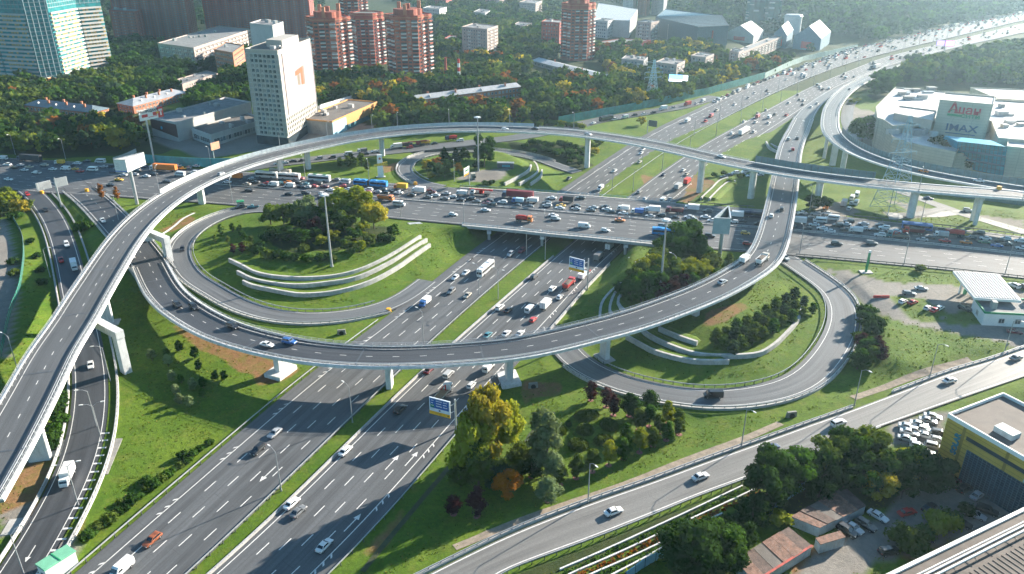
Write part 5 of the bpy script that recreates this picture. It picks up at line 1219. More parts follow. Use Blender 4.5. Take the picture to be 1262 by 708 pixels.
CO = {'green': (.040,.088,.017), 'dark': (.025,.056,.015), 'olive': (.074,.108,.024), 'lime': (.19,.215,.026), 'orange': (.40,.16,.015), 'rust': (.19,.075,.022), 'purple': (.050,.020,.026), 'silver': (.15,.20,.11), 'gold': (.29,.25,.04), 'bluegreen': (.035,.062,.035)}
CW = {'green': 'mid green', 'dark': 'dark green', 'olive': 'olive green', 'lime': 'yellow green', 'orange': 'bright orange', 'rust': 'rusty red', 'purple': 'dark purple', 'silver': 'silvery green', 'gold': 'golden yellow', 'bluegreen': 'bluish green'}
SW = {'round': 'tree', 'tall': 'tall tree', 'slim': 'columnar tree', 'cone': 'fir tree', 'bush': 'bush'}
NM = {'round': 'broadleaf_tree', 'tall': 'tall_tree', 'slim': 'columnar_tree', 'cone': 'fir_tree', 'bush': 'bush'}
TREES = []
def tree(u, v, h, shape, col, place, w=1.0, world=None, hi=None, shared=False):
    p = world if world is not None else gt(u, v)
    TREES.append(dict(p=p, h=h, s=shape, c=col, pl=place, w=w, hi=hi, shared=shared))
def many(s, shape, col, place, h, jit=.12, w=1.0):
    a = s if not isinstance(s, str) else None
    for i in range(0, len(a), 2): tree(a[i], a[i+1], h*(1+rng.uniform(-jit, jit)), shape, col if isinstance(col, str) else rng.choice(col), place, w)
WI = 'on the terraced left island'
for a in ((334,277,10.6,'round','olive'),(350,277,10.1,'round','olive'),(363,276,6.5,'cone','dark'),(382,277,13.4,'round','silver',.9),(372,283,6.7,'round','dark',1.1),(390,290,8.4,'round','purple',.8),(398,278,9.0,'round','green'),(414,276,14.0,'round','lime',.95),(432,273,15.7,'round','lime',.95),(446,276,14.6,'round','lime',.9),(461,282,13.4,'round','gold',.85),(405,284,9.0,'round','green'),(425,285,10.1,'round','olive'),(448,291,6.7,'round','lime'),
          (345,296,6.7,'round','dark',1.2),(358,298,6.2,'round','dark',1.3),(330,297,5,'bush','dark'),(372,300,6.2,'round','green',1.2),(395,304,5.6,'round','lime'),(412,300,5.6,'round','lime'),(428,309,5.6,'round','olive'),(443,311,5.6,'round','lime'),(455,304,5.6,'round','olive'),(470,297,4,'bush','dark'),(480,299,4,'bush','dark'),(486,292,5.6,'round','green'),(376,312,4.5,'bush','olive'),(390,296,5.6,'round','green'),(437,296,6.2,'round','green'),
          (318,313,4.2,'bush','dark'),(330,318,4.2,'bush','olive'),(342,317,4,'bush','dark'),(352,320,4,'bush','dark'),(364,321,3.6,'bush','dark'),(378,322,3.8,'bush','green'),(393,322,3.8,'bush','dark'),(402,320,3.4,'bush','dark'),(412,322,3,'bush','olive'),(305,307,4,'bush','olive'),(322,306,4,'bush','dark'),
          (273,290,5,'slim','green',1.4),(287,286,4.2,'slim','green',1.6),(296,291,5,'slim','green',1.5),(266,300,4,'slim','olive',1.5),(288,313,4.4,'slim','purple',1.6),(299,312,4.6,'slim','purple',1.6),(310,300,3.6,'slim','olive',1.6),(302,296,3.6,'slim','green',1.6),(281,300,3.4,'slim','olive',1.6)):
    tree(a[0], a[1], a[2], a[3], a[4], WI, a[5] if len(a) > 5 else 1.0)
NI = 'inside the small upper loop road'
for a in ((548,198,8,'cone','dark',1.4),(562,198,7.5,'cone','dark',1.5),(574,199,8,'round','dark',.8),(526,211,6,'round','gold'),(534,214,6.5,'round','dark'),(541,218,7.5,'round','silver'),(548,219,8,'round','olive'),(565,214,6,'round','orange',.8),(538,208,6,'round','rust'),(553,210,6,'round','dark'),(531,219,4,'bush','gold'),(597,206,17,'round','dark',.72),(590,208,5,'bush','dark'),(598,228,3,'bush','dark'),(606,228,3,'bush','dark'),(559,219,4,'bush','green')):
    tree(a[0], a[1], a[2], a[3], a[4], NI, a[5] if len(a) > 5 else 1.0)
many((420,207,430,206,439,208,452,211,433,203,446,205), 'tall', 'olive', 'on the lawn by the white memorial pylon', 6.5)
many((126,246,145,247), 'slim', 'rust', 'on the lawn between the two left ramps', 7.5, w=1.2)
EI = 'on the right island'
for a in ((842,318,15.6,'round','green'),(856,322,14.4,'round','green'),(830,326,13.2,'round','green'),(812,338,10.8,'round','olive'),(798,350,10.8,'round','lime'),(786,358,9.6,'round','olive'),(822,352,10.8,'round','olive'),(840,350,10.2,'round','lime'),(858,344,9.6,'round','lime'),(872,338,8.4,'round','olive'),(884,330,6,'tall','olive'),(898,326,5,'tall','olive'),(906,332,5,'bush','olive'),(808,362,9.6,'round','green'),(790,372,12.0,'round','green',.9),(778,372,9.6,'round','green',.9),(824,366,7.2,'round','purple'),(836,362,7.2,'round','purple'),(812,373,5,'slim','purple',1.5),(850,356,7.2,'round','green'),(866,352,5,'bush','olive'),(880,344,5,'bush','green'),(888,340,4,'bush','olive'),(770,362,6,'bush','dark'),(818,328,10.8,'round','green'),(868,330,8.4,'round','green')):
    tree(a[0], a[1], a[2], a[3], a[4], EI, a[5] if len(a) > 5 else 1.0)
for k in range(3):
    for j in range(9): tree(882+j*12.2+k*10+rng.uniform(-1.2,1.2), 424-j*6.4+k*7.0+rng.uniform(-.8,.8), 5.2*rng.uniform(.8,1.15), 'tall', rng.choice(('green','olive','olive','bluegreen')), 'in the rows inside the right loop', 1.05)
for a in ((1068,402,6,'round','dark',1.3),(1075,410,5,'bush','dark'),(1064,390,5,'bush','dark'),(1082,404,4.5,'bush','dark'),(1058,419,3.6,'bush','olive'),(1060,433,6.5,'slim','purple',1.6),(1066,440,7,'tall','green',1.4),(1078,437,6.5,'slim','purple',1.7),(1084,446,6,'slim','purple',1.7),(1056,455,6.5,'tall','green',1.4),(1072,448,6,'tall','olive',1.4)):
    tree(a[0], a[1], a[2], a[3], a[4], 'on the slope right of the loop', a[5] if len(a) > 5 else 1.0)
LP = 'in the park below the lower flyover'
for a in ((728,494,6.5,'slim','purple',1.5),(747,502,6.5,'slim','purple',1.5),(756,512,6.5,'slim','purple',1.4),(775,513,7.5,'slim','dark',1.6),(782,516,7,'slim','dark',1.6),(800,506,6.5,'slim','dark',1.8),(674,586,19,'tall','silver',.58),(665,574,17,'tall','silver',.55),(682,596,9,'tall','silver',.9),(690,598,6.3,'tall','olive',.82),(710,590,6.9,'tall','olive',.82),(730,582,6.9,'tall','olive',.82),(750,574,7.3,'tall','lime',.82),(769,566,6.9,'tall','green',.82),(788,558,7.3,'tall','lime',.82),(805,550,6.3,'tall','olive',.82),(821,543,5.8,'tall','green',.82),(837,536,5.4,'tall','olive',.82),(787,530,6.9,'tall','olive',.82),(800,526,6.9,'tall','green',.82),(823,522,6.9,'tall','lime',.82),(836,529,6.3,'tall','olive',.82),(812,536,6.3,'tall','olive',.82),(772,548,6.3,'tall','green',.82),
          (578,588,20,'round','lime',.60),(601,574,24,'round','gold',.50),(617,560,19,'round','lime',.55),(590,598,13.2,'tall','olive',.82),(626,612,7,'round','orange',1.0),(612,600,7,'round','bluegreen',1.0),(645,566,6,'bush','olive'),(655,588,6,'tall','dark',1.4),(676,618,6,'tall','silver',1.5),(559,634,5.5,'slim','purple',1.7),(588,637,8.5,'slim','purple',1.3),(641,585,5,'tall','olive',1.3),(568,600,6,'round','olive'),(607,588,7,'round','olive')):
    tree(a[0], a[1], a[2], a[3], a[4], LP, a[5] if len(a) > 5 else 1.0)
BR_ = 'beside the tin garages at the lower right'
for a in ((850,704,12.5,'tall','dark',1.5),(868,690,10.1,'round','dark'),(886,690,9.4,'round','green'),(905,672,8.0,'round','dark'),(897,705,7.0,'round','dark'),(838,690,9.4,'round','dark'),(942,625,12.8,'round','dark',.85),(950,610,12.0,'round','dark',.9),(975,604,11.2,'round','green'),(1003,603,10.4,'round','dark'),(1018,586,10.4,'round','olive'),(1042,577,10.4,'round','green'),(1062,572,10.4,'round','olive'),(1050,600,9.6,'round','dark'),(1075,592,9.6,'round','olive'),(1095,599,9.6,'round','dark'),(1112,596,9.6,'round','lime',.9),(1128,601,9.6,'round','dark'),(1145,605,9.6,'round','dark'),(1082,615,8.0,'round','gold',.9),(1064,608,7.2,'round','green'),(1110,615,6.4,'round','dark'),(990,590,8.0,'round','green'),(925,650,7.2,'round','dark'),(962,645,4.0,'bush','lime'),(1117,673,5.6,'bush','olive'),(1158,653,5.6,'bush','lime'),(1172,645,4.0,'bush','green'),(1140,661,3.6,'bush','green'),(1008,619,6.4,'round','dark'),(1032,603,8.0,'round','dark'),(1128,683,4.0,'bush','green'),(1190,633,3.2,'bush','dark')):
    tree(a[0], a[1], a[2], a[3], a[4], BR_, a[5] if len(a) > 5 else 1.0)
for a in ((2,268,9,'round','olive'),(14,258,9,'round','lime'),(26,266,8,'round','gold'),(6,248,8,'round','olive'),(-8,258,9,'round','green'),(34,258,6,'bush','olive'),(20,270,5,'bush','green'),(102,283,5,'bush','green'),(96,286,4,'bush','green'),(108,282,4,'bush','green'),(16,326,3.5,'bush','dark'),(38,300,3,'bush','dark'),(46,318,3,'bush','dark'),(50,336,3,'bush','dark'),(52,352,3.4,'bush','dark'),(18,340,3.4,'bush','olive')):
    tree(a[0], a[1], a[2], a[3], a[4], 'beside the leftmost ramp', a[5] if len(a) > 5 else 1.0)
for a in ((188,445,4.2,'silver'),(208,452,4.2,'silver'),(213,470,4,'silver'),(224,472,3,'green'),(239,480,4,'silver'),(217,487,3.6,'silver'),(234,502,3.8,'silver'),(222,497,3.6,'silver'),(222,434,4,'green'),(240,442,4.4,'green'),(246,456,3.6,'green'),(265,469,3.4,'green'),(277,469,3.4,'green'),(206,440,3,'green'),(251,478,3.6,'green'),(250,490,3,'green')):
    tree(a[0], a[1], a[2], 'tall', a[3], 'on the shaded left lawn', 1.05)
many((72,490,74,502,71,512,75,522,70,532,68,544,66,552,76,494,66,500), 'bush', ('dark','green'), 'in the ditch strip beside the left ramp', 3.6)
many((108,664,116,660,120,652,130,648,138,642,146,634,156,628,164,620,172,614,182,606,190,600,198,594,206,588,214,582,222,576,232,570,240,562,226,566,248,556,258,548,150,622,180,596), 'bush', ('dark','green','green','olive'), 'along the left motorway edge', 2.4, .3)
many((640,156,650,155,658,153,668,153,676,154,684,155,692,156,700,157,708,158,716,159,632,157,664,157,690,160), 'bush', ('olive','lime','green'), 'in the hedge above the tall flyover', 4.5)
many((1153,204,1160,203), 'round', 'dark', 'in front of the shopping centre', 14); many((1173,207,), 'round', 'dark', 'in front of the shopping centre', 11); many((1188,210,1181,209), 'round', 'dark', 'in front of the shopping centre', 8)
tree(1062, 176, 17, 'round', 'green', 'left of the shopping centre', .95); many((1050,128,1056,126), 'bush', 'lime', 'left of the shopping centre', 4)
many((790,155,), 'round', 'gold', 'under the far billboard', 6); many((738,178,728,182,733,190), 'bush', ('olive','gold'), 'at the foot of a flyover pier', 5); many((1135,335,), 'bush', 'olive', 'behind the avenue rail', 3.5)
many((880,218,892,216,900,226,912,220), 'bush', ('green','olive'), 'by the ditch right of the motorway', 3)
many((1000,258,1014,259), 'round', 'dark', 'around the pier behind the avenue', 7)
# generated woodland
TAKEN = []
for o in bpy.data.objects:
    if o.parent is None and o.get('category') and o.type == 'EMPTY' and o.name.split('.')[0] not in ('flyover',): pass
FOOT = list(BUILT)
RC = np.vstack([np.column_stack(((l+r)[:, :2]/2, np.linalg.norm((l-r)[:, :2], axis=1)/2)) for l, r in RASTER]); RC = RC[RC[:, 1] > 440]
def blocked(x, y, m=2.5):
    for pl, bb in FOOT:
        if bb[0]-m < x < bb[1]+m and bb[2]-m < y < bb[3]+m: return True
    if y > 470: return bool((np.hypot(RC[:, 0]-x, RC[:, 1]-y) < RC[:, 2]+m+3).any())
    i = int(np.clip(np.searchsorted(TX, x), 0, nx-1)); j = int(np.clip(np.searchsorted(TY, y), 0, ny-1)); return bool(ROADMASK[max(0, j-1):j+2, max(0, i-1):i+2].any())
def wood(poly, sp, mix, hs, place, dens=1.0, shape=('round',), z=0.0):
    w = [gp(u, v, z)[:2] for u, v in poly]; xs = [p[0] for p in w]; ys = [p[1] for p in w]; cell = sp*.8; seen = {}; out = []
    n = int((max(xs)-min(xs))*(max(ys)-min(ys))/(sp*sp)*2.2*dens)
    X = nr.uniform(min(xs), max(xs), n); Y = nr.uniform(min(ys), max(ys), n); ok = inpoly(X, Y, w)
    for x, y in zip(X[ok], Y[ok]):
        k = (int(x/cell), int(y/cell)); bad = False
        for a in (-1, 0, 1):
            for b in (-1, 0, 1):
                for q_ in seen.get((k[0]+a, k[1]+b), ()):
                    if (q_[0]-x)**2+(q_[1]-y)**2 < cell*cell: bad = True
        if bad or blocked(x, y): continue
        seen.setdefault(k, []).append((x, y)); pz = tz(x, y)
        if pz < -8 and y > 600: continue
        u, v = px((x, y, pz))
        if not (-60 < u < 1320 and v < 760): continue
        TREES.append(dict(p=np.array((x, y, pz)), h=rng.uniform(*hs), s=rng.choice(shape), c=rng.choice(mix), pl=place, w=rng.uniform(.9, 1.25), hi=False, shared=True))
MX = ('green','green','dark','dark','olive','olive','bluegreen'); MA = MX+MX+('rust','gold','lime','olive','olive'); MD = ('dark','dark','green','bluegreen')
wood(P(0,112, 60,126, 30,142, 30,160, 118,162, 140,152, 186,170, 188,184, 110,188, 60,192, 0,190), 7, MA, (8,14), 'in the dense grove at the left edge')
wood(P(0,100, 60,110, 140,96, 190,96, 232,110, 210,120, 150,136, 130,148, 110,140, 36,142, 0,120), 7.5, MX, (8,14), 'in the grove under the glass tower')
wood(P(138,56, 200,62, 200,82, 240,92, 225,108, 190,96, 140,92), 8.5, MD, (11,16), 'in the dark grove below the big red slab')
wood(P(232,130, 270,106, 310,90, 310,132, 262,142, 235,146), 7.5, MX, (9,13), 'in the trees left of the beige tower')
wood(P(392,96, 480,100, 540,96, 540,76, 620,80, 690,102, 760,110, 800,120, 836,124, 690,150, 600,160, 470,163, 466,146, 440,132, 394,130), 7.5, MX+MX+('rust','gold','olive'), (9,15), 'in the dense belt behind the tall flyover')
wood(P(536,18, 690,24, 690,104, 620,82, 540,72), 10, MX, (9,14), 'in the far grove around the apartment blocks')
wood(P(726,62, 840,60, 960,60, 1000,66, 950,92, 880,112, 842,122, 760,108, 726,92), 9, MX+MX+('gold','rust','gold','olive'), (8,14), 'in the grove left of the motorway barrier')
wood(P(1072,124, 1084,106, 1130,86, 1200,74, 1262,60, 1330,50, 1330,112, 1195,108, 1108,105, 1086,124), 9, MD+('olive','green'), (10,16), 'in the grove behind the shopping centre')
wood(P(628,172, 716,178, 722,200, 690,198, 640,187), 4.5, ('dark','dark','green'), (3,5.5), 'on the shaded bank below the tall flyover', shape=('bush',))
wood(P(225,60, 330,70, 310,92, 262,100), 8, MD, (8,12), 'around the orange brick block')
wood(P(600,10, 760,-10, 960,-10, 900,26, 880,26, 800,16, 740,2, 690,20, 620,16), 15, MD+('olive',), (10,16), 'far away', dens=1)
wood(P(480,2, 560,-8, 640,-8, 620,18, 540,18), 14, MX, (9,14), 'far away')
wood(P(968,27, 1056,34, 1086,49, 1125,41, 1190,27, 1262,8, 1330,-4, 1330,-12, 760,-12, 760,-10, 900,20), 15, MD, (12,18), 'far away', z=12)
wood(P(0,40, 0,-8, 400,-8, 400,10, 250,40, 140,56), 20, MD, (10,16), 'far away')
# the three hundred that show largest become trees of their own, the rest is woodland
for t_ in TREES:
    u, v = px(t_['p']); d = np.linalg.norm(t_['p']-np.array((0, 0, HC))); t_['u'], t_['v'] = u, v; t_['size'] = t_['h']*(1.2 if t_['s'] == 'round' else .8)/d*(1 if -20 < u < 1280 and v < 730 else 0)*(30 if not t_['shared'] else 1)
TREES.sort(key=lambda t_: -t_['size']); SOLO, REST = TREES[:297], TREES[297:]
def mulch():
    if 'mulch' not in TRUNK: mb = MB(); mb.tube((0,0,-.4), (0,0,.22), 1.0, .8, 12); TRUNK['mulch'] = mb.mesh('mulch_bed', mat('pinkish_mulch', (.26,.11,.10), .95, .3, 3.0))
    return TRUNK['mulch']
def solo(t_):
    d = np.linalg.norm(t_['p']-np.array((0, 0, HC))); hi = t_['h']*950/d > 22
    nm = NM[t_['s']]; root = thing(nm, 'x', 'bush' if t_['s'] == 'bush' else 'tree', (t_['p'][0], t_['p'][1], t_['p'][2]-.1)); root.rotation_euler[2] = rng.uniform(0, 6.28)
    s = t_['h']; w = s*t_['w']
    if t_['s'] != 'bush':
        o = bpy.data.objects.new('trunk', trunk_mesh(t_['s'])); COL.objects.link(o); o.parent = root; o.scale = (max(w, 4), max(w, 4), s)
    c = bpy.data.objects.new('crown', crown_mesh(t_['s'], rng.randrange(3), hi)); COL.objects.link(c); c.parent = root; c.scale = (w, w, s*{'round': .86, 'tall': .9, 'slim': .84, 'cone': .96, 'bush': 1}[t_['s']])
    if t_['s'] == 'bush': c.scale = (s*.9*t_['w'], s*.9*t_['w'], s)
    c.location = (0, 0, s*{'round': .14, 'tall': .10, 'slim': .16, 'cone': .04, 'bush': 0}[t_['s']])
    if t_['pl'] == LP and t_['s'] in ('tall', 'slim') and t_['h'] < 9:
        mb_ = bpy.data.objects.new('mulch_bed', mulch()); COL.objects.link(mb_); mb_.parent = root
    k = rng.uniform(.8, 1.25); col = CO[t_['c']]; c.color = (col[0]*k, col[1]*k*rng.uniform(.95, 1.05), col[2]*k, 1); t_['o'] = root
    return root
for t_ in SOLO: solo(t_)
# one object of woodland for every grove
LOW = {}
def low(shape, var, far):
    k = (shape, var, far)
    if k not in LOW:
        n, lf = ((170, .085) if not far else (60, .13)) if shape != 'bush' else (90, .13)
        v, B = crown_pts(shape, n, lf, hash_(shape)+var*31+5); ev, ef = core_of(B[::2], .9); LOW[k] = (v, ev, np.array(ef))
    return LOW[k]
groves = {}
for t_ in REST: groves.setdefault(t_['pl'] if t_['shared'] else 'planted '+t_['pl'], []).append(t_)
for g, ts in groves.items():
    V, E, F, T1, T2, base = [], [], [], [], [], 0
    for t_ in ts:
        far_ = t_['p'][1] > 750; v, ev, ef = low(t_['s'] if t_['s'] in ('round', 'bush', 'tall') else 'round', rng.randrange(4), far_)
        a = rng.uniform(0, 6.28); w = t_['h']*t_['w']*(.95 if t_['s'] != 'bush' else .9); k = rng.uniform(.75, 1.3); col = np.array(CO[t_['c']])*k
        R3 = np.array(((cos(a)*w, -sin(a)*w, 0), (sin(a)*w, cos(a)*w, 0), (0, 0, t_['h']*.95))); o = t_['p']+np.array((0, 0, t_['h']*.06))
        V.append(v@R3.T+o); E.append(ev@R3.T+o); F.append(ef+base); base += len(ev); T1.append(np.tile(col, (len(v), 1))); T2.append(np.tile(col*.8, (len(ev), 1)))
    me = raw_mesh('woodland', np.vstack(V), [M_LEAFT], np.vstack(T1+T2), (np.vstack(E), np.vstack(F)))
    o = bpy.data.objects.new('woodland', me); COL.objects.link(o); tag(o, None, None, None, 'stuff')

print('TREES', len(TREES), {g: len(t) for g, t in groves.items()})

# ---------------------------------------------------------------- rough grass and weeds on the nearer verges
def rough(n, y0, y1, lf, seed):
    r = np.random.RandomState(seed); x = r.uniform(-200, 230, n); y = r.uniform(y0, y1, n); ok = np.abs(x) < y*.72+25; x, y = x[ok], y[ok]
    i = np.clip(np.searchsorted(TX, x)-1, 0, nx-2); j = np.clip(np.searchsorted(TY, y)-1, 0, ny-2); a = (x-TX[i])/(TX[i+1]-TX[i]); b = (y-TY[j])/(TY[j+1]-TY[j])
    z = (TZ[j, i]*(1-a)+TZ[j, i+1]*a)*(1-b)+(TZ[j+1, i]*(1-a)+TZ[j+1, i+1]*a)*b
    bad = ROADMASK[j, i] | ROADMASK[j+1, i] | ROADMASK[j, i+1] | ROADMASK[j+1, i+1] | (cov[j, i, 2] > .3); soil = cov[j, i, 0]
    cl = np.sin(x*.31+np.sin(y*.23)*2)*np.sin(y*.37+np.sin(x*.19)*2); keep = ~bad & (r.rand(len(x)) < .35+.5*(cl > .15)) & (r.rand(len(x)) > soil*.6); x, y, z, cl, soil = x[keep], y[keep], z[keep], cl[keep], soil[keep]; k = len(x)
    p = np.stack((x, y, z+.08), 1); d = r.randn(k, 3)*.6; d[:, 2] = 1; d /= np.linalg.norm(d, axis=1)[:, None]; t2 = np.cross(d, r.randn(k, 3)); t2 /= np.linalg.norm(t2, axis=1)[:, None]; s2 = np.cross(d, t2); L_ = (lf*r.uniform(.5, 1.3, k))[:, None]
    v = np.stack((p-t2*L_, p-s2*L_*.7, p+t2*L_, p+s2*L_*.7), 1).reshape(-1, 3); c = np.where(r.rand(k, 1) < .16+.5*soil[:, None], np.array((.15, .13, .035)), np.array((.075, .115, .014)))*r.uniform(.55, 1.35, (k, 1)); return v, np.repeat(c, 4, 0)
R_ = [rough(110000, 96, 190, .22, 3), rough(70000, 190, 340, .34, 4)]
o = bpy.data.objects.new('rough_grass', raw_mesh('rough_grass', np.vstack([a for a, _ in R_]), [M_LEAFT], np.vstack([b for _, b in R_]))); COL.objects.link(o); tag(o, None, None, None, 'stuff')
# ---------------------------------------------------------------- vehicles
def paintmat(name, coat=0.6, rough=0.35):
    m, t, b = nt(name); oi = N(t, 'ObjectInfo'); c = mixc(t, ramp(t, noise(t, 1.3, 3), [(0.4, 0.0), (0.7, 0.5)]), oi.outputs['Color'], (0.8, 0.78, 0.75), 'MULTIPLY')
    L(t, c, b.inputs['Base Color']); b.inputs['Roughness'].default_value = rough; b.inputs['Coat Weight'].default_value = coat; b.inputs['Coat Roughness'].default_value = 0.1; return m
M_PAINT = paintmat('vehicle_paint'); M_BOXP = paintmat('cargo_paint', 0.0, 0.6)
M_TYRE = mat('tyre_rubber', (0.02, 0.02, 0.02), 0.9); M_RIM = mat('wheel_rim', (0.35, 0.35, 0.36), 0.4, metal=.6); M_CGLASS = mat('car_glass', (0.018, 0.024, 0.03), 0.08, 0.1, spec=0.8)
M_LAMPW = mat('headlight_glass', (0.7, 0.7, 0.68), 0.2); M_LAMPR = mat('tail_light_glass', (0.45, 0.02, 0.015), 0.3); M_CHASS = mat('chassis_black', (0.03, 0.03, 0.032), 0.7)
M_WOOD = mat('truck_bed_boards', (0.36, 0.23, 0.13), 0.8, 0.25, 1.5); M_LOAD = mat('gravel_load', (0.12, 0.10, 0.085), 0.95, .4, 2)
def rect(x0, x1, hw, z, r=0.0): return [(x0, -hw, z), (x1, -hw, z), (x1, hw, z), (x0, hw, z)]
def ring8(x, hw, zb, zt, k=.9):
    return [(x, -hw*.82, zb), (x, -hw, zb+.28*(zt-zb)), (x, -hw, zt-.22*(zt-zb)), (x, -hw*k, zt), (x, hw*k, zt), (x, hw, zt-.22*(zt-zb)), (x, hw, zb+.28*(zt-zb)), (x, hw*.82, zb)]
def wheel_mb(r=.33, w=.22):
    mb = MB(); mb.mat(0).tube((0,-w/2,0), (0,w/2,0), r, r, 14); mb.mat(1)
    for s in (-1, 1): mb.tube((0,s*w/2,0), (0,s*(w/2+.02),0), r*.62, r*.5, 10)
    return mb
SPEC = {  # length, width, height, belt, cabin base x0 x1, roof x0 x1, hood z, tail z
 'sedan': (4.6, 1.80, 1.46, .93, -1.62, 1.02, -.92, .22, .86, .95), 'hatch': (4.05, 1.74, 1.50, .95, -1.92, .95, -1.55, .15, .88, .97),
 'suv': (4.65, 1.88, 1.74, 1.08, -2.22, 1.02, -1.95, .30, 1.02, 1.10), 'estate': (4.7, 1.8, 1.5, .94, -2.2, 1.0, -1.8, .2, .87, .97)}
def car_parts(kind, full):
    Lg, W, H, bz, c0, c1, r0, r1, hz_, tz_ = SPEC[kind]; h = W/2; a = Lg/2; P_ = []
    b = MB(); b.mat(0)
    st = [(-a, .84, .42, tz_-.16), (-a+.12, .93, .27, tz_), (-a+.75, 1, .2, bz+.01), (c0+.3, 1, .2, bz), (0, 1, .2, bz), (c1-.1, 1, .2, bz-.02), (c1+.3, .99, .2, hz_), (a-.45, .95, .22, hz_-.08), (a-.1, .88, .27, hz_-.2), (a, .76, .38, hz_-.32)]
    st = sorted(st); b.loft([ring8(x, h*k, zb, zt) for x, k, zb, zt in st])
    lo, hi = h*.90, h*.72; zt = H-.05
    b.loft([rect(c0, c1, lo, bz-.03), rect(r0-.06, r1+.06, hi+.02, zt), rect(r0+.12, r1-.15, hi-.1, H)])
    for sx in (-1, 1):       # mirrors
        b.box(c1-.35, c1-.2, sx*(h+.02)-.09, sx*(h+.02)+.09, bz-.02, bz+.14)
    def pane(q4): m_ = MB(); m_.add(q4, [(0,1,2,3)]); return m_
    def ptw(x, y, t, e=.015):   # point on the cabin wall, t from belt to roof
        return None
    def side(s):
        o = []
        for xb, xt in ((c0, r0-.06), (c1, r1+.06)):
            pass
        def pt(f, t):   # f along 0 rear..1 front, t up
            xb = c0+(c1-c0)*f; xt = (r0-.06)+(r1-r0+.12)*f; y = lo+(hi+.02-lo)*t; return (xb+(xt-xb)*t, s*(y+.015), bz-.03+(zt-bz+.03)*t)
        v = [pt(.07, .16), pt(.93, .16), pt(.93, .86), pt(.07, .86)]; return pane(v if s < 0 else v[::-1])
    def endp(front):
        xb, xt = (c1, r1+.06) if front else (c0, r0-.06); e = .015 if front else -.015
        def pt(y, t): return (xb+(xt-xb)*t+e, y*(lo+(hi-lo)*t)*.9, bz-.03+(zt-bz+.03)*t+.01)
        v = [pt(-1, .12), pt(1, .12), pt(1, .92), pt(-1, .92)]; return pane(v if front else v[::-1])
    wx = (-a+.85, a-.85)
    if full:
        P_ = [('body', b.mesh('body', [M_PAINT, M_TYRE, M_RIM]), 0, (0,0,0)), ('windscreen', endp(True).mesh('windscreen', M_CGLASS), None, (0,0,0)), ('rear_window', endp(False).mesh('rear_window', M_CGLASS), None, (0,0,0))]
        for s in (-1, 1): P_.append(('side_window', side(s).mesh('side_window', M_CGLASS), None, (0,0,0)))
        wm = wheel_mb().mesh('wheel', [M_TYRE, M_RIM])
        for x in wx:
            for s in (-1, 1): P_.append(('wheel', wm, None, (x, s*(h-.10), .33)))
        m_ = MB(); m_.box(-.05, .05, -.18, .18, -.07, .07); hl = m_.mesh('headlight', M_LAMPW); tl = m_.mesh('tail_light', M_LAMPR)
        for s in (-1, 1): P_.append(('headlight', hl, None, (a-.04, s*h*.62, hz_-.33))); P_.append(('tail_light', tl, None, (-a+.04, s*h*.68, tz_-.24)))
    else:
        b.mat(1)
        for x in wx:
            for s in (-1, 1): b.tube((x, s*(h-.2), .33), (x, s*(h+.005), .33), .33, .33, 8)
        g = MB()
        for m_ in (endp(True), endp(False), side(1), side(-1)): g.add(m_.v, m_.f)
        P_ = [('body', b.mesh('body', [M_PAINT, M_TYRE]), 0, (0,0,0)), ('glazing', g.mesh('glazing', M_CGLASS), None, (0,0,0))]
    return P_
def van_parts(kind):
    Lg, W, H = {'van': (5.4, 2.0, 2.35), 'minibus': (5.9, 2.0, 2.5), 'minivan': (4.6, 1.85, 1.85)}[kind]; h = W/2; a = Lg/2; b = MB(); st = [(-a, .95, .35, H-.12), (-a+.08, 1, .3, H), (a-1.55, 1, .3, H), (a-1.15, .99, .3, H-.18), (a-.55, .97, .3, H*.56), (a-.08, .92, .32, H*.47), (a, .85, .4, H*.4)]
    b.loft([ring8(x, h*k, zb, zt, .86) for x, k, zb, zt in st]); P_ = [('body', b.mesh('body', M_PAINT), 0, (0,0,0))]
    g = MB(); g.add([(a-.53, -h*.8, H*.60), (a-.53, h*.8, H*.60), (a-1.12, h*.82, H-.22), (a-1.12, -h*.82, H-.22)], [(0,1,2,3)]); P_.append(('windscreen', g.mesh('windscreen', M_CGLASS), None, (0,0,0)))
    x0 = -a+.35 if kind != 'van' else a-2.2
    for s in (-1, 1):
        g = MB(); v = [(x0, s*(h+.012), H*.56), (a-1.0, s*(h+.012), H*.56), (a-1.35, s*(h+.012), H*.80), (x0, s*(h+.012), H*.80)]; g.add(v if s < 0 else v[::-1], [(0,1,2,3)]); P_.append(('side_window', g.mesh('side_window', M_CGLASS), None, (0,0,0)))
    g = MB(); g.add([(-a-.012, h*.7, H*.56), (-a-.012, -h*.7, H*.56), (-a-.012, -h*.7, H*.8), (-a-.012, h*.7, H*.8)], [(0,1,2,3)]); P_.append(('rear_window', g.mesh('rear_window', M_CGLASS), None, (0,0,0)))
    wm = wheel_mb(.36, .24).mesh('wheel', [M_TYRE, M_RIM])
    for x in (-a+1.1, a-.95):
        for s in (-1, 1): P_.append(('wheel', wm, None, (x, s*(h-.11), .36)))
    return P_
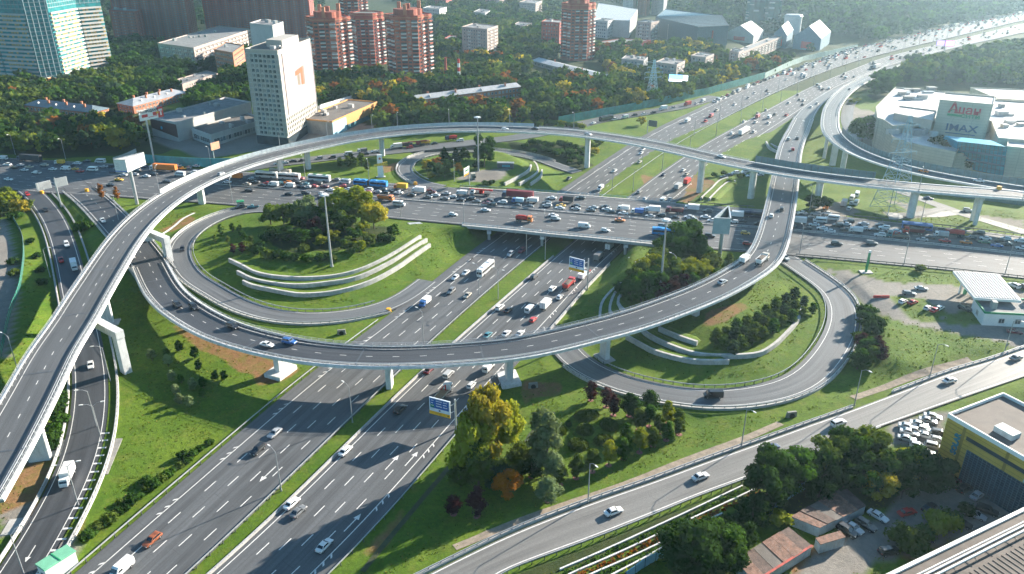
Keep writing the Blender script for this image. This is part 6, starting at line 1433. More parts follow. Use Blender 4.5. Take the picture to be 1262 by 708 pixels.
def bus_parts(kind):
    Lg, H = {'coach': (12, 3.5), 'citybus': (12, 3.1), 'artic': (18, 3.1)}[kind]; h = 1.25; P_ = []
    segs = [(-Lg/2, Lg/2)] if kind != 'artic' else [(-Lg/2, .2), (1.6, Lg/2)]
    for i, (x0, x1) in enumerate(segs):
        b = MB(); b.loft([ring8(x, h*k, .35, z, .88) for x, k, z in ((x0, .95, H-.1), (x0+.15, 1, H), (x1-.2, 1, H), (x1, .95, H-.15))]); P_.append(('body', b.mesh('body', M_PAINT), 0, (0,0,0)))
        for s in (-1, 1):
            g = MB(); v = [(x0+.4, s*(h+.015), H*.45), (x1-.4, s*(h+.015), H*.45), (x1-.4, s*(h+.015), H*.77), (x0+.4, s*(h+.015), H*.77)]; g.add(v if s < 0 else v[::-1], [(0,1,2,3)]); P_.append(('side_window', g.mesh('side_window', M_CGLASS), None, (0,0,0)))
        for k in range(2):
            g = MB(); x = x0+(x1-x0)*(.25+.45*k); g.box(x-.9, x+.9, -.7, .7, H, H+.22); P_.append(('roof_unit', g.mesh('roof_unit', M_BOXP), 1, (0,0,0)))
    g = MB(); x = Lg/2+.012; g.add([(x, -h*.85, H*.40), (x, h*.85, H*.40), (x-.02, h*.85, H*.86), (x-.02, -h*.85, H*.86)], [(0,1,2,3)]); P_.append(('windscreen', g.mesh('windscreen', M_CGLASS), None, (0,0,0)))
    if kind == 'artic': b = MB(); b.box(.2, 1.6, -1.15, 1.15, .5, H-.15); P_.append(('bellows', b.mesh('bellows', M_CHASS), None, (0,0,0)))
    wm = wheel_mb(.48, .28).mesh('wheel', [M_TYRE, M_RIM])
    for x in ([-Lg/2+3, Lg/2-2.6] if kind != 'artic' else [-Lg/2+2.8, 3.0, Lg/2-2.6]):
        for s in (-1, 1): P_.append(('wheel', wm, None, (x, s*(h-.12), .48)))
    return P_
def truck_parts(kind):
    P_ = []; big = kind in ('semi', 'dump', 'tank', 'crane', 'flatbed'); Lg = {'boxtruck': 7.0, 'semi': 15.5, 'dump': 8.2, 'tank': 7.6, 'crane': 10.0, 'flatbed': 9.0, 'smalltruck': 5.6}[kind]; a = Lg/2; ch = 2.9 if big else 2.35; h = 1.22 if big else 1.02; cl = 2.1 if big else 1.7
    b = MB(); b.loft([ring8(a-cl, h, .55, ch, .92), ring8(a-.5, h, .5, ch, .9), ring8(a-.12, h*.98, .45, ch*.60, .93), ring8(a, h*.94, .5, ch*.50, .95)]); P_.append(('cab', b.mesh('cab', M_PAINT), 0, (0,0,0)))
    g = MB(); g.add([(a-.10, -h*.85, ch*.63), (a-.10, h*.85, ch*.63), (a-.45, h*.82, ch*.93), (a-.45, -h*.82, ch*.93)], [(0,1,2,3)]); P_.append(('windscreen', g.mesh('windscreen', M_CGLASS), None, (0,0,0)))
    for s in (-1, 1):
        g = MB(); v = [(a-cl+.35, s*(h+.012), ch*.6), (a-.45, s*(h+.012), ch*.6), (a-.65, s*(h+.012), ch*.84), (a-cl+.35, s*(h+.012), ch*.84)]; g.add(v if s < 0 else v[::-1], [(0,1,2,3)]); P_.append(('side_window', g.mesh('side_window', M_CGLASS), None, (0,0,0)))
    b = MB(); b.box(-a+.1, a-.4, -.45, .45, .55, .95); P_.append(('chassis', b.mesh('chassis', M_CHASS), None, (0,0,0)))
    x0, x1 = -a, a-cl-.18
    if kind in ('boxtruck', 'smalltruck', 'semi'):
        z0, z1 = (1.1, 3.9) if kind == 'semi' else (.95, 3.2) if kind == 'boxtruck' else (.9, 2.6); b = MB(); b.box(x0, x1, -1.25 if big else -1.12, 1.25 if big else 1.12, z0, z1); P_.append(('cargo_box', b.mesh('cargo_box', M_BOXP), 1, (0,0,0)))
        b = MB(); b.box(x0-.04, x0, -.04, .04, z0+.1, z1-.1); b.box(x0-.02, x1+.02, -(1.27 if big else 1.14), (1.27 if big else 1.14), z0-.12, z0); P_.append(('box_frame', b.mesh('box_frame', M_CHASS), None, (0,0,0)))
    elif kind == 'tank':
        b = MB(); b.tube((x0, 0, 1.85), (x1, 0, 1.85), .92, .92, 16); P_.append(('tank', b.mesh('tank', M_BOXP), 1, (0,0,0))); b = MB(); b.box(x0+1, x1-1, -.4, .4, 2.7, 2.95); P_.append(('tank_hatch', b.mesh('tank_hatch', M_BOXP), 1, (0,0,0)))
    elif kind == 'dump':
        b = MB(); b.hexa(rect(x0+.3, x1-.2, .9, 1.05), rect(x0, x1, 1.25, 2.5)); P_.append(('tipper_body', b.mesh('tipper_body', M_BOXP), 1, (0,0,0))); b = MB(); b.hexa(rect(x0+.25, x1-.25, 1.05, 2.48), rect(x0+.9, x1-.9, .5, 2.8)); P_.append(('load', b.mesh('load', M_LOAD), None, (0,0,0)))
        b = MB(); b.box(x1-.1, x1+.7, -1.2, 1.2, 2.5, 2.62); P_.append(('cab_guard', b.mesh('cab_guard', M_BOXP), 1, (0,0,0)))
    elif kind == 'flatbed':
        b = MB(); b.box(x0, x1, -1.22, 1.22, 1.0, 1.15); P_.append(('load_bed', b.mesh('load_bed', M_WOOD), None, (0,0,0)))
        for s in (-1, 1): b = MB(); b.box(x0, x1, s*1.22-.04, s*1.22+.04, 1.15, 1.55); P_.append(('side_board', b.mesh('side_board', M_BOXP), 1, (0,0,0)))
        b = MB(); b.tube((x1-.5, 0, 1.1), (x1-.5, 0, 2.9), .2, .16, 8); b.tube((x1-.5, 0, 2.9), (x1-2.9, .5, 2.5), .16, .12, 8); b.tube((x1-2.9, .5, 2.5), (x1-1.3, .8, 1.7), .12, .09, 8); P_.append(('loader_crane', b.mesh('loader_crane', mat('crane_red', (.5, .03, .02), .5)), None, (0,0,0)))
    elif kind == 'crane':
        b = MB(); b.box(x0, x1, -1.2, 1.2, .95, 1.3); P_.append(('deck', b.mesh('deck', M_CHASS), None, (0,0,0))); b = MB(); b.box(-1.6, .4, -1.1, 1.1, 1.3, 2.5); P_.append(('crane_cab', b.mesh('crane_cab', M_BOXP), 1, (0,0,0)))
        b = MB(); b.box(-a-.6, a+.5, -.3, .3, 2.6, 3.2); b.box(-a-1.2, -a+.4, -.36, .36, 2.5, 3.3); P_.append(('boom', b.mesh('boom', M_BOXP), 1, (0,0,0)))
    wm = wheel_mb(.5 if big else .4, .3).mesh('wheel', [M_TYRE, M_RIM]); xs = [a-1.2, -a+1.0] + ([-a+2.2] if big else []) + ([a-4.6] if kind == 'semi' else [])
    for x in xs:
        for s in (-1, 1): P_.append(('wheel', wm, None, (x, s*(h-.15), .5 if big else .4)))
    return P_
def pickup_parts():
    b = MB(); b.loft([ring8(x, .92*k, .3, z) for x, k, z in ((-2.6, .95, 1.0), (-.3, 1, 1.02), (-.2, 1, 1.02), (1.2, 1, 1.02), (1.5, .98, 1.0), (2.5, .92, .88), (2.6, .8, .7))]); b.loft([rect(-.4, 1.3, .85, 1.0), rect(-.25, .7, .7, 1.72)]); P_ = [('body', b.mesh('body', M_PAINT), 0, (0,0,0))]
    b = MB(); b.box(-2.45, -.5, -.75, .75, 1.02, 1.04); P_.append(('load_bed', b.mesh('load_bed', M_CHASS), None, (0,0,0))); g = MB(); g.add([(1.28, -.72, 1.1), (1.28, .72, 1.1), (.77, .64, 1.64), (.77, -.64, 1.64)], [(0,1,2,3)])
    P_.append(('windscreen', g.mesh('windscreen', M_CGLASS), None, (.02,0,0))); wm = wheel_mb(.38, .25).mesh('wheel', [M_TYRE, M_RIM])
    for x in (-1.6, 1.6):
        for s in (-1, 1): P_.append(('wheel', wm, None, (x, s*.82, .38)))
    return P_
def moto_parts():
    wm = wheel_mb(.31, .14).mesh('wheel', [M_TYRE, M_RIM]); b = MB(); b.loft([ring8(-.9, .12, .75, .95), ring8(-.2, .17, .55, .9), ring8(.35, .16, .5, 1.0), ring8(.75, .1, .6, .95)]); b.tube((.5, -.35, 1.05), (.5, .35, 1.05), .03, .03, 5)
    return [('body', b.mesh('body', M_PAINT), 0, (0,0,0)), ('wheel', wm, None, (-.72, 0, .31)), ('wheel', wm, None, (.75, 0, .31))]
VP = {}
def vparts(kind, full):
    k = (kind, full if kind in SPEC else True)
    if k not in VP:
        VP[k] = car_parts(kind, full) if kind in SPEC else van_parts(kind) if kind in ('van', 'minibus', 'minivan') else bus_parts(kind) if kind in ('coach', 'citybus', 'artic') else pickup_parts() if kind == 'pickup' else moto_parts() if kind == 'moto' else truck_parts(kind)
    return VP[k]
VC = {'white': (.74,.74,.73), 'silver': (.42,.43,.44), 'grey': (.17,.175,.18), 'black': (.018,.018,.02), 'dark': (.035,.04,.048), 'red': (.50,.025,.02), 'maroon': (.16,.012,.022), 'blue': (.03,.12,.36), 'bright blue': (.02,.26,.62), 'teal': (.05,.2,.24), 'navy': (.02,.035,.10), 'yellow': (.72,.42,.03), 'orange': (.72,.20,.02), 'beige': (.48,.42,.34), 'green': (.03,.16,.08), 'pale blue': (.35,.5,.6), 'rust': (.30,.085,.03)}
VW = {'rust': 'rusty orange', 'dark': 'dark grey', 'grey': 'mid grey', 'navy': 'navy blue', 'maroon': 'dark red'}
KW = {'sedan': 'saloon car', 'hatch': 'hatchback', 'suv': 'off-roader', 'estate': 'estate car', 'van': 'panel van', 'minibus': 'minibus', 'minivan': 'small van', 'coach': 'coach', 'citybus': 'city bus', 'artic': 'articulated bus', 'boxtruck': 'box truck', 'smalltruck': 'small truck', 'semi': 'articulated lorry', 'dump': 'tipper truck', 'tank': 'tanker truck', 'crane': 'crane truck', 'flatbed': 'flatbed truck', 'pickup': 'pickup truck', 'moto': 'motorcycle'}
KN = {'sedan': 'parked_or_moving_car', 'moto': 'motorcycle'}
VEH = []
def roadz(key, x, y):
    c = ROADS[key]['c']; i = int(np.argmin((c[:, 0]-x)**2+(c[:, 1]-y)**2)); return c[i, 2], i
def V(key, sign, spec, place=None, dz=0.03):
    for s in spec.split(';'):
        w = s.split()
        if len(w) < 4: continue
        u, v = float(w[-2]), float(w[-1]); kind = w[0]; cols = ' '.join(w[1:-2]).split('/'); z = 0.0
        for _ in range(5): p = gp(u, v, z); z, i = roadz(key, p[0], p[1])
        p = gp(u, v, z); c = ROADS[key]['c']; t = c[min(i+1, len(c)-1)]-c[max(i-1, 0)]; yaw = atan2(t[1]*sign, t[0]*sign); pitch = atan2(t[2]*sign, hypot(t[0], t[1]))
        VEH.append(dict(p=(p[0], p[1], z+dz+.015), yaw=yaw+rng.uniform(-.03, .03), pitch=pitch, k=kind, c=cols, pl=place or key, u=u, v=v))
def lot(spec, yaw, place, z=None):
    for s in spec.split(';'):
        w = s.split()
        if len(w) < 4: continue
        u, v = float(w[-2]), float(w[-1]); p = gt(u, v); yy = yaw
        VEH.append(dict(p=(p[0], p[1], p[2]+.02), yaw=R(yy)+rng.uniform(-.06, .06), pitch=0, k=w[0], c=' '.join(w[1:-2]).split('/'), pl=place, u=u, v=v))
def zone_av(u): return 'left of the tall flyover' if u < 262 else 'behind the left island' if u < 562 else 'on the bridge' if u < 842 else 'behind the right island' if u < 945 else 'right of the lower flyover'
V('avenue', -1, '''semi navy/dark 37 199;van white 4 197;smalltruck white/yellow 74 203;suv white 95 203;sedan dark 107 200;minibus white 124 201;minibus white 114 211;sedan silver 128 207;van white 81 210;sedan yellow 92 209.5;sedan red 98.5 212.5;sedan white 65 210;pickup white 45 214.5;sedan white 30 211;hatch beige 36 207;sedan silver 25 205;hatch white 9.5 204;suv beige 55 205;sedan white 152 217;hatch dark 18 208;sedan dark 85 205;sedan navy 140 213;suv dark 136 206;minivan silver 146 209;
semi white/orange 202 211;minibus white 222 217;suv white 239 214;sedan yellow 225 209;sedan white 219 205.5;sedan white 180 218.5;hatch silver 232 208;sedan white 242 206;suv white 257 205;sedan dark 190 216;hatch dark 170 212;sedan silver 166 216.5;suv navy 177 207;sedan white 280 226;boxtruck white/orange 291 221;sedan beige 304 228.5;hatch silver 310 222;
coach white 329 219.5;coach white 357 221.5;sedan red 370 221.5;coach white/green 394 223.5;estate grey 414 223;minibus white 425 226.5;artic bright blue 457 229.5;citybus beige 346 215.5;sedan dark 315 226;sedan red 329 227.5;van white 337 229.5;suv orange 354 227;van white 357 231;sedan teal 376 228;sedan red 386.5 231;sedan maroon 400 231.5;sedan white 407 235.5;sedan yellow 414 233.5;hatch red 423 231;sedan navy 421 235.5;hatch white 429 235;suv silver 438 233.5;sedan white 436 238.5;suv white 454 235.5;hatch red 453 239;sedan dark 371 231.5;hatch silver 379 232;suv dark 392 228;sedan grey 445 237;sedan dark 366 226;sedan dark 323 230;sedan teal 345 227;
boxtruck orange/yellow 494 233.5;boxtruck white/white 516 238;sedan maroon 529 235.5;hatch maroon 533 239;sedan white 536.5 242;sedan silver 549.5 240;sedan grey 527 244.5;sedan grey 548 246.5;hatch white 558 244;smalltruck white/white 569 241;sedan black 568 248;suv black 580 246.5;sedan grey 587 250;crane white/red 592 241;sedan dark 602 248.5;sedan maroon 600 252;hatch dark 472 235;suv dark 474 240;sedan white 491 239;sedan dark 507 242;hatch silver 465 238;sedan dark 480 237;
semi navy/maroon 638 244.5;suv white 619 251;smalltruck blue/pale blue 638 250.5;smalltruck white/white 656 250;sedan white 680 245.5;sedan dark 674 251.5;suv silver 674 255;sedan yellow 691 255;sedan white 689.5 258;boxtruck red/dark 698 249.5;sedan dark 710 255.5;sedan silver 709.5 259;sedan black 715.5 245.5;sedan silver 731 257.5;sedan dark 728 261;sedan dark 746 256.5;sedan white 747.5 259.5;hatch dark 753 263;sedan dark 637 255;sedan dark 652 256;suv black 606 254;
smalltruck white/white 768 260;sedan white 768 264.5;smalltruck white/blue 785 264;boxtruck white/white 804 262;dump maroon/maroon 831 263;boxtruck white/white 852 260;sedan white 849 269;sedan grey 853 271.5;sedan dark 831 270;sedan silver 801 268;suv silver 790 260;hatch dark 815 267;
estate grey 872 261.5;sedan white 869 269;hatch white 877 273.5;boxtruck white/white 906 268.5;suv grey 917 265.5;citybus navy 932 268.5;sedan dark 914 274;hatch white 904 275;sedan dark 886 268;hatch silver 890 274;sedan dark 935 277;
boxtruck white/white 983 276;minibus white 1010 274.5;minibus white 1025 271.5;suv silver 1005 265.5;sedan white 1019 264.5;sedan white 988 264;suv black 986 267;sedan white 1003 278.5;sedan white 1013 283;sedan white 1022.5 286.5;hatch dark 995 283;suv dark 997 271;suv dark 1032 279.5;sedan white 1042 278;suv dark 1046 274.5;sedan dark 1042 284.5;smalltruck white/white 1054 287;hatch silver 1064 283;suv white 1084 291.5;sedan silver 1064 277.5;sedan dark 1084.5 279;suv white 1089.5 282.5;sedan white 1103.5 286.5;hatch dark 1090 287.5;citybus blue 1129 283.5;dump red/maroon 1125 288.5;flatbed teal/grey 1106 293.5;sedan silver 1136 297;suv black 1158 285.5;smalltruck white/silver 1159 292.5;tank red/red 1175 291;sedan red 1164 298.5;sedan dark 1184 287;hatch yellow 1191 291;sedan orange 1190 300.5;suv dark 1196 295;suv black 1206 289;sedan white 1214 295.5;sedan green 1212.5 300;hatch white 1239 296;sedan dark 1240.5 302.5;sedan blue 1228 304.5;suv white 1257 299;sedan white 1259 307.5;hatch dark 1231.5 298;sedan dark 1076 285;sedan dark 1146 294;suv dark 975 281''', 'jam')
V('avenue', 1, '''sedan white 11 222.5;sedan yellow 147 223;sedan black 137 229.5;sedan dark 206 225;sedan dark 307.5 236;sedan dark 357 240.5;suv dark 377.5 239.5;hatch white 398 240.5;sedan black 397 244.5;dump orange/orange 475.5 247.5;minibus white 492 254;hatch white 558.5 266;sedan white 598.5 260.5;tank orange/red 646 273.5;sedan white 682 267;suv silver 684.5 271.5;van white 720 281;hatch white 746 285.5;sedan orange 764 273;suv grey 817 280.5;citybus bright blue 821 290;suv dark 874.5 292.5;hatch yellow 918.5 289;hatch red 921 302;suv dark 1031 302;suv grey 1074 301.5;sedan dark 1290 330''', 'free')
V('side_street', -1, '''sedan white 351 202;hatch white 342 203;sedan dark 361 200;sedan dark 372 199;suv silver 393 196.5;suv dark 409 195.5;van white 429 192;smalltruck white/grey 446.5 188.5;sedan dark 450.5 191;hatch white 461 188.5;sedan silver 468 188;boxtruck white/white 488.5 183.5;dump dark/dark 497 181.5;crane grey/maroon 514 180.5;dump green/yellow 522 179;tank navy/red 556 173;suv white 567 174.5;hatch red 505 183;sedan dark 535 178;coach dark 747 149;van white 770 146;sedan white 757 148;sedan dark 782 143;suv white 793 141.5;boxtruck white/white 817 136;sedan dark 805 140;boxtruck red/red 847 130.5;hatch white 858 129;sedan silver 829 134;sedan white 731 153;van white 866 126''', 'side')
V('hwy_w', -1, '''coach white 598.5 336;sedan white 574 338;suv silver 629 315;suv maroon 643 311;moto dark 607 322;moto black 582 321;sedan beige 576 366;suv grey 556 361;smalltruck blue/white 524 376;sedan silver 339 536;suv black 318 557;estate rust 188 668;van white 151 705;van white 740 234;sedan white 757 212;sedan beige 788 201;sedan white 790 190;hatch white 792 185;sedan dark 701 221.5;smalltruck white/white 847 151;hatch red 869 150.5;van red 876 144.5;sedan beige 883 137;hatch white 561 344;sedan white 905 130;sedan silver 922 122''', 'mw')
V('hwy_e', 1, '''sedan white 426 558;sedan white 360 623;sedan grey 368 633;sedan white 400 675;suv black 493 507;flatbed white/beige 546 489;minivan silver 553 464;hatch white 581 477;sedan maroon 529 458;van white 602 456;sedan teal 601 415;sedan white 624 413;suv white 616 381;sedan black 626.5 384;suv dark 658 343;suv white 681 358;dump red/red 701 354;hatch white 690 368;boxtruck white/white 673 379;van white 653 384;hatch red 657 396;sedan white 641 413;smalltruck pale blue/white 718 343;moto red 727 336;boxtruck dark/grey 738 320;boxtruck dark/white 752 307;hatch white 795 246.5;van white 817 249;sedan silver 826 247;boxtruck white/silver 836 233;boxtruck red/red 847 226.5;sedan beige 846 216;sedan white 842 211;sedan navy 818 216.5;suv grey 788 238;semi white/white 917 165;suv white 902 166;sedan white 929 163.5;sedan white 917 151;sedan beige 934 141;van white 948 146;sedan silver 944 137''', 'me')
V('loop_west', 1, 'sedan black 225 308;pickup teal 312 256.5;suv dark 296 257', 'on the loop road round the left island')
V('loop_east', 1, 'van black 879 490;suv white 967 319.5', 'on the loop road round the right island')
V('service_road', 1, 'sedan white 756 633;sedan white 863 590;hatch navy 952 554;suv white 1033 524;sedan white 1170 471;sedan grey 1252 443', 'on the service road at the lower right')
V('ramp_west', 1, 'suv white 82.5 303;pickup red 75.5 322;boxtruck white/white 92 331;sedan black 56.5 260;hatch red 34 241;sedan white 112 452;boxtruck white/white 84 592', 'on the leftmost ramp')
V('fly_low_approach', 1, 'pickup white 127 273.5;sedan white 163 318', 'on the approach to the lower flyover')
V('fly_low', 1, 'suv black 219 378;suv black 239 380.5;suv black 287 404.5;sedan white 329.5 427;suv blue 357 423.5;sedan silver 890 349.5;smalltruck white/white 917.5 323;dump beige/white 939 324;hatch white 950.5 267.5;hatch black 963.5 259;hatch white 972 204.5;hatch red 977 185.5;suv silver 971.5 173;hatch dark 982.5 172', 'on the lower flyover', .05)
V('fly_low_exit', 1, 'suv white 990 152;hatch white 999 133;hatch white 1007 128.5', 'on the end of the lower flyover')
V('fly_high', 1, 'hatch silver 273 216;hatch white 622.5 160.5;sedan black 659.5 160;hatch silver 724.5 167;sedan white 889 194.5', 'on the tall flyover', .05)
V('fly_right', -1, 'sedan orange 1138 212.5;sedan white 1206 224.5;sedan white 1107 203.5;hatch silver 1047 111', 'on the curved flyover ramp', .05)
lot('sedan silver 1135 357.5', -10, 'on the filling station forecourt'); lot('estate grey 1120 363.5', -12, 'on the filling station forecourt'); lot('suv dark 1189 382', -55, 'on the filling station forecourt'); lot('sedan maroon 1250 411', -15, 'on the filling station forecourt'); lot('suv white 1249 354;suv dark 1259 355', 110, 'behind the station canopy')
lot('hatch white 1112.5 373.5;sedan red 1124.5 374.5;hatch white 1143.5 381.5;sedan red 1152 384;hatch white 1158 381.5', 35, 'on the display lawn of the filling station')
lot('sedan white 1118 528;sedan white 1132 525;sedan silver 1143 520.5;sedan white 1149 515.5;sedan silver 1117 543;sedan white 1141 539.5;hatch white 1131 552;sedan dark 1140 559.5;suv silver 1151 553;sedan white 1120 535;hatch white 1128 533;suv dark 1158 537;hatch silver 1156 545;sedan white 1137 531', -25, 'in the car park beside the yellow hall')
lot('suv black 1043.5 657;sedan silver 1051 653;suv black 1066.5 650', -52, 'in the yard by the blue garages'); lot('sedan white 1081.5 638.5', -52, 'in the yard by the blue garages'); lot('sedan red 1117.5 634', 20, 'in the yard by the blue garages'); lot('sedan black 1145 628', 30, 'in the yard by the blue garages')
lot('sedan maroon 1170 588;sedan maroon 1177 596.5;suv black 1188 605;sedan silver 1204 613', 32, 'along the front of the yellow hall'); lot('suv black 1216 632;sedan silver 1201 637;estate black 1184 647;sedan navy 1138 663', -40, 'in the yard near the dark ribbed roof'); lot('suv black 1095 682', 15, 'in the yard near the dark ribbed roof')
lot('sedan navy 1144 246;suv silver 1193 261', -25, 'on the lane under the tall flyover'); lot('van white 1055 252;van white 1050 246;minibus white 1056 242;suv silver 1046 259;boxtruck white/silver 1040 254;crane red/orange 1017 260;hatch white 1049 252', 60, 'on the feeder lane behind the avenue'); 
lot('sedan navy 898 217;suv white 906 214.5;sedan silver 914 216;suv white 918 213;sedan dark 892 219.5;sedan white 924 218;hatch dark 930 214;sedan silver 936 217', 190, 'queueing on the slip road under the tall flyover')
# far motorway: dense towards the river
def far_fill(key, fr, y0, y1, gap, place, sign, mix=('white','white','white','silver','beige','dark','grey','red')):
    for f in fr:
        c = lerp(ROADS[key], f); a = arclen(c); s = np.interp(y0, c[:, 1], a)+rng.uniform(0, gap[0]); e = np.interp(y1, c[:, 1], a)
        while s < e:
            p = cut(c, s, s+1.0, 1.0); g = gap[0]+(gap[1]-gap[0])*(s/e); u, v = px(p[0]); t = p[1]-p[0]
            if u < 1300 and not any(abs(q_['u']-u) < 7 and abs(q_['v']-v) < 4 for q_ in VEH if q_['pl'] in ('mw', 'me')):
                VEH.append(dict(p=(p[0][0]+rng.uniform(-.3,.3), p[0][1], p[0][2]+.04), yaw=atan2(t[1]*sign, t[0]*sign), pitch=0, k=rng.choice(('sedan','sedan','hatch','suv','suv','minivan','van') if rng.random() < .93 else ('boxtruck','boxtruck','semi')), c=[rng.choice(mix)], pl=place, u=u, v=v))
            s += rng.uniform(.6, 1.5)*g
far_fill('hwy_w', (.05, .13), 590, 1500, (10, 12), 'farw', -1); far_fill('hwy_w', (.25, .42), 700, 1500, (36, 20), 'farw', -1); far_fill('hwy_w', (.58, .75, .9), 560, 1500, (95, 34), 'farw', -1); far_fill('hwy_e', (.14, .3, .46, .62, .78), 520, 1500, (85, 42), 'fare', 1)
for q_ in VEH:
    Lg = SPEC[q_['k']][0] if q_['k'] in SPEC else {'coach': 12, 'citybus': 12, 'artic': 18, 'semi': 15, 'crane': 10}.get(q_['k'], 6.5); q_['d'] = np.linalg.norm(np.array(q_['p'])-np.array((0, 0, HC))); q_['size'] = Lg*950/q_['d']*(.05 if not (-6 < q_['u'] < 1268 and q_['v'] < 712) else 1)
print('VEHICLES', len(VEH))
VEH.sort(key=lambda q_: -q_['size']); VSOLO, VREST = VEH[:420], VEH[420:]
# no more than three hundred cars as such: the farthest cars melt into one object
cars = [q_ for q_ in VSOLO if q_['k'] in SPEC]; drop = set(id(q_) for q_ in cars[296:]); VREST += [q_ for q_ in VSOLO if id(q_) in drop]; VSOLO = [q_ for q_ in VSOLO if id(q_) not in drop]
def put_vehicle(q_):
    k = q_['k']; full = 4.5*950/q_['d'] > 15
    nm = 'car' if k in SPEC else {'van': 'panel_van', 'minivan': 'small_van', 'citybus': 'city_bus', 'artic': 'articulated_bus', 'semi': 'articulated_lorry', 'boxtruck': 'box_truck', 'smalltruck': 'box_truck', 'dump': 'tipper_truck', 'tank': 'tanker_truck', 'crane': 'crane_truck', 'flatbed': 'flatbed_truck', 'pickup': 'pickup_truck', 'moto': 'motorcycle'}.get(k, k)
    cat = 'car' if k in SPEC else 'van' if k in ('van', 'minivan') else 'bus' if k in ('coach', 'citybus', 'artic', 'minibus') else 'motorcycle' if k == 'moto' else 'truck'
    r = thing(nm, 'x', cat, q_['p']); r.rotation_euler = (0, -q_['pitch'], q_['yaw']); q_['o'] = r
    c0 = VC[q_['c'][0]]; c1 = VC[q_['c'][1]] if len(q_['c']) > 1 else c0; j = rng.uniform(.9, 1.08)
    for (pn, me_, role, loc) in vparts(k, full):
        o = bpy.data.objects.new(pn, me_); COL.objects.link(o); o.parent = r; o.location = loc
        if role is not None: cc = c0 if role == 0 else c1; o.color = (min(1, cc[0]*j), min(1, cc[1]*j), min(1, cc[2]*j), 1)
for q_ in VSOLO: put_vehicle(q_)
# the rest of the far traffic, one object
fm = {}; mb = MB(); mats_ = []
M_FC = {}
for q_ in VREST:
    c = q_['c'][0]
    if c not in M_FC: M_FC[c] = mat('far_car_'+c.replace(' ', '_'), VC[c], .35); mats_.append(M_FC[c])
mats_.append(M_CGLASS)
for q_ in VREST:
    Lg, W, H = (4.5, 1.8, 1.5) if q_['k'] in SPEC else (6.5, 2.2, 2.8); ca, sa = cos(q_['yaw']), sin(q_['yaw']); o = q_['p']
    T_ = lambda x, y, z: (o[0]+x*ca-y*sa, o[1]+x*sa+y*ca, o[2]+z)
    mb.mat(mats_.index(M_FC[q_['c'][0]])); a, h = Lg/2, W/2; bz = H*.6
    mb.hexa([T_(-a,-h,.25), T_(a,-h,.25), T_(a,h,.25), T_(-a,h,.25)], [T_(-a,-h,bz), T_(a,-h,bz*.85), T_(a,h,bz*.85), T_(-a,h,bz)])
    mb.mat(len(mats_)-1); mb.hexa([T_(-a*.8,-h*.92,bz), T_(a*.45,-h*.92,bz*.92), T_(a*.45,h*.92,bz*.92), T_(-a*.8,h*.92,bz)], [T_(-a*.6,-h*.8,H-.05), T_(a*.1,-h*.8,H-.05), T_(a*.1,h*.8,H-.05), T_(-a*.6,h*.8,H-.05)])
    mb.mat(mats_.index(M_FC[q_['c'][0]])); mb.add([T_(-a*.6,-h*.8,H), T_(a*.1,-h*.8,H), T_(a*.1,h*.8,H), T_(-a*.6,h*.8,H)], [(0,1,2,3)])
if mb.v: tag(mb.build('distant_traffic', mats_), None, None, None, 'stuff')
# ---------------------------------------------------------------- guard rails, walls, fences along the ground roads
ORD = 'first second third fourth fifth sixth seventh eighth ninth tenth eleventh twelfth thirteenth fourteenth fifteenth sixteenth seventeenth eighteenth nineteenth twentieth twenty-first twenty-second twenty-third twenty-fourth twenty-fifth twenty-sixth twenty-seventh twenty-eighth twenty-ninth thirtieth thirty-first thirty-second thirty-third thirty-fourth thirty-fifth thirty-sixth thirty-seventh thirty-eighth thirty-ninth fortieth'.split()
def edge_rail(key, side, off, label, i0=0, i1=None, kind='guard', h=.8, post=4.0, m=None, conc=False, name='guard_rail', cat='guard rail'):
    rd = ROADS[key]; c = (rd['l'] if side < 0 else rd['r'])[i0:i1]; c = offset(c, side*off); o0 = c[len(c)//2].copy(); o0[2] -= .3
    t_ = thing(name, label, cat, o0); c = c-o0
    mb = MB(); d = c.copy(); d[:, 2] += h
    mb.sweep(d, [(-0.07, -0.2), (0.07, -0.2), (0.07, 0.12), (-0.07, 0.12)]); mb.build('rail_beam', m or M_STEEL, t_)
    mb = MB(); T = arclen(c)[-1]; s = .4
    while s < T:
        p = cut(c, s, s+.01, 1)[0]; mb.box(p[0]-.09, p[0]+.09, p[1]-.09, p[1]+.09, p[2]-.6, p[2]+h); s += post
    mb.build('rail_posts', m or M_STEELD, t_)
    if conc: mb = MB(); mb.sweep(c, [(-.35, -.4), (.35, -.4), (.30, .28), (-.30, .28)]); mb.build('concrete_kerb', M_CONC, t_)
    return t_
wn_ = ROADS['hwy_w']['n']; kk = lambda key, v: int(np.argmin(np.abs(np.array([px(p)[1] for p in ROADS[key]['c']])-v)))
edge_rail('hwy_w', -1, .6, 'steel rail along the left edge of the motorway below the lower flyover', 0, kk('hwy_w', 400)); edge_rail('hwy_w', 1, .4, 'steel rail between the left carriageway and the grass median, near end', 0, kk('hwy_w', 310)); edge_rail('hwy_w', 1, .4, 'steel rail on the median beyond the avenue bridge, left carriageway side', kk('hwy_w', 262), kk('hwy_w', 90), post=8)
edge_rail('hwy_e', -1, .5, 'low concrete kerb rail on the median beside the right carriageway', 0, kk('hwy_e', 320), h=.5, conc=True); edge_rail('hwy_e', 1, .7, 'steel rail along the right edge of the motorway', 0, kk('hwy_e', 440)); edge_rail('hwy_e', 1, .7, 'steel rail right of the motorway just below the avenue bridge', kk('hwy_e', 392), kk('hwy_e', 312), conc=True)
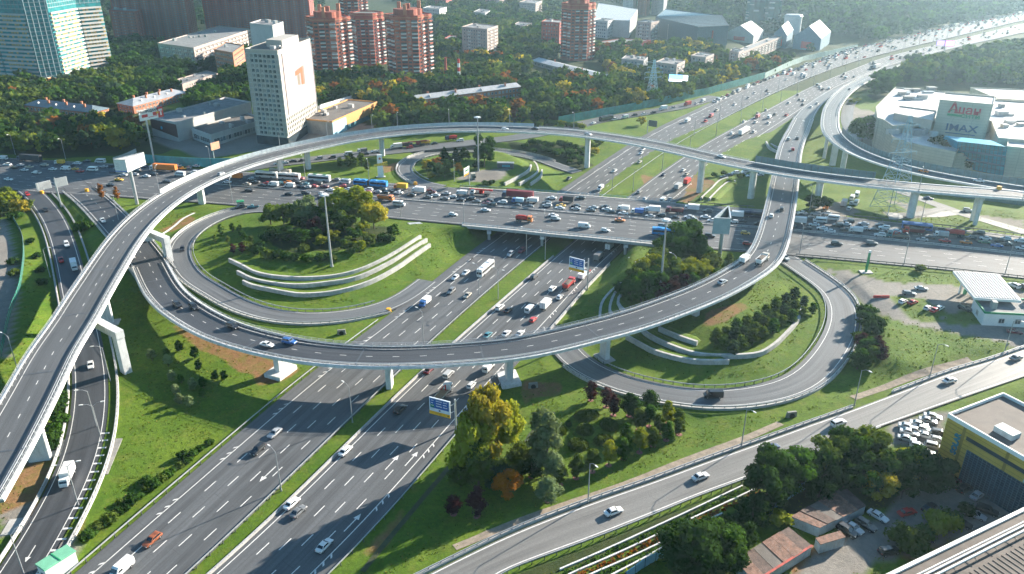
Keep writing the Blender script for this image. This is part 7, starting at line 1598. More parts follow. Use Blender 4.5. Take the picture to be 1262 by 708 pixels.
for key, nm_ in (('loop_west', 'round the left island loop'), ('loop_east', 'round the right island loop'), ('loop_north', 'round the small upper loop')):
    n = ROADS[key]['n']; edge_rail(key, 1 if key == 'loop_west' else -1, .7, 'steel rail on the outer side '+nm_, int(n*.08), int(n*.88), post=3, conc=True); edge_rail(key, -1 if key == 'loop_west' else 1, .7, 'steel rail on the inner side '+nm_, int(n*.08), int(n*.88), post=3)
n = ROADS['ramp_west']['n']; edge_rail('ramp_west', 1, 1.0, 'low rail on the outer side of the leftmost ramp', int(n*.1), n, h=.5, conc=True); edge_rail('ramp_west', -1, 2.4, 'concrete footed rail on the inner side of the leftmost ramp', int(n*.06), int(n*.95), post=2.5, conc=True)
n = ROADS['fly_low_approach']['n']; edge_rail('fly_low_approach', 1, .7, 'left rail of the approach to the lower flyover', int(n*.12), n, conc=True); edge_rail('fly_low_approach', -1, .7, 'right rail of the approach to the lower flyover', int(n*.15), n, conc=True)
n = ROADS['service_road']['n']; edge_rail('service_road', -1, .9, 'upper rail of the service road at the lower right', 0, int(n*.60), post=3, conc=True); edge_rail('service_road', -1, .9, 'upper rail of the service road towards the filling station', int(n*.66), int(n*.92), post=3, conc=True); edge_rail('service_road', 1, .9, 'lower rail of the service road at the lower right', 0, int(n*.62), post=3)
av = ROADS['avenue']
def av_rail(f, u0, u1, label, h=.8, dz=0.05, post=3, m=None, conc=False):
    c = lerp(av, f); uu = np.array([px(p)[0] for p in c]); c = c[(uu >= u0) & (uu <= u1)].copy(); ROADS['_a'] = dict(l=c, r=c, c=c, n=len(c)); return edge_rail('_a', -1, 0.0, label, h=h, post=post, m=m, conc=conc)
av_rail(.475, 440, 960, 'middle barrier of the avenue across the bridge', conc=True); av_rail(.475, 972, 1330, 'middle barrier of the avenue right of the lower flyover', conc=True); av_rail(.475, 262, 440, 'middle barrier of the avenue left of the bridge', h=.5)
av_rail(1.01, 975, 1330, 'dark rail along the near edge of the avenue above the filling station', h=1.0, m=M_STEELD); av_rail(-.01, 985, 1262, 'dark rail along the far edge of the avenue at the right', h=1.0, m=M_STEELD); av_rail(-.01, 560, 640, 'far edge rail of the avenue by the small upper loop', h=1.0, m=M_STEELD); av_rail(-.01, 845, 935, 'far edge rail of the avenue right of the bridge', h=1.0, m=M_STEELD)
def wall_line(name, label, cat, pts, h, th, m, base=-1.5, zt=None, n=None, posts=None):
    w = gtl(pts); c = spline(w, n or max(6, int(arclen(w)[-1]/2.5))); o0 = c[len(c)//2].copy(); t_ = thing(name, label, cat, o0); t_['kind'] = 'thing'; c2 = c-o0
    for i in range(len(c)): c2[i, 2] = tz(c[i, 0], c[i, 1])-o0[2]
    c2[:, 2:3] = smooth(c2[:, 2:3], 4); mb = MB(); mb.sweep(c2, [(-th/2, base), (th/2, base), (th/2, h), (-th/2, h)]); mb.build('wall_face' if posts is None else 'fence_panels', m, t_)
    if posts:
        mb = MB(); T = arclen(c2)[-1]; s = .1
        while s < T: p = cut(c2, s, s+.01, 1)[0]; mb.box(p[0]-.12, p[0]+.12, p[1]-.12, p[1]+.12, p[2]-1, p[2]+h+.1); s += posts
        mb.build('fence_posts', M_STEELD, t_)
    return t_
TW = mat('pale_terrace_wall', (0.45, 0.435, 0.41), .85, .25, .5, bump=.3, dirt=(.26, .24, .21)); RW = 'retaining wall'; WH = 1.55
def terrace(t_, pts):
    """grass filled level behind a retaining wall, running back into the slope"""
    w = gtl(pts); c = spline(w, max(6, int(arclen(w)[-1]/2.0)))
    for i in range(len(c)): c[i, 2] = tz(c[i, 0], c[i, 1])
    zs_ = smooth(c[:, 2:3], 4)[:, 0]; a, b = offset(c, 4.0), offset(c, -4.0); up = 1 if np.mean([tz(p[0], p[1])-tz(q_[0], q_[1]) for p, q_ in zip(a, b)]) > 0 else -1
    o0, o1, o2 = offset(c, up*.45), offset(c, up*2.6), offset(c, up*4.6); mb = MB(); n = len(c)
    for i in range(n): k = .25 if i in (0, n-1) else 1; mb.v += [(o0[i,0], o0[i,1], zs_[i]+(WH-.12)*k), (o1[i,0], o1[i,1], max(zs_[i]+(WH-.25)*k, tz(o1[i,0], o1[i,1])+.05)), (o2[i,0], o2[i,1], tz(o2[i,0], o2[i,1])-.25)]
    for i in range(n-1):
        for j in (0, 1): f = (3*i+j, 3*i+j+1, 3*i+4+j, 3*i+3+j); mb.f.append(f if up > 0 else f[::-1]); mb.m.append(0)
    o = mb.build('terrace_grass', GROUND.data.materials[0]); at_ = o.data.color_attributes.new('cover', 'FLOAT_COLOR', 'POINT'); at_.data.foreach_set('color', [0.0, 0.0, 0.0, 1.0]*len(mb.v)); o['kind'] = 'structure'
for lab, pp in (('upper of three curved terrace walls on the left island', P(283,323, 300,331, 315,338.7, 340,343.8, 378.5,345.8, 416.7,342.5, 454.8,331, 493,310.7, 518.4,294)),
                ('middle of three curved terrace walls on the left island', P(293,338, 315,348, 353,354, 391,353, 437,346, 477.7,328, 508,309, 526,298)),
                ('lowest of three curved terrace walls on the left island', P(300,350, 315,356, 353,363.5, 378.5,366, 416.7,362, 457,350, 488,333.6, 513,315.8, 530,304.4)),
                ('lowest front terrace wall on the right island', P(772,418, 790,428, 808,437, 846,447, 872,449, 898,448.6)), ('long front terrace wall on the right island curling up the slope', P(790,408, 798,415.5, 823,428, 859,440, 897,442, 932.5,439.7, 950,431, 965,418, 982.7,397.8, 989.8,377)), ('short upper terrace wall on the right island', P(812,408, 817,410.5, 838.4,419, 859,426)),
                ('outer left terrace wall on the right island', P(741,400, 739,395, 742,377, 754.6,362, 767,352)), ('middle left terrace wall on the right island', P(755,392, 751,385, 757,367, 770,354.5)), ('inner left terrace wall on the right island', P(775,390, 766,384, 761,376, 765,367)),
                ('left terrace wall of the small upper loop', P(622,229, 641,219, 651,212.6, 654.5,206)), ('middle terrace wall of the small upper loop', P(640,229, 656,220, 662.8,213.9, 662,207.5, 657.7,201)), ('right terrace wall of the small upper loop', P(654,229, 666,220, 668,212)),
                ('left pale ditch wall right of the motorway behind the avenue', P(864,247, 876,236, 886,226, 897,222)), ('right pale ditch wall right of the motorway behind the avenue', P(874,248, 886,236, 896,228, 906,226)),
                ('upper curved wall left of the far slip road', P(950,180, 955,183, 963,186)), ('lower curved wall left of the far slip road', P(944,177, 948,184, 955,188, 963,191))):
    terrace(wall_line('retaining_wall', lab, RW, pp, WH, .9, TW), pp)
wall_line('noise_barrier', 'long green noise barrier on the left of the motorway', 'noise barrier', P(688,154, 740,144, 793,134, 838,124, 889,112, 942,97), 5.5, .25, M_GREENP, posts=6); wall_line('noise_barrier', 'far pale green noise barrier on the way to the river', 'noise barrier', P(942,97, 985,78, 1020,69, 1056,61), 5, .25, mat('pale_green_panel', (.30,.40,.36), .6, .2, .2), posts=8)
wall_line('site_fence', 'turquoise site fence in front of the white cinema', 'fence', P(176,201, 215,204, 250,206, 292,206), 5, .25, mat('turquoise_panel', (.06, .30, .32), .6, .3, .2, dirt=(.12, .2, .2)), posts=5)
wall_line('striped_wall', 'pale wall between the turquoise fence and the red billboard', 'wall', P(140,199, 150,196, 160,192, 168,188), 2.2, .4, M_WHITEW); wall_line('green_mesh_fence', 'thin green fence by the grey yard at the left edge', 'fence', P(15,268, 29,298, 26,350, 14,385, 2,440), 2.2, .08, mat('green_fence', (.02, .17, .12), .6), posts=3)
wall_line('blue_fence', 'pale blue concrete fence below the planting beds', 'fence', P(770,716, 797,697, 826,683), 2.2, .2, M_BLUEW, posts=3); wall_line('blue_fence', 'pale blue concrete fence glimpsed between the dark bushes', 'fence', P(955,626, 978,611, 1002,597), 2.2, .2, M_BLUEW, posts=3)
wall_line('glass_noise_fence', 'grey noise fence beyond the curved ramp under the shopping centre', 'noise barrier', P(1138,236, 1180,243, 1262,254), 3, .2, M_DPANEL, posts=4)
def ribbon(name, pts, w, m, dz=.1):
    c = gtl(pts); c = spline(c, max(8, int(arclen(c)[-1]/2))); mb = MB(); n = normals(c); uv = []; s_ = arclen(c)
    for i in range(len(c)):
        for o in (-w/2, -w/6, w/6, w/2): x, y = c[i,0]+n[i,0]*o, c[i,1]+n[i,1]*o; mb.v.append((x, y, tz(x, y)+dz)); uv.append((o+w/2, s_[i]))
    for i in range(len(c)-1):
        for j in range(3): mb.f.append((4*i+j, 4*i+j+1, 4*i+5+j, 4*i+4+j)); mb.m.append(0)
    mb.uv = uv; struct(mb.build(name, m))
M_PATH = mat('trodden_path', (.27, .22, .17), .95, .3, .8, dirt=(.16,.14,.06)); M_DITCH = mat('wet_ditch', (.045, .055, .02), .7, .4, .8)
ribbon('footpath', P(560,675, 630,647, 700,622, 770,598, 850,566, 920,540, 962,522), 2.2, M_PATH); ribbon('footpath', P(1051,491, 1090,478, 1130,463, 1196,444), 2.4, M_PATH); ribbon('ditch', P(558,571, 530,604, 500,640, 470,676, 447,705), 1.3, M_DITCH); ribbon('ditch', P(682,508, 668,520, 655,535, 648,548), 1.4, M_DITCH)
ribbon('lane', P(1108,236, 1129,243, 1164,256, 1200,268, 1262,286, 1330,304), 6.5, A_PALE, .14); ribbon('lane', P(1112,266, 1135,264, 1165,257), 5, A_PALE, .18); ribbon('lane', P(1060,172, 1052,165, 1044,150, 1046,132, 1052,122), 8, A_RAMP, .14)
ribbon('footpath', P(150,294, 170,282, 190,270), 1.4, M_CONCW); ribbon('footpath', P(197,291, 214,280, 226,270, 240,263), 1.2, M_CONCW, .2); ribbon('footpath', P(335,462, 352,452, 372,440), 1.0, M_CONCD)
# planting beds below the service road
def bed(label, a, b):
    w = cut(spline(gtl([a, b]), 30), 0, 1e9, 2.0); o0 = w[len(w)//2].copy(); t_ = thing('planting_bed', label, 'planting bed', o0); c = w-o0
    for i in range(len(w)): c[i, 2] = tz(w[i, 0], w[i, 1])-o0[2]
    mb = MB(); mb.sweep(c, [(-.18, -.6), (.18, -.6), (.18, .45), (-.18, .45)]); mb.build('kerb', M_CONCW, t_); v = []
    cc = offset(c, 1.3); T = arclen(cc)[-1]; k = int(T*9); s = nr.uniform(0, T, k); a_ = arclen(cc); p = np.stack([np.interp(s, a_, cc[:, j]) for j in range(3)], 1)+np.stack((nr.normal(0,.45,k), nr.normal(0,.45,k), np.abs(nr.normal(.2,.22,k))), 1)
    d = nr.randn(k, 3); d[:, 2] = np.abs(d[:, 2])+.4; d /= np.linalg.norm(d, axis=1)[:, None]; t2 = np.cross(d, nr.randn(k, 3)); t2 /= np.linalg.norm(t2, axis=1)[:, None]; s2 = np.cross(d, t2); L_ = nr.uniform(.25,.5,k)[:, None]
    v = np.stack((p-t2*L_, p-s2*L_, p+t2*L_, p+s2*L_), 1).reshape(-1, 3); o = bpy.data.objects.new('low_plants', raw_mesh('low_plants', v, [M_LEAF])); COL.objects.link(o); o.parent = t_; return o
for lab, a, b, col in (('uppermost planting bed with dark shrubs below the service road', (690,703), (915,600), 'green'), ('second planting bed with reddish shrubs below the service road', (700,710), (930,604), 'rust'), ('third planting bed with pale kerb below the service road', (722,712), (890,634), 'green'), ('lowest planting bed with yellow shrubs below the service road', (748,713), (824,672), 'lime')):
    bed(lab, a, b).color = (*CO[col], 1)
# clipped mounds in the park
for k, (u, v, rx, ry, w) in enumerate(((722.6,513,8.0,3.4,'largest'),(721,531,5.4,3.3,'middle'),(750.6,525,5.6,3.6,'rightmost upper'),(713,549,6.2,3.6,'lower left'),(744,544,5.8,3.2,'lower right'),(690,532,4.0,2.6,'left'),(701,524,1.5,1.4,'smallest'))):
    rx, ry = rx*.72, ry*.85; p = gt(u, v); t_ = thing('clipped_hedge', w+' clipped oval hedge mound in the park below the flyover', 'hedge', p, R(20+rng.uniform(-10, 10)))
    n = 1600; a = nr.uniform(0, 2*pi, n); rr_ = nr.uniform(0, 1, n)**.5; x, y = rr_*np.cos(a)*rx*.62, rr_*np.sin(a)*ry*.9; z = 1.25*np.clip(1-rr_**5, 0, 1)*nr.uniform(.5, 1.05, n)+.1; pp = np.stack((x, y, z), 1); d = np.stack((x/rx*.6, y/ry*.6, .7+0*x), 1)+nr.randn(n, 3)*.5; d /= np.linalg.norm(d, axis=1)[:, None]
    t2 = np.cross(d, nr.randn(n, 3)); t2 /= np.linalg.norm(t2, axis=1)[:, None]; s2 = np.cross(d, t2); L_ = .28; vv = np.stack((pp-t2*L_, pp-s2*L_, pp+t2*L_, pp+s2*L_), 1).reshape(-1, 3); mb = MB(); mb.sphere((0,0,.1), rx*.58, ry*.85, 1.25, 12, 6)
    o = bpy.data.objects.new('clipped_foliage', raw_mesh('clipped_foliage', vv, [M_LEAF], extra=(np.array(mb.v), mb.f))); COL.objects.link(o); o.parent = t_; o.color = (*CO[rng.choice(('olive','olive','green'))], 1)

# ---------------------------------------------------------------- lamp posts
M_POLE = mat('lamp_pole_grey', (.34, .35, .36), .55, .1, .5, metal=.3)
LAMPP = {}
def lamp_parts(kind):
    if kind not in LAMPP:
        h = {'road': 11.5, 'double': 11.5, 'mast': 29.0, 'deck': 9.5}[kind]; r = .11 if kind != 'mast' else .32; mb = MB(); mb.tube((0,0,-.6), (0,0,h), r*1.5, r*.8, 8); mb.tube((0,0,-.3), (0,0,.7), r*2, r*1.9, 8); L_ = [('pole', mb.mesh('pole', M_POLE))]
        if kind == 'mast':
            mb = MB(); mb.tube((0,0,h-.2), (0,0,h+.35), 1.5, 1.0, 12); L_.append(('mast_crown', mb.mesh('mast_crown', M_WHITEP)))
            mb = MB(); mb.box(-.3, .3, 1.2, 2.0, h-.25, h+.1); mm = mb.mesh('floodlight', M_STEEL); LAMPP[kind] = (L_, mm, h, [(k*pi/3) for k in range(6)]); return LAMPP[kind]
        mb = MB(); mb.tube((0,0,h-.1), (1.1,0,h+.7), .07, .06, 6, True); mb.tube((1.1,0,h+.7), (2.1,0,h+.85), .06, .05, 6, True); am = mb.mesh('arm', M_POLE)
        mb = MB(); mb.loft([ring8(2.0, .12, h+.76, h+.94), ring8(2.4, .2, h+.74, h+.96), ring8(3.0, .12, h+.80, h+.95)]); hm = mb.mesh('lamp_head', M_WHITEP); LAMPP[kind] = (L_+[('arm', am)], hm, h, [0.0] if kind != 'double' else [0.0, pi])
    return LAMPP[kind]
def lamp(u, v, kind, rz, label, world=None, group=None):
    p = world if world is not None else gt(u, v); L_, hm, h, an = lamp_parts(kind); t_ = thing('street_lamp' if kind != 'mast' else 'lamp_mast', label, 'lamp post' if kind != 'mast' else 'lamp mast', p, R(rz), group)
    for nm_, me_ in L_:
        for a in (an if nm_ == 'arm' else [0.0]): o = bpy.data.objects.new(nm_, me_); COL.objects.link(o); o.parent = t_; o.rotation_euler[2] = a
    for a in an: o = bpy.data.objects.new('lamp_head' if kind != 'mast' else 'floodlight', hm); COL.objects.link(o); o.parent = t_; o.rotation_euler[2] = a
for a in ((409,328.5,'mast',0,'tall lamp mast on the left island'), (813,366,'mast',0,'tall lamp mast among the trees of the right island'), (589.7,211,'mast',0,'tall lamp mast inside the small upper loop'), (724.6,620.8,'road',-60,'lamp post above the lower white car on the service road'), (913.4,552.1,'road',-60,'lamp post above the dark blue car on the service road'),
          (1052.6,500.7,'road',-60,'lamp post on the service road near the loop junction'), (1145,467.7,'road',-60,'lamp post on the grass slope right of the loop'), (1237,437,'road',-60,'lamp post where the service road meets the station drive'), (522,423,'road',140,'median lamp post just above the lower flyover'), (434.5,521,'road',140,'median lamp post just below the lower flyover'), (346.8,605.5,'road',140,'median lamp post beside two cars in flyover shadow'),
          (31,712,'road',60,'lamp post leaning into the bottom left corner'), (97,624,'double',20,'lamp post on the ramp rail beside the white lorry'), (126,546,'double',20,'lamp post on the ramp rail above the white lorry'), (119.5,527,'road',200,'curved lamp post near the left portal leg'), (136,470,'road',200,'lamp post right beside the left portal leg'), (22,456,'road',160,'lamp post sticking up left of the tall flyover'), (62,342,'road',0,'lamp post on the verge beside the red pickup'), (146,272,'road',180,'lamp post on the lawn by the tall triangular billboard'),
          (81,196.5,'road',-90,'lamp post on the far kerb of the avenue at left'), (19,191,'road',-90,'leftmost lamp post behind the avenue'), (196,234.6,'road',90,'lamp post on the avenue left of the tall flyover'), (260.5,206.7,'road',-90,'lamp post behind the tall flyover near the turquoise fence'), (287,251,'road',90,'lamp post beside the little green roofed kiosk'), (376,218,'road',-90,'lamp post behind the white and green bus'), (455,223,'road',-90,'lamp post beside the white memorial pylon'), (494,269,'road',90,'lamp post by the pale abutment slab'),
          (572,277.7,'deck',90,'left lamp post on the near bridge railing'), (671,288,'deck',90,'middle lamp post on the near bridge railing'), (775,297,'deck',90,'right lamp post on the near bridge railing'), (1113.6,327,'road',90,'lamp post on the near avenue edge beside the green pole'), (1238,339.5,'road',90,'lamp post on the near avenue edge behind the canopy'), (1134,277.7,'road',-90,'lamp post behind the parked blue city bus'), (985,314,'road',90,'lamp post on the grass strip right of the lower flyover'), (560,224,'road',-90,'lamp post in front of the trees in the small upper loop'),
          (590.5,364,'road',140,'median lamp post nearest the white coach'), (614,368.8,'double',140,'median lamp post between the coach and the black car'), (648.6,315.4,'road',140,'median lamp post at the bridge shadow, left side'), (671.8,320,'road',140,'median lamp post at the bridge shadow, right side'), (830,352,'road',140,'lamp post half buried in the right island trees'), (997,262,'road',90,'lamp post behind the avenue near a flyover pier')):
    lamp(*a)
for key, side, lab in (('hwy_w', 1, 'slim lamp post in the far row along the left side of the motorway median'), ('hwy_e', -1, 'slim lamp post in the far row along the right side of the motorway median')):
    c = offset(ROADS[key]['r'] if side > 0 else ROADS[key]['l'], side*1.0); a = arclen(c); s = np.interp(388, c[:, 1], a)
    while s < np.interp(1150, c[:, 1], a): p = cut(c, s, s+.1, 1)[0]; p[2] -= .3; lamp(0, 0, 'road', 140 if side > 0 else -40, lab, p, lab.replace('slim lamp post', 'lamp posts')); s += 42
fh_ = ROADS['fly_high']
for u, lab in ((461,'lamp post on the tall flyover above the orange hall'), (492,'lamp post on the tall flyover behind the white memorial pylon'), (555,'lamp post on the tall flyover left of the upper mast'), (630,'lamp post on the crest of the tall flyover'), (705,'lamp post on the tall flyover above its shaded bank'), (345,'lamp post on the tall flyover at the foot of the beige tower'), (406,'lamp post on the tall flyover in front of the orange hall')):
    i = int(np.argmin([abs(px(p)[0]-u) for p in fh_['l']])); lamp(0, 0, 'deck', degrees_(normals(fh_['c'])[i]) if False else math.degrees(atan2(*normals(fh_['c'])[i][::-1])), lab, fh_['l'][i]+(0,0,.3))
for u, lab in ((1131,'lamp post on the near edge of the tall flyover before the pylon'), (1257,'lamp post on the tall flyover at the right edge')):
    i = int(np.argmin([abs(px(p)[0]-u) for p in fh_['r']])); lamp(0, 0, 'deck', math.degrees(atan2(*(-normals(fh_['c'])[i])[::-1])), lab, fh_['r'][i]+(0,0,.3))

# ---------------------------------------------------------------- billboards and signs
def face_panel(root, a, b, z0, z1, th, m, name='panel'):
    """upright board between ground points a and b (relative), facing right-hand side of a->b reversed"""
    mb = MB(); d = np.array((b[0]-a[0], b[1]-a[1])); d /= np.linalg.norm(d); n = np.array((d[1], -d[0]))*th/2
    lo = [(a[0]+n[0], a[1]+n[1], z0), (b[0]+n[0], b[1]+n[1], z0), (b[0]-n[0], b[1]-n[1], z0), (a[0]-n[0], a[1]-n[1], z0)]; mb.hexa(lo, [(x, y, z1) for x, y, _ in lo]); return mb.build(name, m, root)
def on_panel(root, a, b, z0, z1, f0, f1, g0, g1, o, m, name):
    a = np.array(a[:2], float); b = np.array(b[:2], float); d = b-a; n = np.array((d[1], -d[0])); n /= np.linalg.norm(n); p0, p1 = a+d*f0+n*o, a+d*f1+n*o; za, zb = z0+(z1-z0)*g0, z0+(z1-z0)*g1
    mb = MB(); mb.hexa([(*p0, za), (*p1, za), (*(p1-n*.06), za), (*(p0-n*.06), za)], [(*p0, zb), (*p1, zb), (*(p1-n*.06), zb), (*(p0-n*.06), zb)]); return mb.build(name, m, root)
def tri_board(label, base, tops, vb, panel_m, rim, side_m=None):
    p = gt(*base); zt = htop(p, np.mean([t_[1] for t_ in tops])); w = [gp(u, v, zt) for u, v in tops]; cen = np.mean(np.array(w), 0); p[:2] = cen[:2]; p[2] = tz(p[0], p[1]); t_ = thing('triangular_billboard', label, 'billboard', p); H = zt-p[2]; q_ = [(x[0]-p[0], x[1]-p[1]) for x in w]
    z0 = htop(p+np.array((q_[0][0], q_[0][1], 0)), vb)-p[2]; q_ = ccw(q_)
    mb = MB(); mb.tube((0,0,-1), (0,0,z0+1), .75, .75, 14); mb.build('post', M_STEEL, t_)
    ob = []
    for i in range(3):
        a, b = np.array(q_[i]), np.array(q_[(i+1) % 3]); ob.append((face_panel(t_, a, b, z0, H, .25, panel_m if i == 0 or side_m is None else side_m), a, b, z0, H))
    mb = MB()
    for i in range(3): a, b = q_[i], q_[(i+1) % 3]; mb.bar((*a, H+.15), (*b, H+.15), .5, .25); mb.bar((*a, z0+.1), (*b, z0+.1), .4, .3); mb.tube((0,0,z0+.5), (*a, z0+.5), .2, .2, 6)
    mb.build('panel_frame', rim, t_); return t_, ob
M_BOARDW = mat('white_board', (.68, .66, .63), .6, .05, .3); M_BOARDG = mat('grey_board_back', (.28, .36, .38), .6, .1, .4)
t_, ob = tri_board('tall white triangular billboard on a grey post by the left ramps', (169,252), [(154,197.5), (176.7,188), (139.5,197)], 212.5, M_BOARDW, M_STEEL)
for (o, a, b, z0, z1) in ob:
    nn = np.array((b-a)[::-1])*np.array((1, -1)); 
    if np.dot(nn, t_.location[:2]) < 0 and (b-a)[0] > 3:
        on_panel(o, a, b, z0, z1, 0, 1, 0, .10, .16, mat('blue_strip', (.08, .16, .50), .5), 'blue_strip')
        for k, ww in enumerate((.36, .42, .33, .40)): on_panel(o, a, b, z0, z1, .12, .12+ww*.8, .70-k*.13, .725-k*.13, .16, M_GREYW, 'text_line')
tri_board('blue grey triangular billboard standing beside the lower flyover', (888,319), [(880,269), (900.6,269.5), (898,254)], 288, M_BOARDG, M_STEEL)
def board(label, base, tl, tr, bl, panel, cantilever=False, name='billboard', post_m=None, th=.35, extra_posts=()):
    """flat board: base = post foot, tl/tr/bl photo corners; depth of the board is that of the post"""
    p = gt(*base); D = p[1]
    def at(u, v):      # point on the upright plane through the post, turned so that both top corners share one height
        return None
    z1 = htop(p, (tl[1]+tr[1])/2); a, b = gp(*tl, z1), gp(*tr, z1); z0 = htop(np.array((a[0], a[1], p[2])), bl[1]); t_ = thing(name, label, 'billboard' if name == 'billboard' else 'road sign', p)
    a2, b2 = a[:2]-p[:2], b[:2]-p[:2]; H0, H1 = z0-p[2], z1-p[2]; o = face_panel(t_, a2, b2, H0, H1, th, panel)
    mid = (a2+b2)/2; mb = MB(); mb.tube((0,0,-.8), (0,0,H1 if cantilever else H0+.3), .28 if cantilever else .5, .24 if cantilever else .5, 10); mb.build('post', post_m or M_STEEL, t_)
    mb = MB(); e = b2 if np.linalg.norm(b2) < np.linalg.norm(a2) else a2
    for z in (H0+(H1-H0)*.3, H0+(H1-H0)*.75): mb.tube((0,0,z), (*e, z), .12, .12, 6)
    mb.build('support_arm', post_m or M_STEEL, t_); return t_, o, a2, b2, H0, H1
M_SIGNBL = mat('road_sign_blue', (.015, .10, .36), .45, .2, .5); M_SIGNY = mat('road_sign_yellow', (.72, .36, .01), .5); M_SIGNW = mat('road_sign_white', (.62, .68, .74), .5)
def guide(label, base, tl, tr, bl):
    t_, o, a, b, z0, z1 = board(label, base, tl, tr, bl, M_SIGNW, True, 'road_sign')
    on_panel(o, a, b, z0, z1, .05, .95, .40, .95, .22, M_SIGNBL, 'blue_field'); on_panel(o, a, b, z0, z1, -.01, 1.01, 0, .20, .24, M_SIGNY, 'yellow_field'); on_panel(o, a, b, z0, z1, .06, .24, .44, .62, .27, M_SIGNG, 'green_field')
    for r_ in range(3):
        for (f0, f1) in ((.10,.22),(.34,.62),(.68,.88)): on_panel(o, a, b, z0, z1, f0, f1-.03*(r_ % 2), .84-r_*.15, .88-r_*.15, .28, M_SIGNW, 'sign_text')
    on_panel(o, a, b, z0, z1, .46, .54, .26, .34, .24, M_BLACK, 'arrow_symbol'); on_panel(o, a, b, z0, z1, .88, .93, .07, .13, .27, M_BLACK, 'arrow_symbol')
guide('blue and white guide sign with a yellow strip above the red tipper truck', (723.7,357.7), (702,316.4), (720.5,321), (701,332)); guide('nearer blue and white guide sign with a yellow strip beside the yellow green trees', (562,530), (529,489), (554.5,495.5), (530,509))
t_, o, a, b, z0, z1 = board('red and white advertising board on a tall post before the brick houses', (191,203), (170,137), (199.5,131), (171,150), M_BOARDW)
on_panel(o, a, b, z0, z1, .77, 1.0, 0, 1, .22, M_REDP, 'red_field'); on_panel(o, a, b, z0, z1, .10, .34, .28, .55, .22, M_REDP, 'machine_picture'); on_panel(o, a, b, z0, z1, .56, .74, .30, .62, .22, M_REDP, 'machine_picture'); on_panel(o, a, b, z0, z1, .36, .72, .20, .25, .22, M_REDP, 'red_line'); on_panel(o, a, b, z0, z1, .70, .80, .42, .60, .26, M_SIGNY, 'price_disc'); on_panel(o, a, b, z0, z1, .81, .96, .60, .80, .26, M_BOARDW, 'white_letter'); on_panel(o, a, b, z0, z1, .86, .92, .20, .55, .26, M_BOARDW, 'white_letter')
d = np.array((*(b-a), 0)); d /= np.linalg.norm(d); n_ = np.array((d[1], -d[0], 0)); text_on(o, 'РАСПРОДАЖА', 1.75, np.array((*(a+(b-a)*.39), z0+(z1-z0)*.80))+n_*.22, d, M_BLACK, 'sale_lettering', .05, bold=.06, xs=.93)
t_, o, a, b, z0, z1 = board('small white and yellow board on the verge of the small upper loop', (578.6,230), (571.5,208.5), (578,204.5), (571.5,218), M_BOARDW, True); on_panel(o, a, b, z0, z1, 0, 1, 0, .22, .22, M_SIGNY, 'yellow_strip'); on_panel(o, a, b, z0, z1, .3, .75, .5, .72, .22, M_SIGNG, 'green_symbol')
M_SCR = emat('screen_blue', (.16, .42, .85), 1.2); M_SCRW = emat('screen_white', (.75, .82, .9), 1.1); M_SCRP = emat('screen_pink', (.8, .22, .55), 1.2); M_SCRV = emat('screen_violet', (.22, .16, .75), 1.2)
t_, o, a, b, z0, z1 = board('blue and white lit screen among far trees left of the motorway', (836,119), (824.5,91.5), (848.6,93), (824.5,100.5), M_STEELD); on_panel(o, a, b, z0, z1, .02, .72, .35, .97, .22, M_SCR, 'screen'); on_panel(o, a, b, z0, z1, .74, .98, .2, .97, .22, M_SCRW, 'screen'); on_panel(o, a, b, z0, z1, .02, .72, .05, .34, .22, M_SCRW, 'screen')
t_, o, a, b, z0, z1 = board('violet and pink lit screens on a post far along the motorway', (1162.6,68), (1155,49.5), (1177,50.5), (1155,56.5), M_STEELD); on_panel(o, a, b, z0, z1, .02, .46, .05, .95, .22, M_SCRV, 'screen'); on_panel(o, a, b, z0, z1, .52, .98, .05, .95, .22, M_SCRP, 'screen')
board('dark back of a far board on the lawn left of the motorway', (797.5,166), (800,148), (810,149.5), (800,155.5), M_STEELD, True); board('small orange and white board behind the turquoise fence', (264.5,199), (259,177), (269.5,174), (259,186), mat('orange_board', (.6,.32,.2), .6), True)
for lab, base, tl, tr, bl in (('left grey back of the overhead sign pair over the left ramps', (75,255), (43.5,226.4), (61.5,222), (46,236)), ('right grey back of the overhead sign pair over the left ramps', (76,255.6), (66,221), (81.5,217.5), (67,231.5))):
    t_, o, a, b, z0, z1 = board(lab, base, tl, tr, bl, mat('sign_back', (.42,.44,.44), .5, .1), True, 'road_sign')
    mb = MB(); dd = (b-a)
    for k in range(6): q_ = a+dd*(k+.5)/6; n_ = np.array((dd[1], -dd[0])); n_ /= np.linalg.norm(n_); mb.bar((*(q_+n_*.25), z1), (*(q_+n_*.3), z1), .12, z1-z0)
    mb.build('back_rib', M_WHITEW, o)
# memorial pylon, green pole
p = gt(469.5,218.5); hh = htop(p, 191)-p[2]; t_ = thing('memorial_pylon', 'white memorial pylon with a yellow band on the lawn', 'monument', p, R(10)); mb = MB(); mb.hexa(rect(-1.6, 1.6, .7, -.5), rect(-1.3, 1.3, .5, hh)); mb.build('slab', M_WHITEP, t_)
mb = MB(); [mb.box(-3.2+k*.8, -2.6+k*.8, -1.0, -.55, hh*.52+.15*k, hh*.60+.15*k) for k in range(9)]; mb.box(-3.3, 4.0, -.75, -.6, hh*.53, hh*.57); mb.build('yellow_band', mat('gilded_yellow', (.75,.50,.02), .45), t_); mb = MB(); mb.tube((0,-.6,hh*.84), (0,-.75,hh*.84), .6, .6, 12); mb.build('emblem_disc', M_BRICKO, t_); mb = MB(); mb.box(-2.4, 2.4, -1.2, 1.2, -.4, .3); mb.build('plinth', M_CONC, t_)
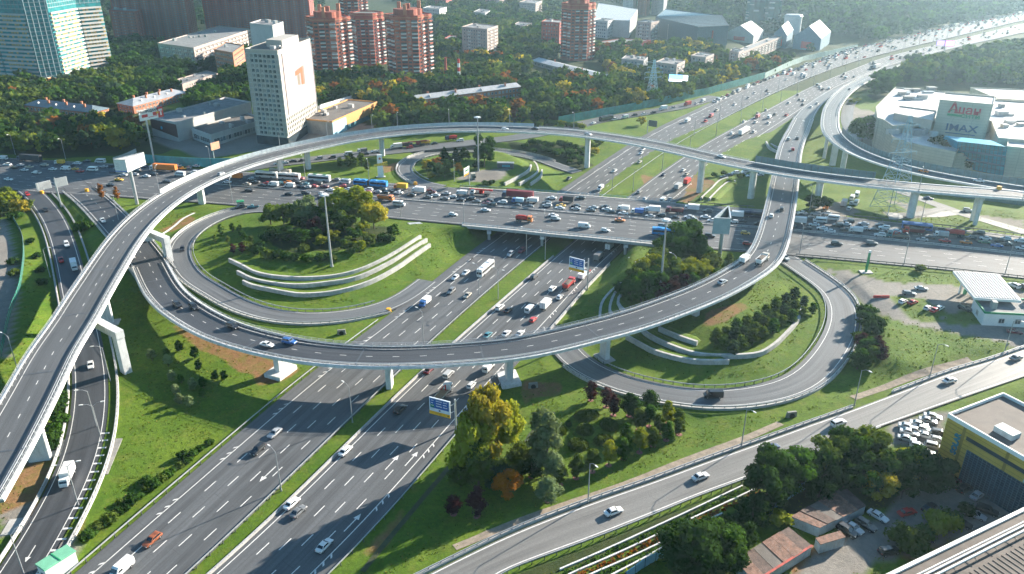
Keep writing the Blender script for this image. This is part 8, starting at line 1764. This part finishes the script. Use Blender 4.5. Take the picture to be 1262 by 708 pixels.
p = gt(1067,336); hh = htop(p, 309)-p[2]; t_ = thing('price_pole', 'slim green pole sign with a white cap by the avenue', 'sign pole', p); mb = MB(); mb.hexa(rect(-.35, .35, .3, 0), rect(-.35, .35, .3, hh-.9)); mb.build('pole', M_GREENP2, t_); mb = MB(); mb.box(-.4, .4, -.35, .35, hh-.9, hh); mb.build('white_cap', M_WHITEP, t_); mb = MB(); mb.box(-2.2, 2.2, -1.5, 1.5, -.6, .35); mb.build('plinth', M_CONC, t_)
# lattice pylons
def pylon(label, base, vt, w, arms, m):
    p = gt(*base); hh = htop(p, vt)-p[2]; t_ = thing('power_pylon', label, 'pylon', p, R(12)); mb = MB(); k = 11; r_ = .11; pts = []
    for i in range(k+1):
        f = i/k; s = w*(1-f)**1.25+.55; pts.append([(sx*s, sy*s, hh*f) for sx, sy in ((-1,-1),(1,-1),(1,1),(-1,1))])
    for i in range(k):
        for j in range(4):
            a, b = pts[i][j], pts[i][(j+1) % 4]; c, d = pts[i+1][j], pts[i+1][(j+1) % 4]; mb.tube(a, c, r_*1.3, r_*1.3, 4); mb.tube(a, d, r_*.7, r_*.7, 4); mb.tube(b, c, r_*.7, r_*.7, 4); mb.tube(c, d, r_*.7, r_*.7, 4)
    mb.build('lattice_mast', m, t_)
    for f in arms:
        mb = MB(); z = hh*f; L_ = 5.5 if f > .8 else 7
        for s in (-1, 1):
            for y in (-.7, .7): mb.tube((0,y,z), (s*L_,0,z+.4), r_, r_*.6, 4)
            mb.tube((0,0,z+1.8), (s*L_,0,z+.4), r_, r_*.6, 4)
            mb.tube((s*L_,0,z+.4), (s*L_,0,z-1.3), .12, .12, 5)
        mb.build('cross_arm', m, t_)
pylon('pale blue power pylon in the trees left of the motorway', (803,126), 74, 4.0, (.58,.70,.82,.94), mat('pale_blue_steel', (.42,.58,.64), .5, .1)); pylon('tall blue power pylon between the flyovers and the shopping centre', (1098,259), 143, 6.0, (.62,.76,.90), mat('pylon_blue', (.26,.38,.44), .5, .1))

# ---------------------------------------------------------------- small things
def box_thing(name, label, cat, u, v, w, d, h, rz, m, roof=None, z=None, door=None):
    p = gt(u, v); t_ = thing(name, label, cat, p, R(rz)); mb = MB(); mb.box(-w/2, w/2, -d/2, d/2, -.4, h); mb.build('walls', m, t_)
    if roof: mb = MB(); mb.hexa(rect(-w/2-.2, w/2+.2, d/2+.2, h), rect(-w/2-.1, w/2+.1, d/2+.1, h+.3)); mb.build('roof', roof, t_)
    if door: mb = MB(); mb.box(-.5, .5, -d/2-.04, -d/2, 0, 2.1); mb.build('door', door, t_); mb = MB(); mb.box(w*.22, w*.22+.9, -d/2-.04, -d/2, 1.0, 1.9); mb.build('window', M_CGLASS, t_)
    return t_
t_ = box_thing('guard_cabin', 'white cabin with a split green roof beside the motorway at bottom left', 'cabin', 74,704, 3.2, 6.5, 3.6, -32, M_WHITEP, mat('mint_roof', (.16,.42,.27), .6, .15), door=M_STEELD); mb = MB(); mb.box(-1.75, 1.75, -.12, .12, 3.6, 4.0); mb.build('roof_divider', M_GREENP2, t_)
box_thing('kiosk', 'little concrete kiosk with a green roof at the loop entrance', 'kiosk', 297,255, 3, 2.6, 2.6, 20, M_CREAM, M_GREENP2, door=M_STEELD); box_thing('kiosk', 'little grey kiosk on the paved yard of the small upper loop', 'kiosk', 583,221, 2.2, 2.6, 3.0, 10, M_GREYW, M_CREAM, door=M_STEELD)
t_ = box_thing('shipping_container', 'dark container with blue graffiti inside the small upper loop', 'container', 623,207, 9, 2.5, 2.8, -4, M_STEELD, M_ROOFM); mb = MB(); [mb.box(-1.6+k*1.1, -.9+k*1.1, -1.29, -1.25, .8, 1.9) for k in range(4)]; mb.build('graffiti', mat('graffiti_blue', (.05,.38,.5), .6), t_)
for lab, u, v in (('orange crash cushion at the nose of the leftmost ramp', 52,239.5), ('orange crash cushion at the nose of the lower flyover approach', 107.4,237), ('orange crash cushion where the left loop meets the motorway', 479,385.5), ('orange crash cushion at the nose of the small upper loop', 512,228.5)):
    p = gt(u, v); p[2] += .35; t_ = thing('crash_cushion', lab, 'crash cushion', p); mb = MB(); mb.tube((0,0,0), (0,0,1.25), 1.0, .9, 12); mb.build('drum', mat('cushion_orange', (.80,.36,.02), .5), t_); mb = MB(); mb.tube((0,0,1.25), (0,0,1.35), .92, .8, 12); mb.build('drum_lid', M_SIGNY, t_)
i = int(np.argmin([abs(px(p)[0]-1230) for p in fh_['l']])); p = fh_['l'][i]+(0, 0, .05); t_ = thing('crash_cushion', 'orange crash cushion where the curved ramp joins the tall flyover', 'crash cushion', p); mb = MB(); mb.tube((0,0,0), (0,0,1.5), 1.1, 1.0, 12); mb.build('drum', mat('cushion_orange', (.80,.36,.02)), t_)
for lab, u, v in (('dark culvert mouth in the bank under the left loop road', 421,412), ('culvert mouth at the lower flyover footing', 657,478), ('pale drain mouth on the grass by the service road', 975,514)):
    p = gt(u, v); t_ = thing('culvert', lab, 'culvert', p, R(10)); mb = MB(); mb.hexa(rect(-1.6, 1.6, .4, -1), rect(-1.3, 1.3, .3, 1.7)); mb.build('head_wall', M_CONCD, t_); mb = MB(); mb.tube((0,-.55,.55), (0,.2,.55), .75, .75, 14); mb.build('pipe_mouth', M_BLACK, t_)
def pad(label, pts, m=M_CONC, th=.18, name='concrete_slab'):
    w = gtl(pts); o0 = w.mean(0); t_ = thing(name, label, 'concrete slab', o0); mb = MB(); c = w-o0; k = len(c); v = [(x, y, z+th) for x, y, z in c]+[(x, y, z-.6) for x, y, z in c]
    ar = sum(c[i][0]*c[(i+1) % k][1]-c[(i+1) % k][0]*c[i][1] for i in range(k)); f = [tuple(range(k)), *[((i+1) % k, i, k+i, k+(i+1) % k) for i in range(k)]]; f = f if ar > 0 else [x[::-1] for x in f]; mb.add(v, f); mb.build('slab', m, t_)
def slope_slab(label, pts):
    w = np.array([gp(u, v, z) for u, v, z in pts]); o0 = w.mean(0); t_ = thing('concrete_slab', label, 'concrete slab', o0); c = w-o0; k = len(c); mb = MB(); f = [tuple(range(k))[::-1], *[(i, (i+1) % k, k+(i+1) % k, k+i) for i in range(k)]]
    mb.add([(x, y, z+.1) for x, y, z in c]+[(x, y, z-2.5) for x, y, z in c], f); mb.build('slab', M_CONCW, t_)
slope_slab('pale slab on the slope beside the left bridge abutment', [(502,275,.0), (517,274,.0), (545,288,-3.0), (566,300,-6.0), (556,309,-6.1), (534,301,-4.6), (520,288,-2.5)])
pad('pale slab behind the right bridge pier', P(774,318, 812,309, 814,318, 786,326), M_CONCW, .3)
pad('paved bay beside the leftmost ramp near the pier', P(54,547, 88,541, 80,562, 52,565), M_CONC, .12); pad('paved bay beside the leftmost ramp at the bottom', P(12,641, 48,636, 34,656, 0,661), M_CONC, .12); pad('narrow drain slab on the lawn in flyover shadow', P(143,541, 151,541, 133,585, 126,585), M_CONCD, .12); pad('pale drain slab at the pylon foot', P(1093,262, 1114,264, 1112,270, 1096,271), M_CONC, .12)
pad('stone footpath stub by the pylon lawn', P(1114,263, 1150,262, 1190,259, 1196,263, 1160,268, 1122,268), M_CONC, .08)
for lab, u, v in (('red plastic barrier left on the station drive', 1081,367), ('second red plastic barrier on the station drive', 1091,367)):
    p = gt(u, v); t_ = thing('road_barrier', lab, 'road barrier', p, R(0)); mb = MB(); mb.hexa(rect(-1.4, 1.4, .35, 0), rect(-1.3, 1.3, .15, .9)); mb.build('barrier_body', M_REDP, t_)
p = gt(480,702)
# ---------------------------------------------------------------- labels that single things out
def put_labels():
    def ph(pl, u, v):
        if pl == 'jam': return 'in the avenue jam '+zone_av(u)
        if pl == 'free': return 'on the open avenue lanes '+zone_av(u)
        if pl == 'side': return 'in the side street queue behind the tall flyover' if u < 620 else 'in the queue below the green noise barrier'
        if pl in ('mw', 'farw', 'fare', 'me'):
            s = 'left' if pl in ('mw', 'farw') else 'right'
            return f'on the {s} carriageway '+('below the lower flyover' if v > 440 else 'just below the bridge' if v > 283 else 'under the tall flyover' if v > 150 else 'far towards the river')
        return pl
    cl = {}
    for q_ in VSOLO:
        k = ('%s %s' % (VW.get(q_['c'][0], q_['c'][0]) if len(q_['c']) < 2 or q_['c'][0] == q_['c'][1] else VW.get(q_['c'][0], q_['c'][0])+' and '+VW.get(q_['c'][1], q_['c'][1]), KW[q_['k']]), ph(q_['pl'], q_['u'], q_['v'])); cl.setdefault(k, []).append(q_)
    for (a, b), qs in cl.items():
        qs.sort(key=lambda q_: px(q_['p'])[0])
        for i, q_ in enumerate(qs):
            o = q_['o']
            if 'far towards' in b and len(qs) > 6: o['label'] = f'small {a} {b}'; o['group'] = f'{a}s {b}'; continue
            o['label'] = f'{a} {b}' if len(qs) == 1 else f'{ORD[i]} {a} from left {b}' if i or len(qs) > 1 else a
            if len(qs) > 1: o['group'] = f'vehicles {b}'
            else: o['group'] = 'vehicles '+b
    cl = {}
    for t_ in SOLO: cl.setdefault((CW[t_['c']]+' '+SW[t_['s']], t_['pl'], t_['shared']), []).append(t_)
    for (a, b, sh), ts in cl.items():
        ts.sort(key=lambda t_: t_['u'])
        for i, t_ in enumerate(ts):
            o = t_['o']
            if sh and len(ts) > 1: o['label'] = f'{a} {b}'; o['group'] = f'{a}s {b}'
            else: o['label'] = f'{a} {b}' if len(ts) == 1 else f'{ORD[i]} {a} from left {b}'; o['group'] = 'plants '+b
put_labels()
# ---------------------------------------------------------------- air
mb = MB(); mb.box(-2600, 2600, -400, 4000, -24, 186); hz_o = mb.build('haze', []); hz_o['kind'] = 'stuff'
m = bpy.data.materials.new('haze_air'); m.use_nodes = True; t = m.node_tree; t.nodes.clear(); out = N(t, 'OutputMaterial'); pv_ = N(t, 'VolumePrincipled'); pv_.inputs['Color'].default_value = (.58, .84, 1.0, 1); pv_.inputs['Density'].default_value = 0.00010; pv_.inputs['Anisotropy'].default_value = 0.55
L(t, pv_.outputs[0], out.inputs['Volume']); hz_o.data.materials.append(m); hz_o.display_type = 'WIRE'
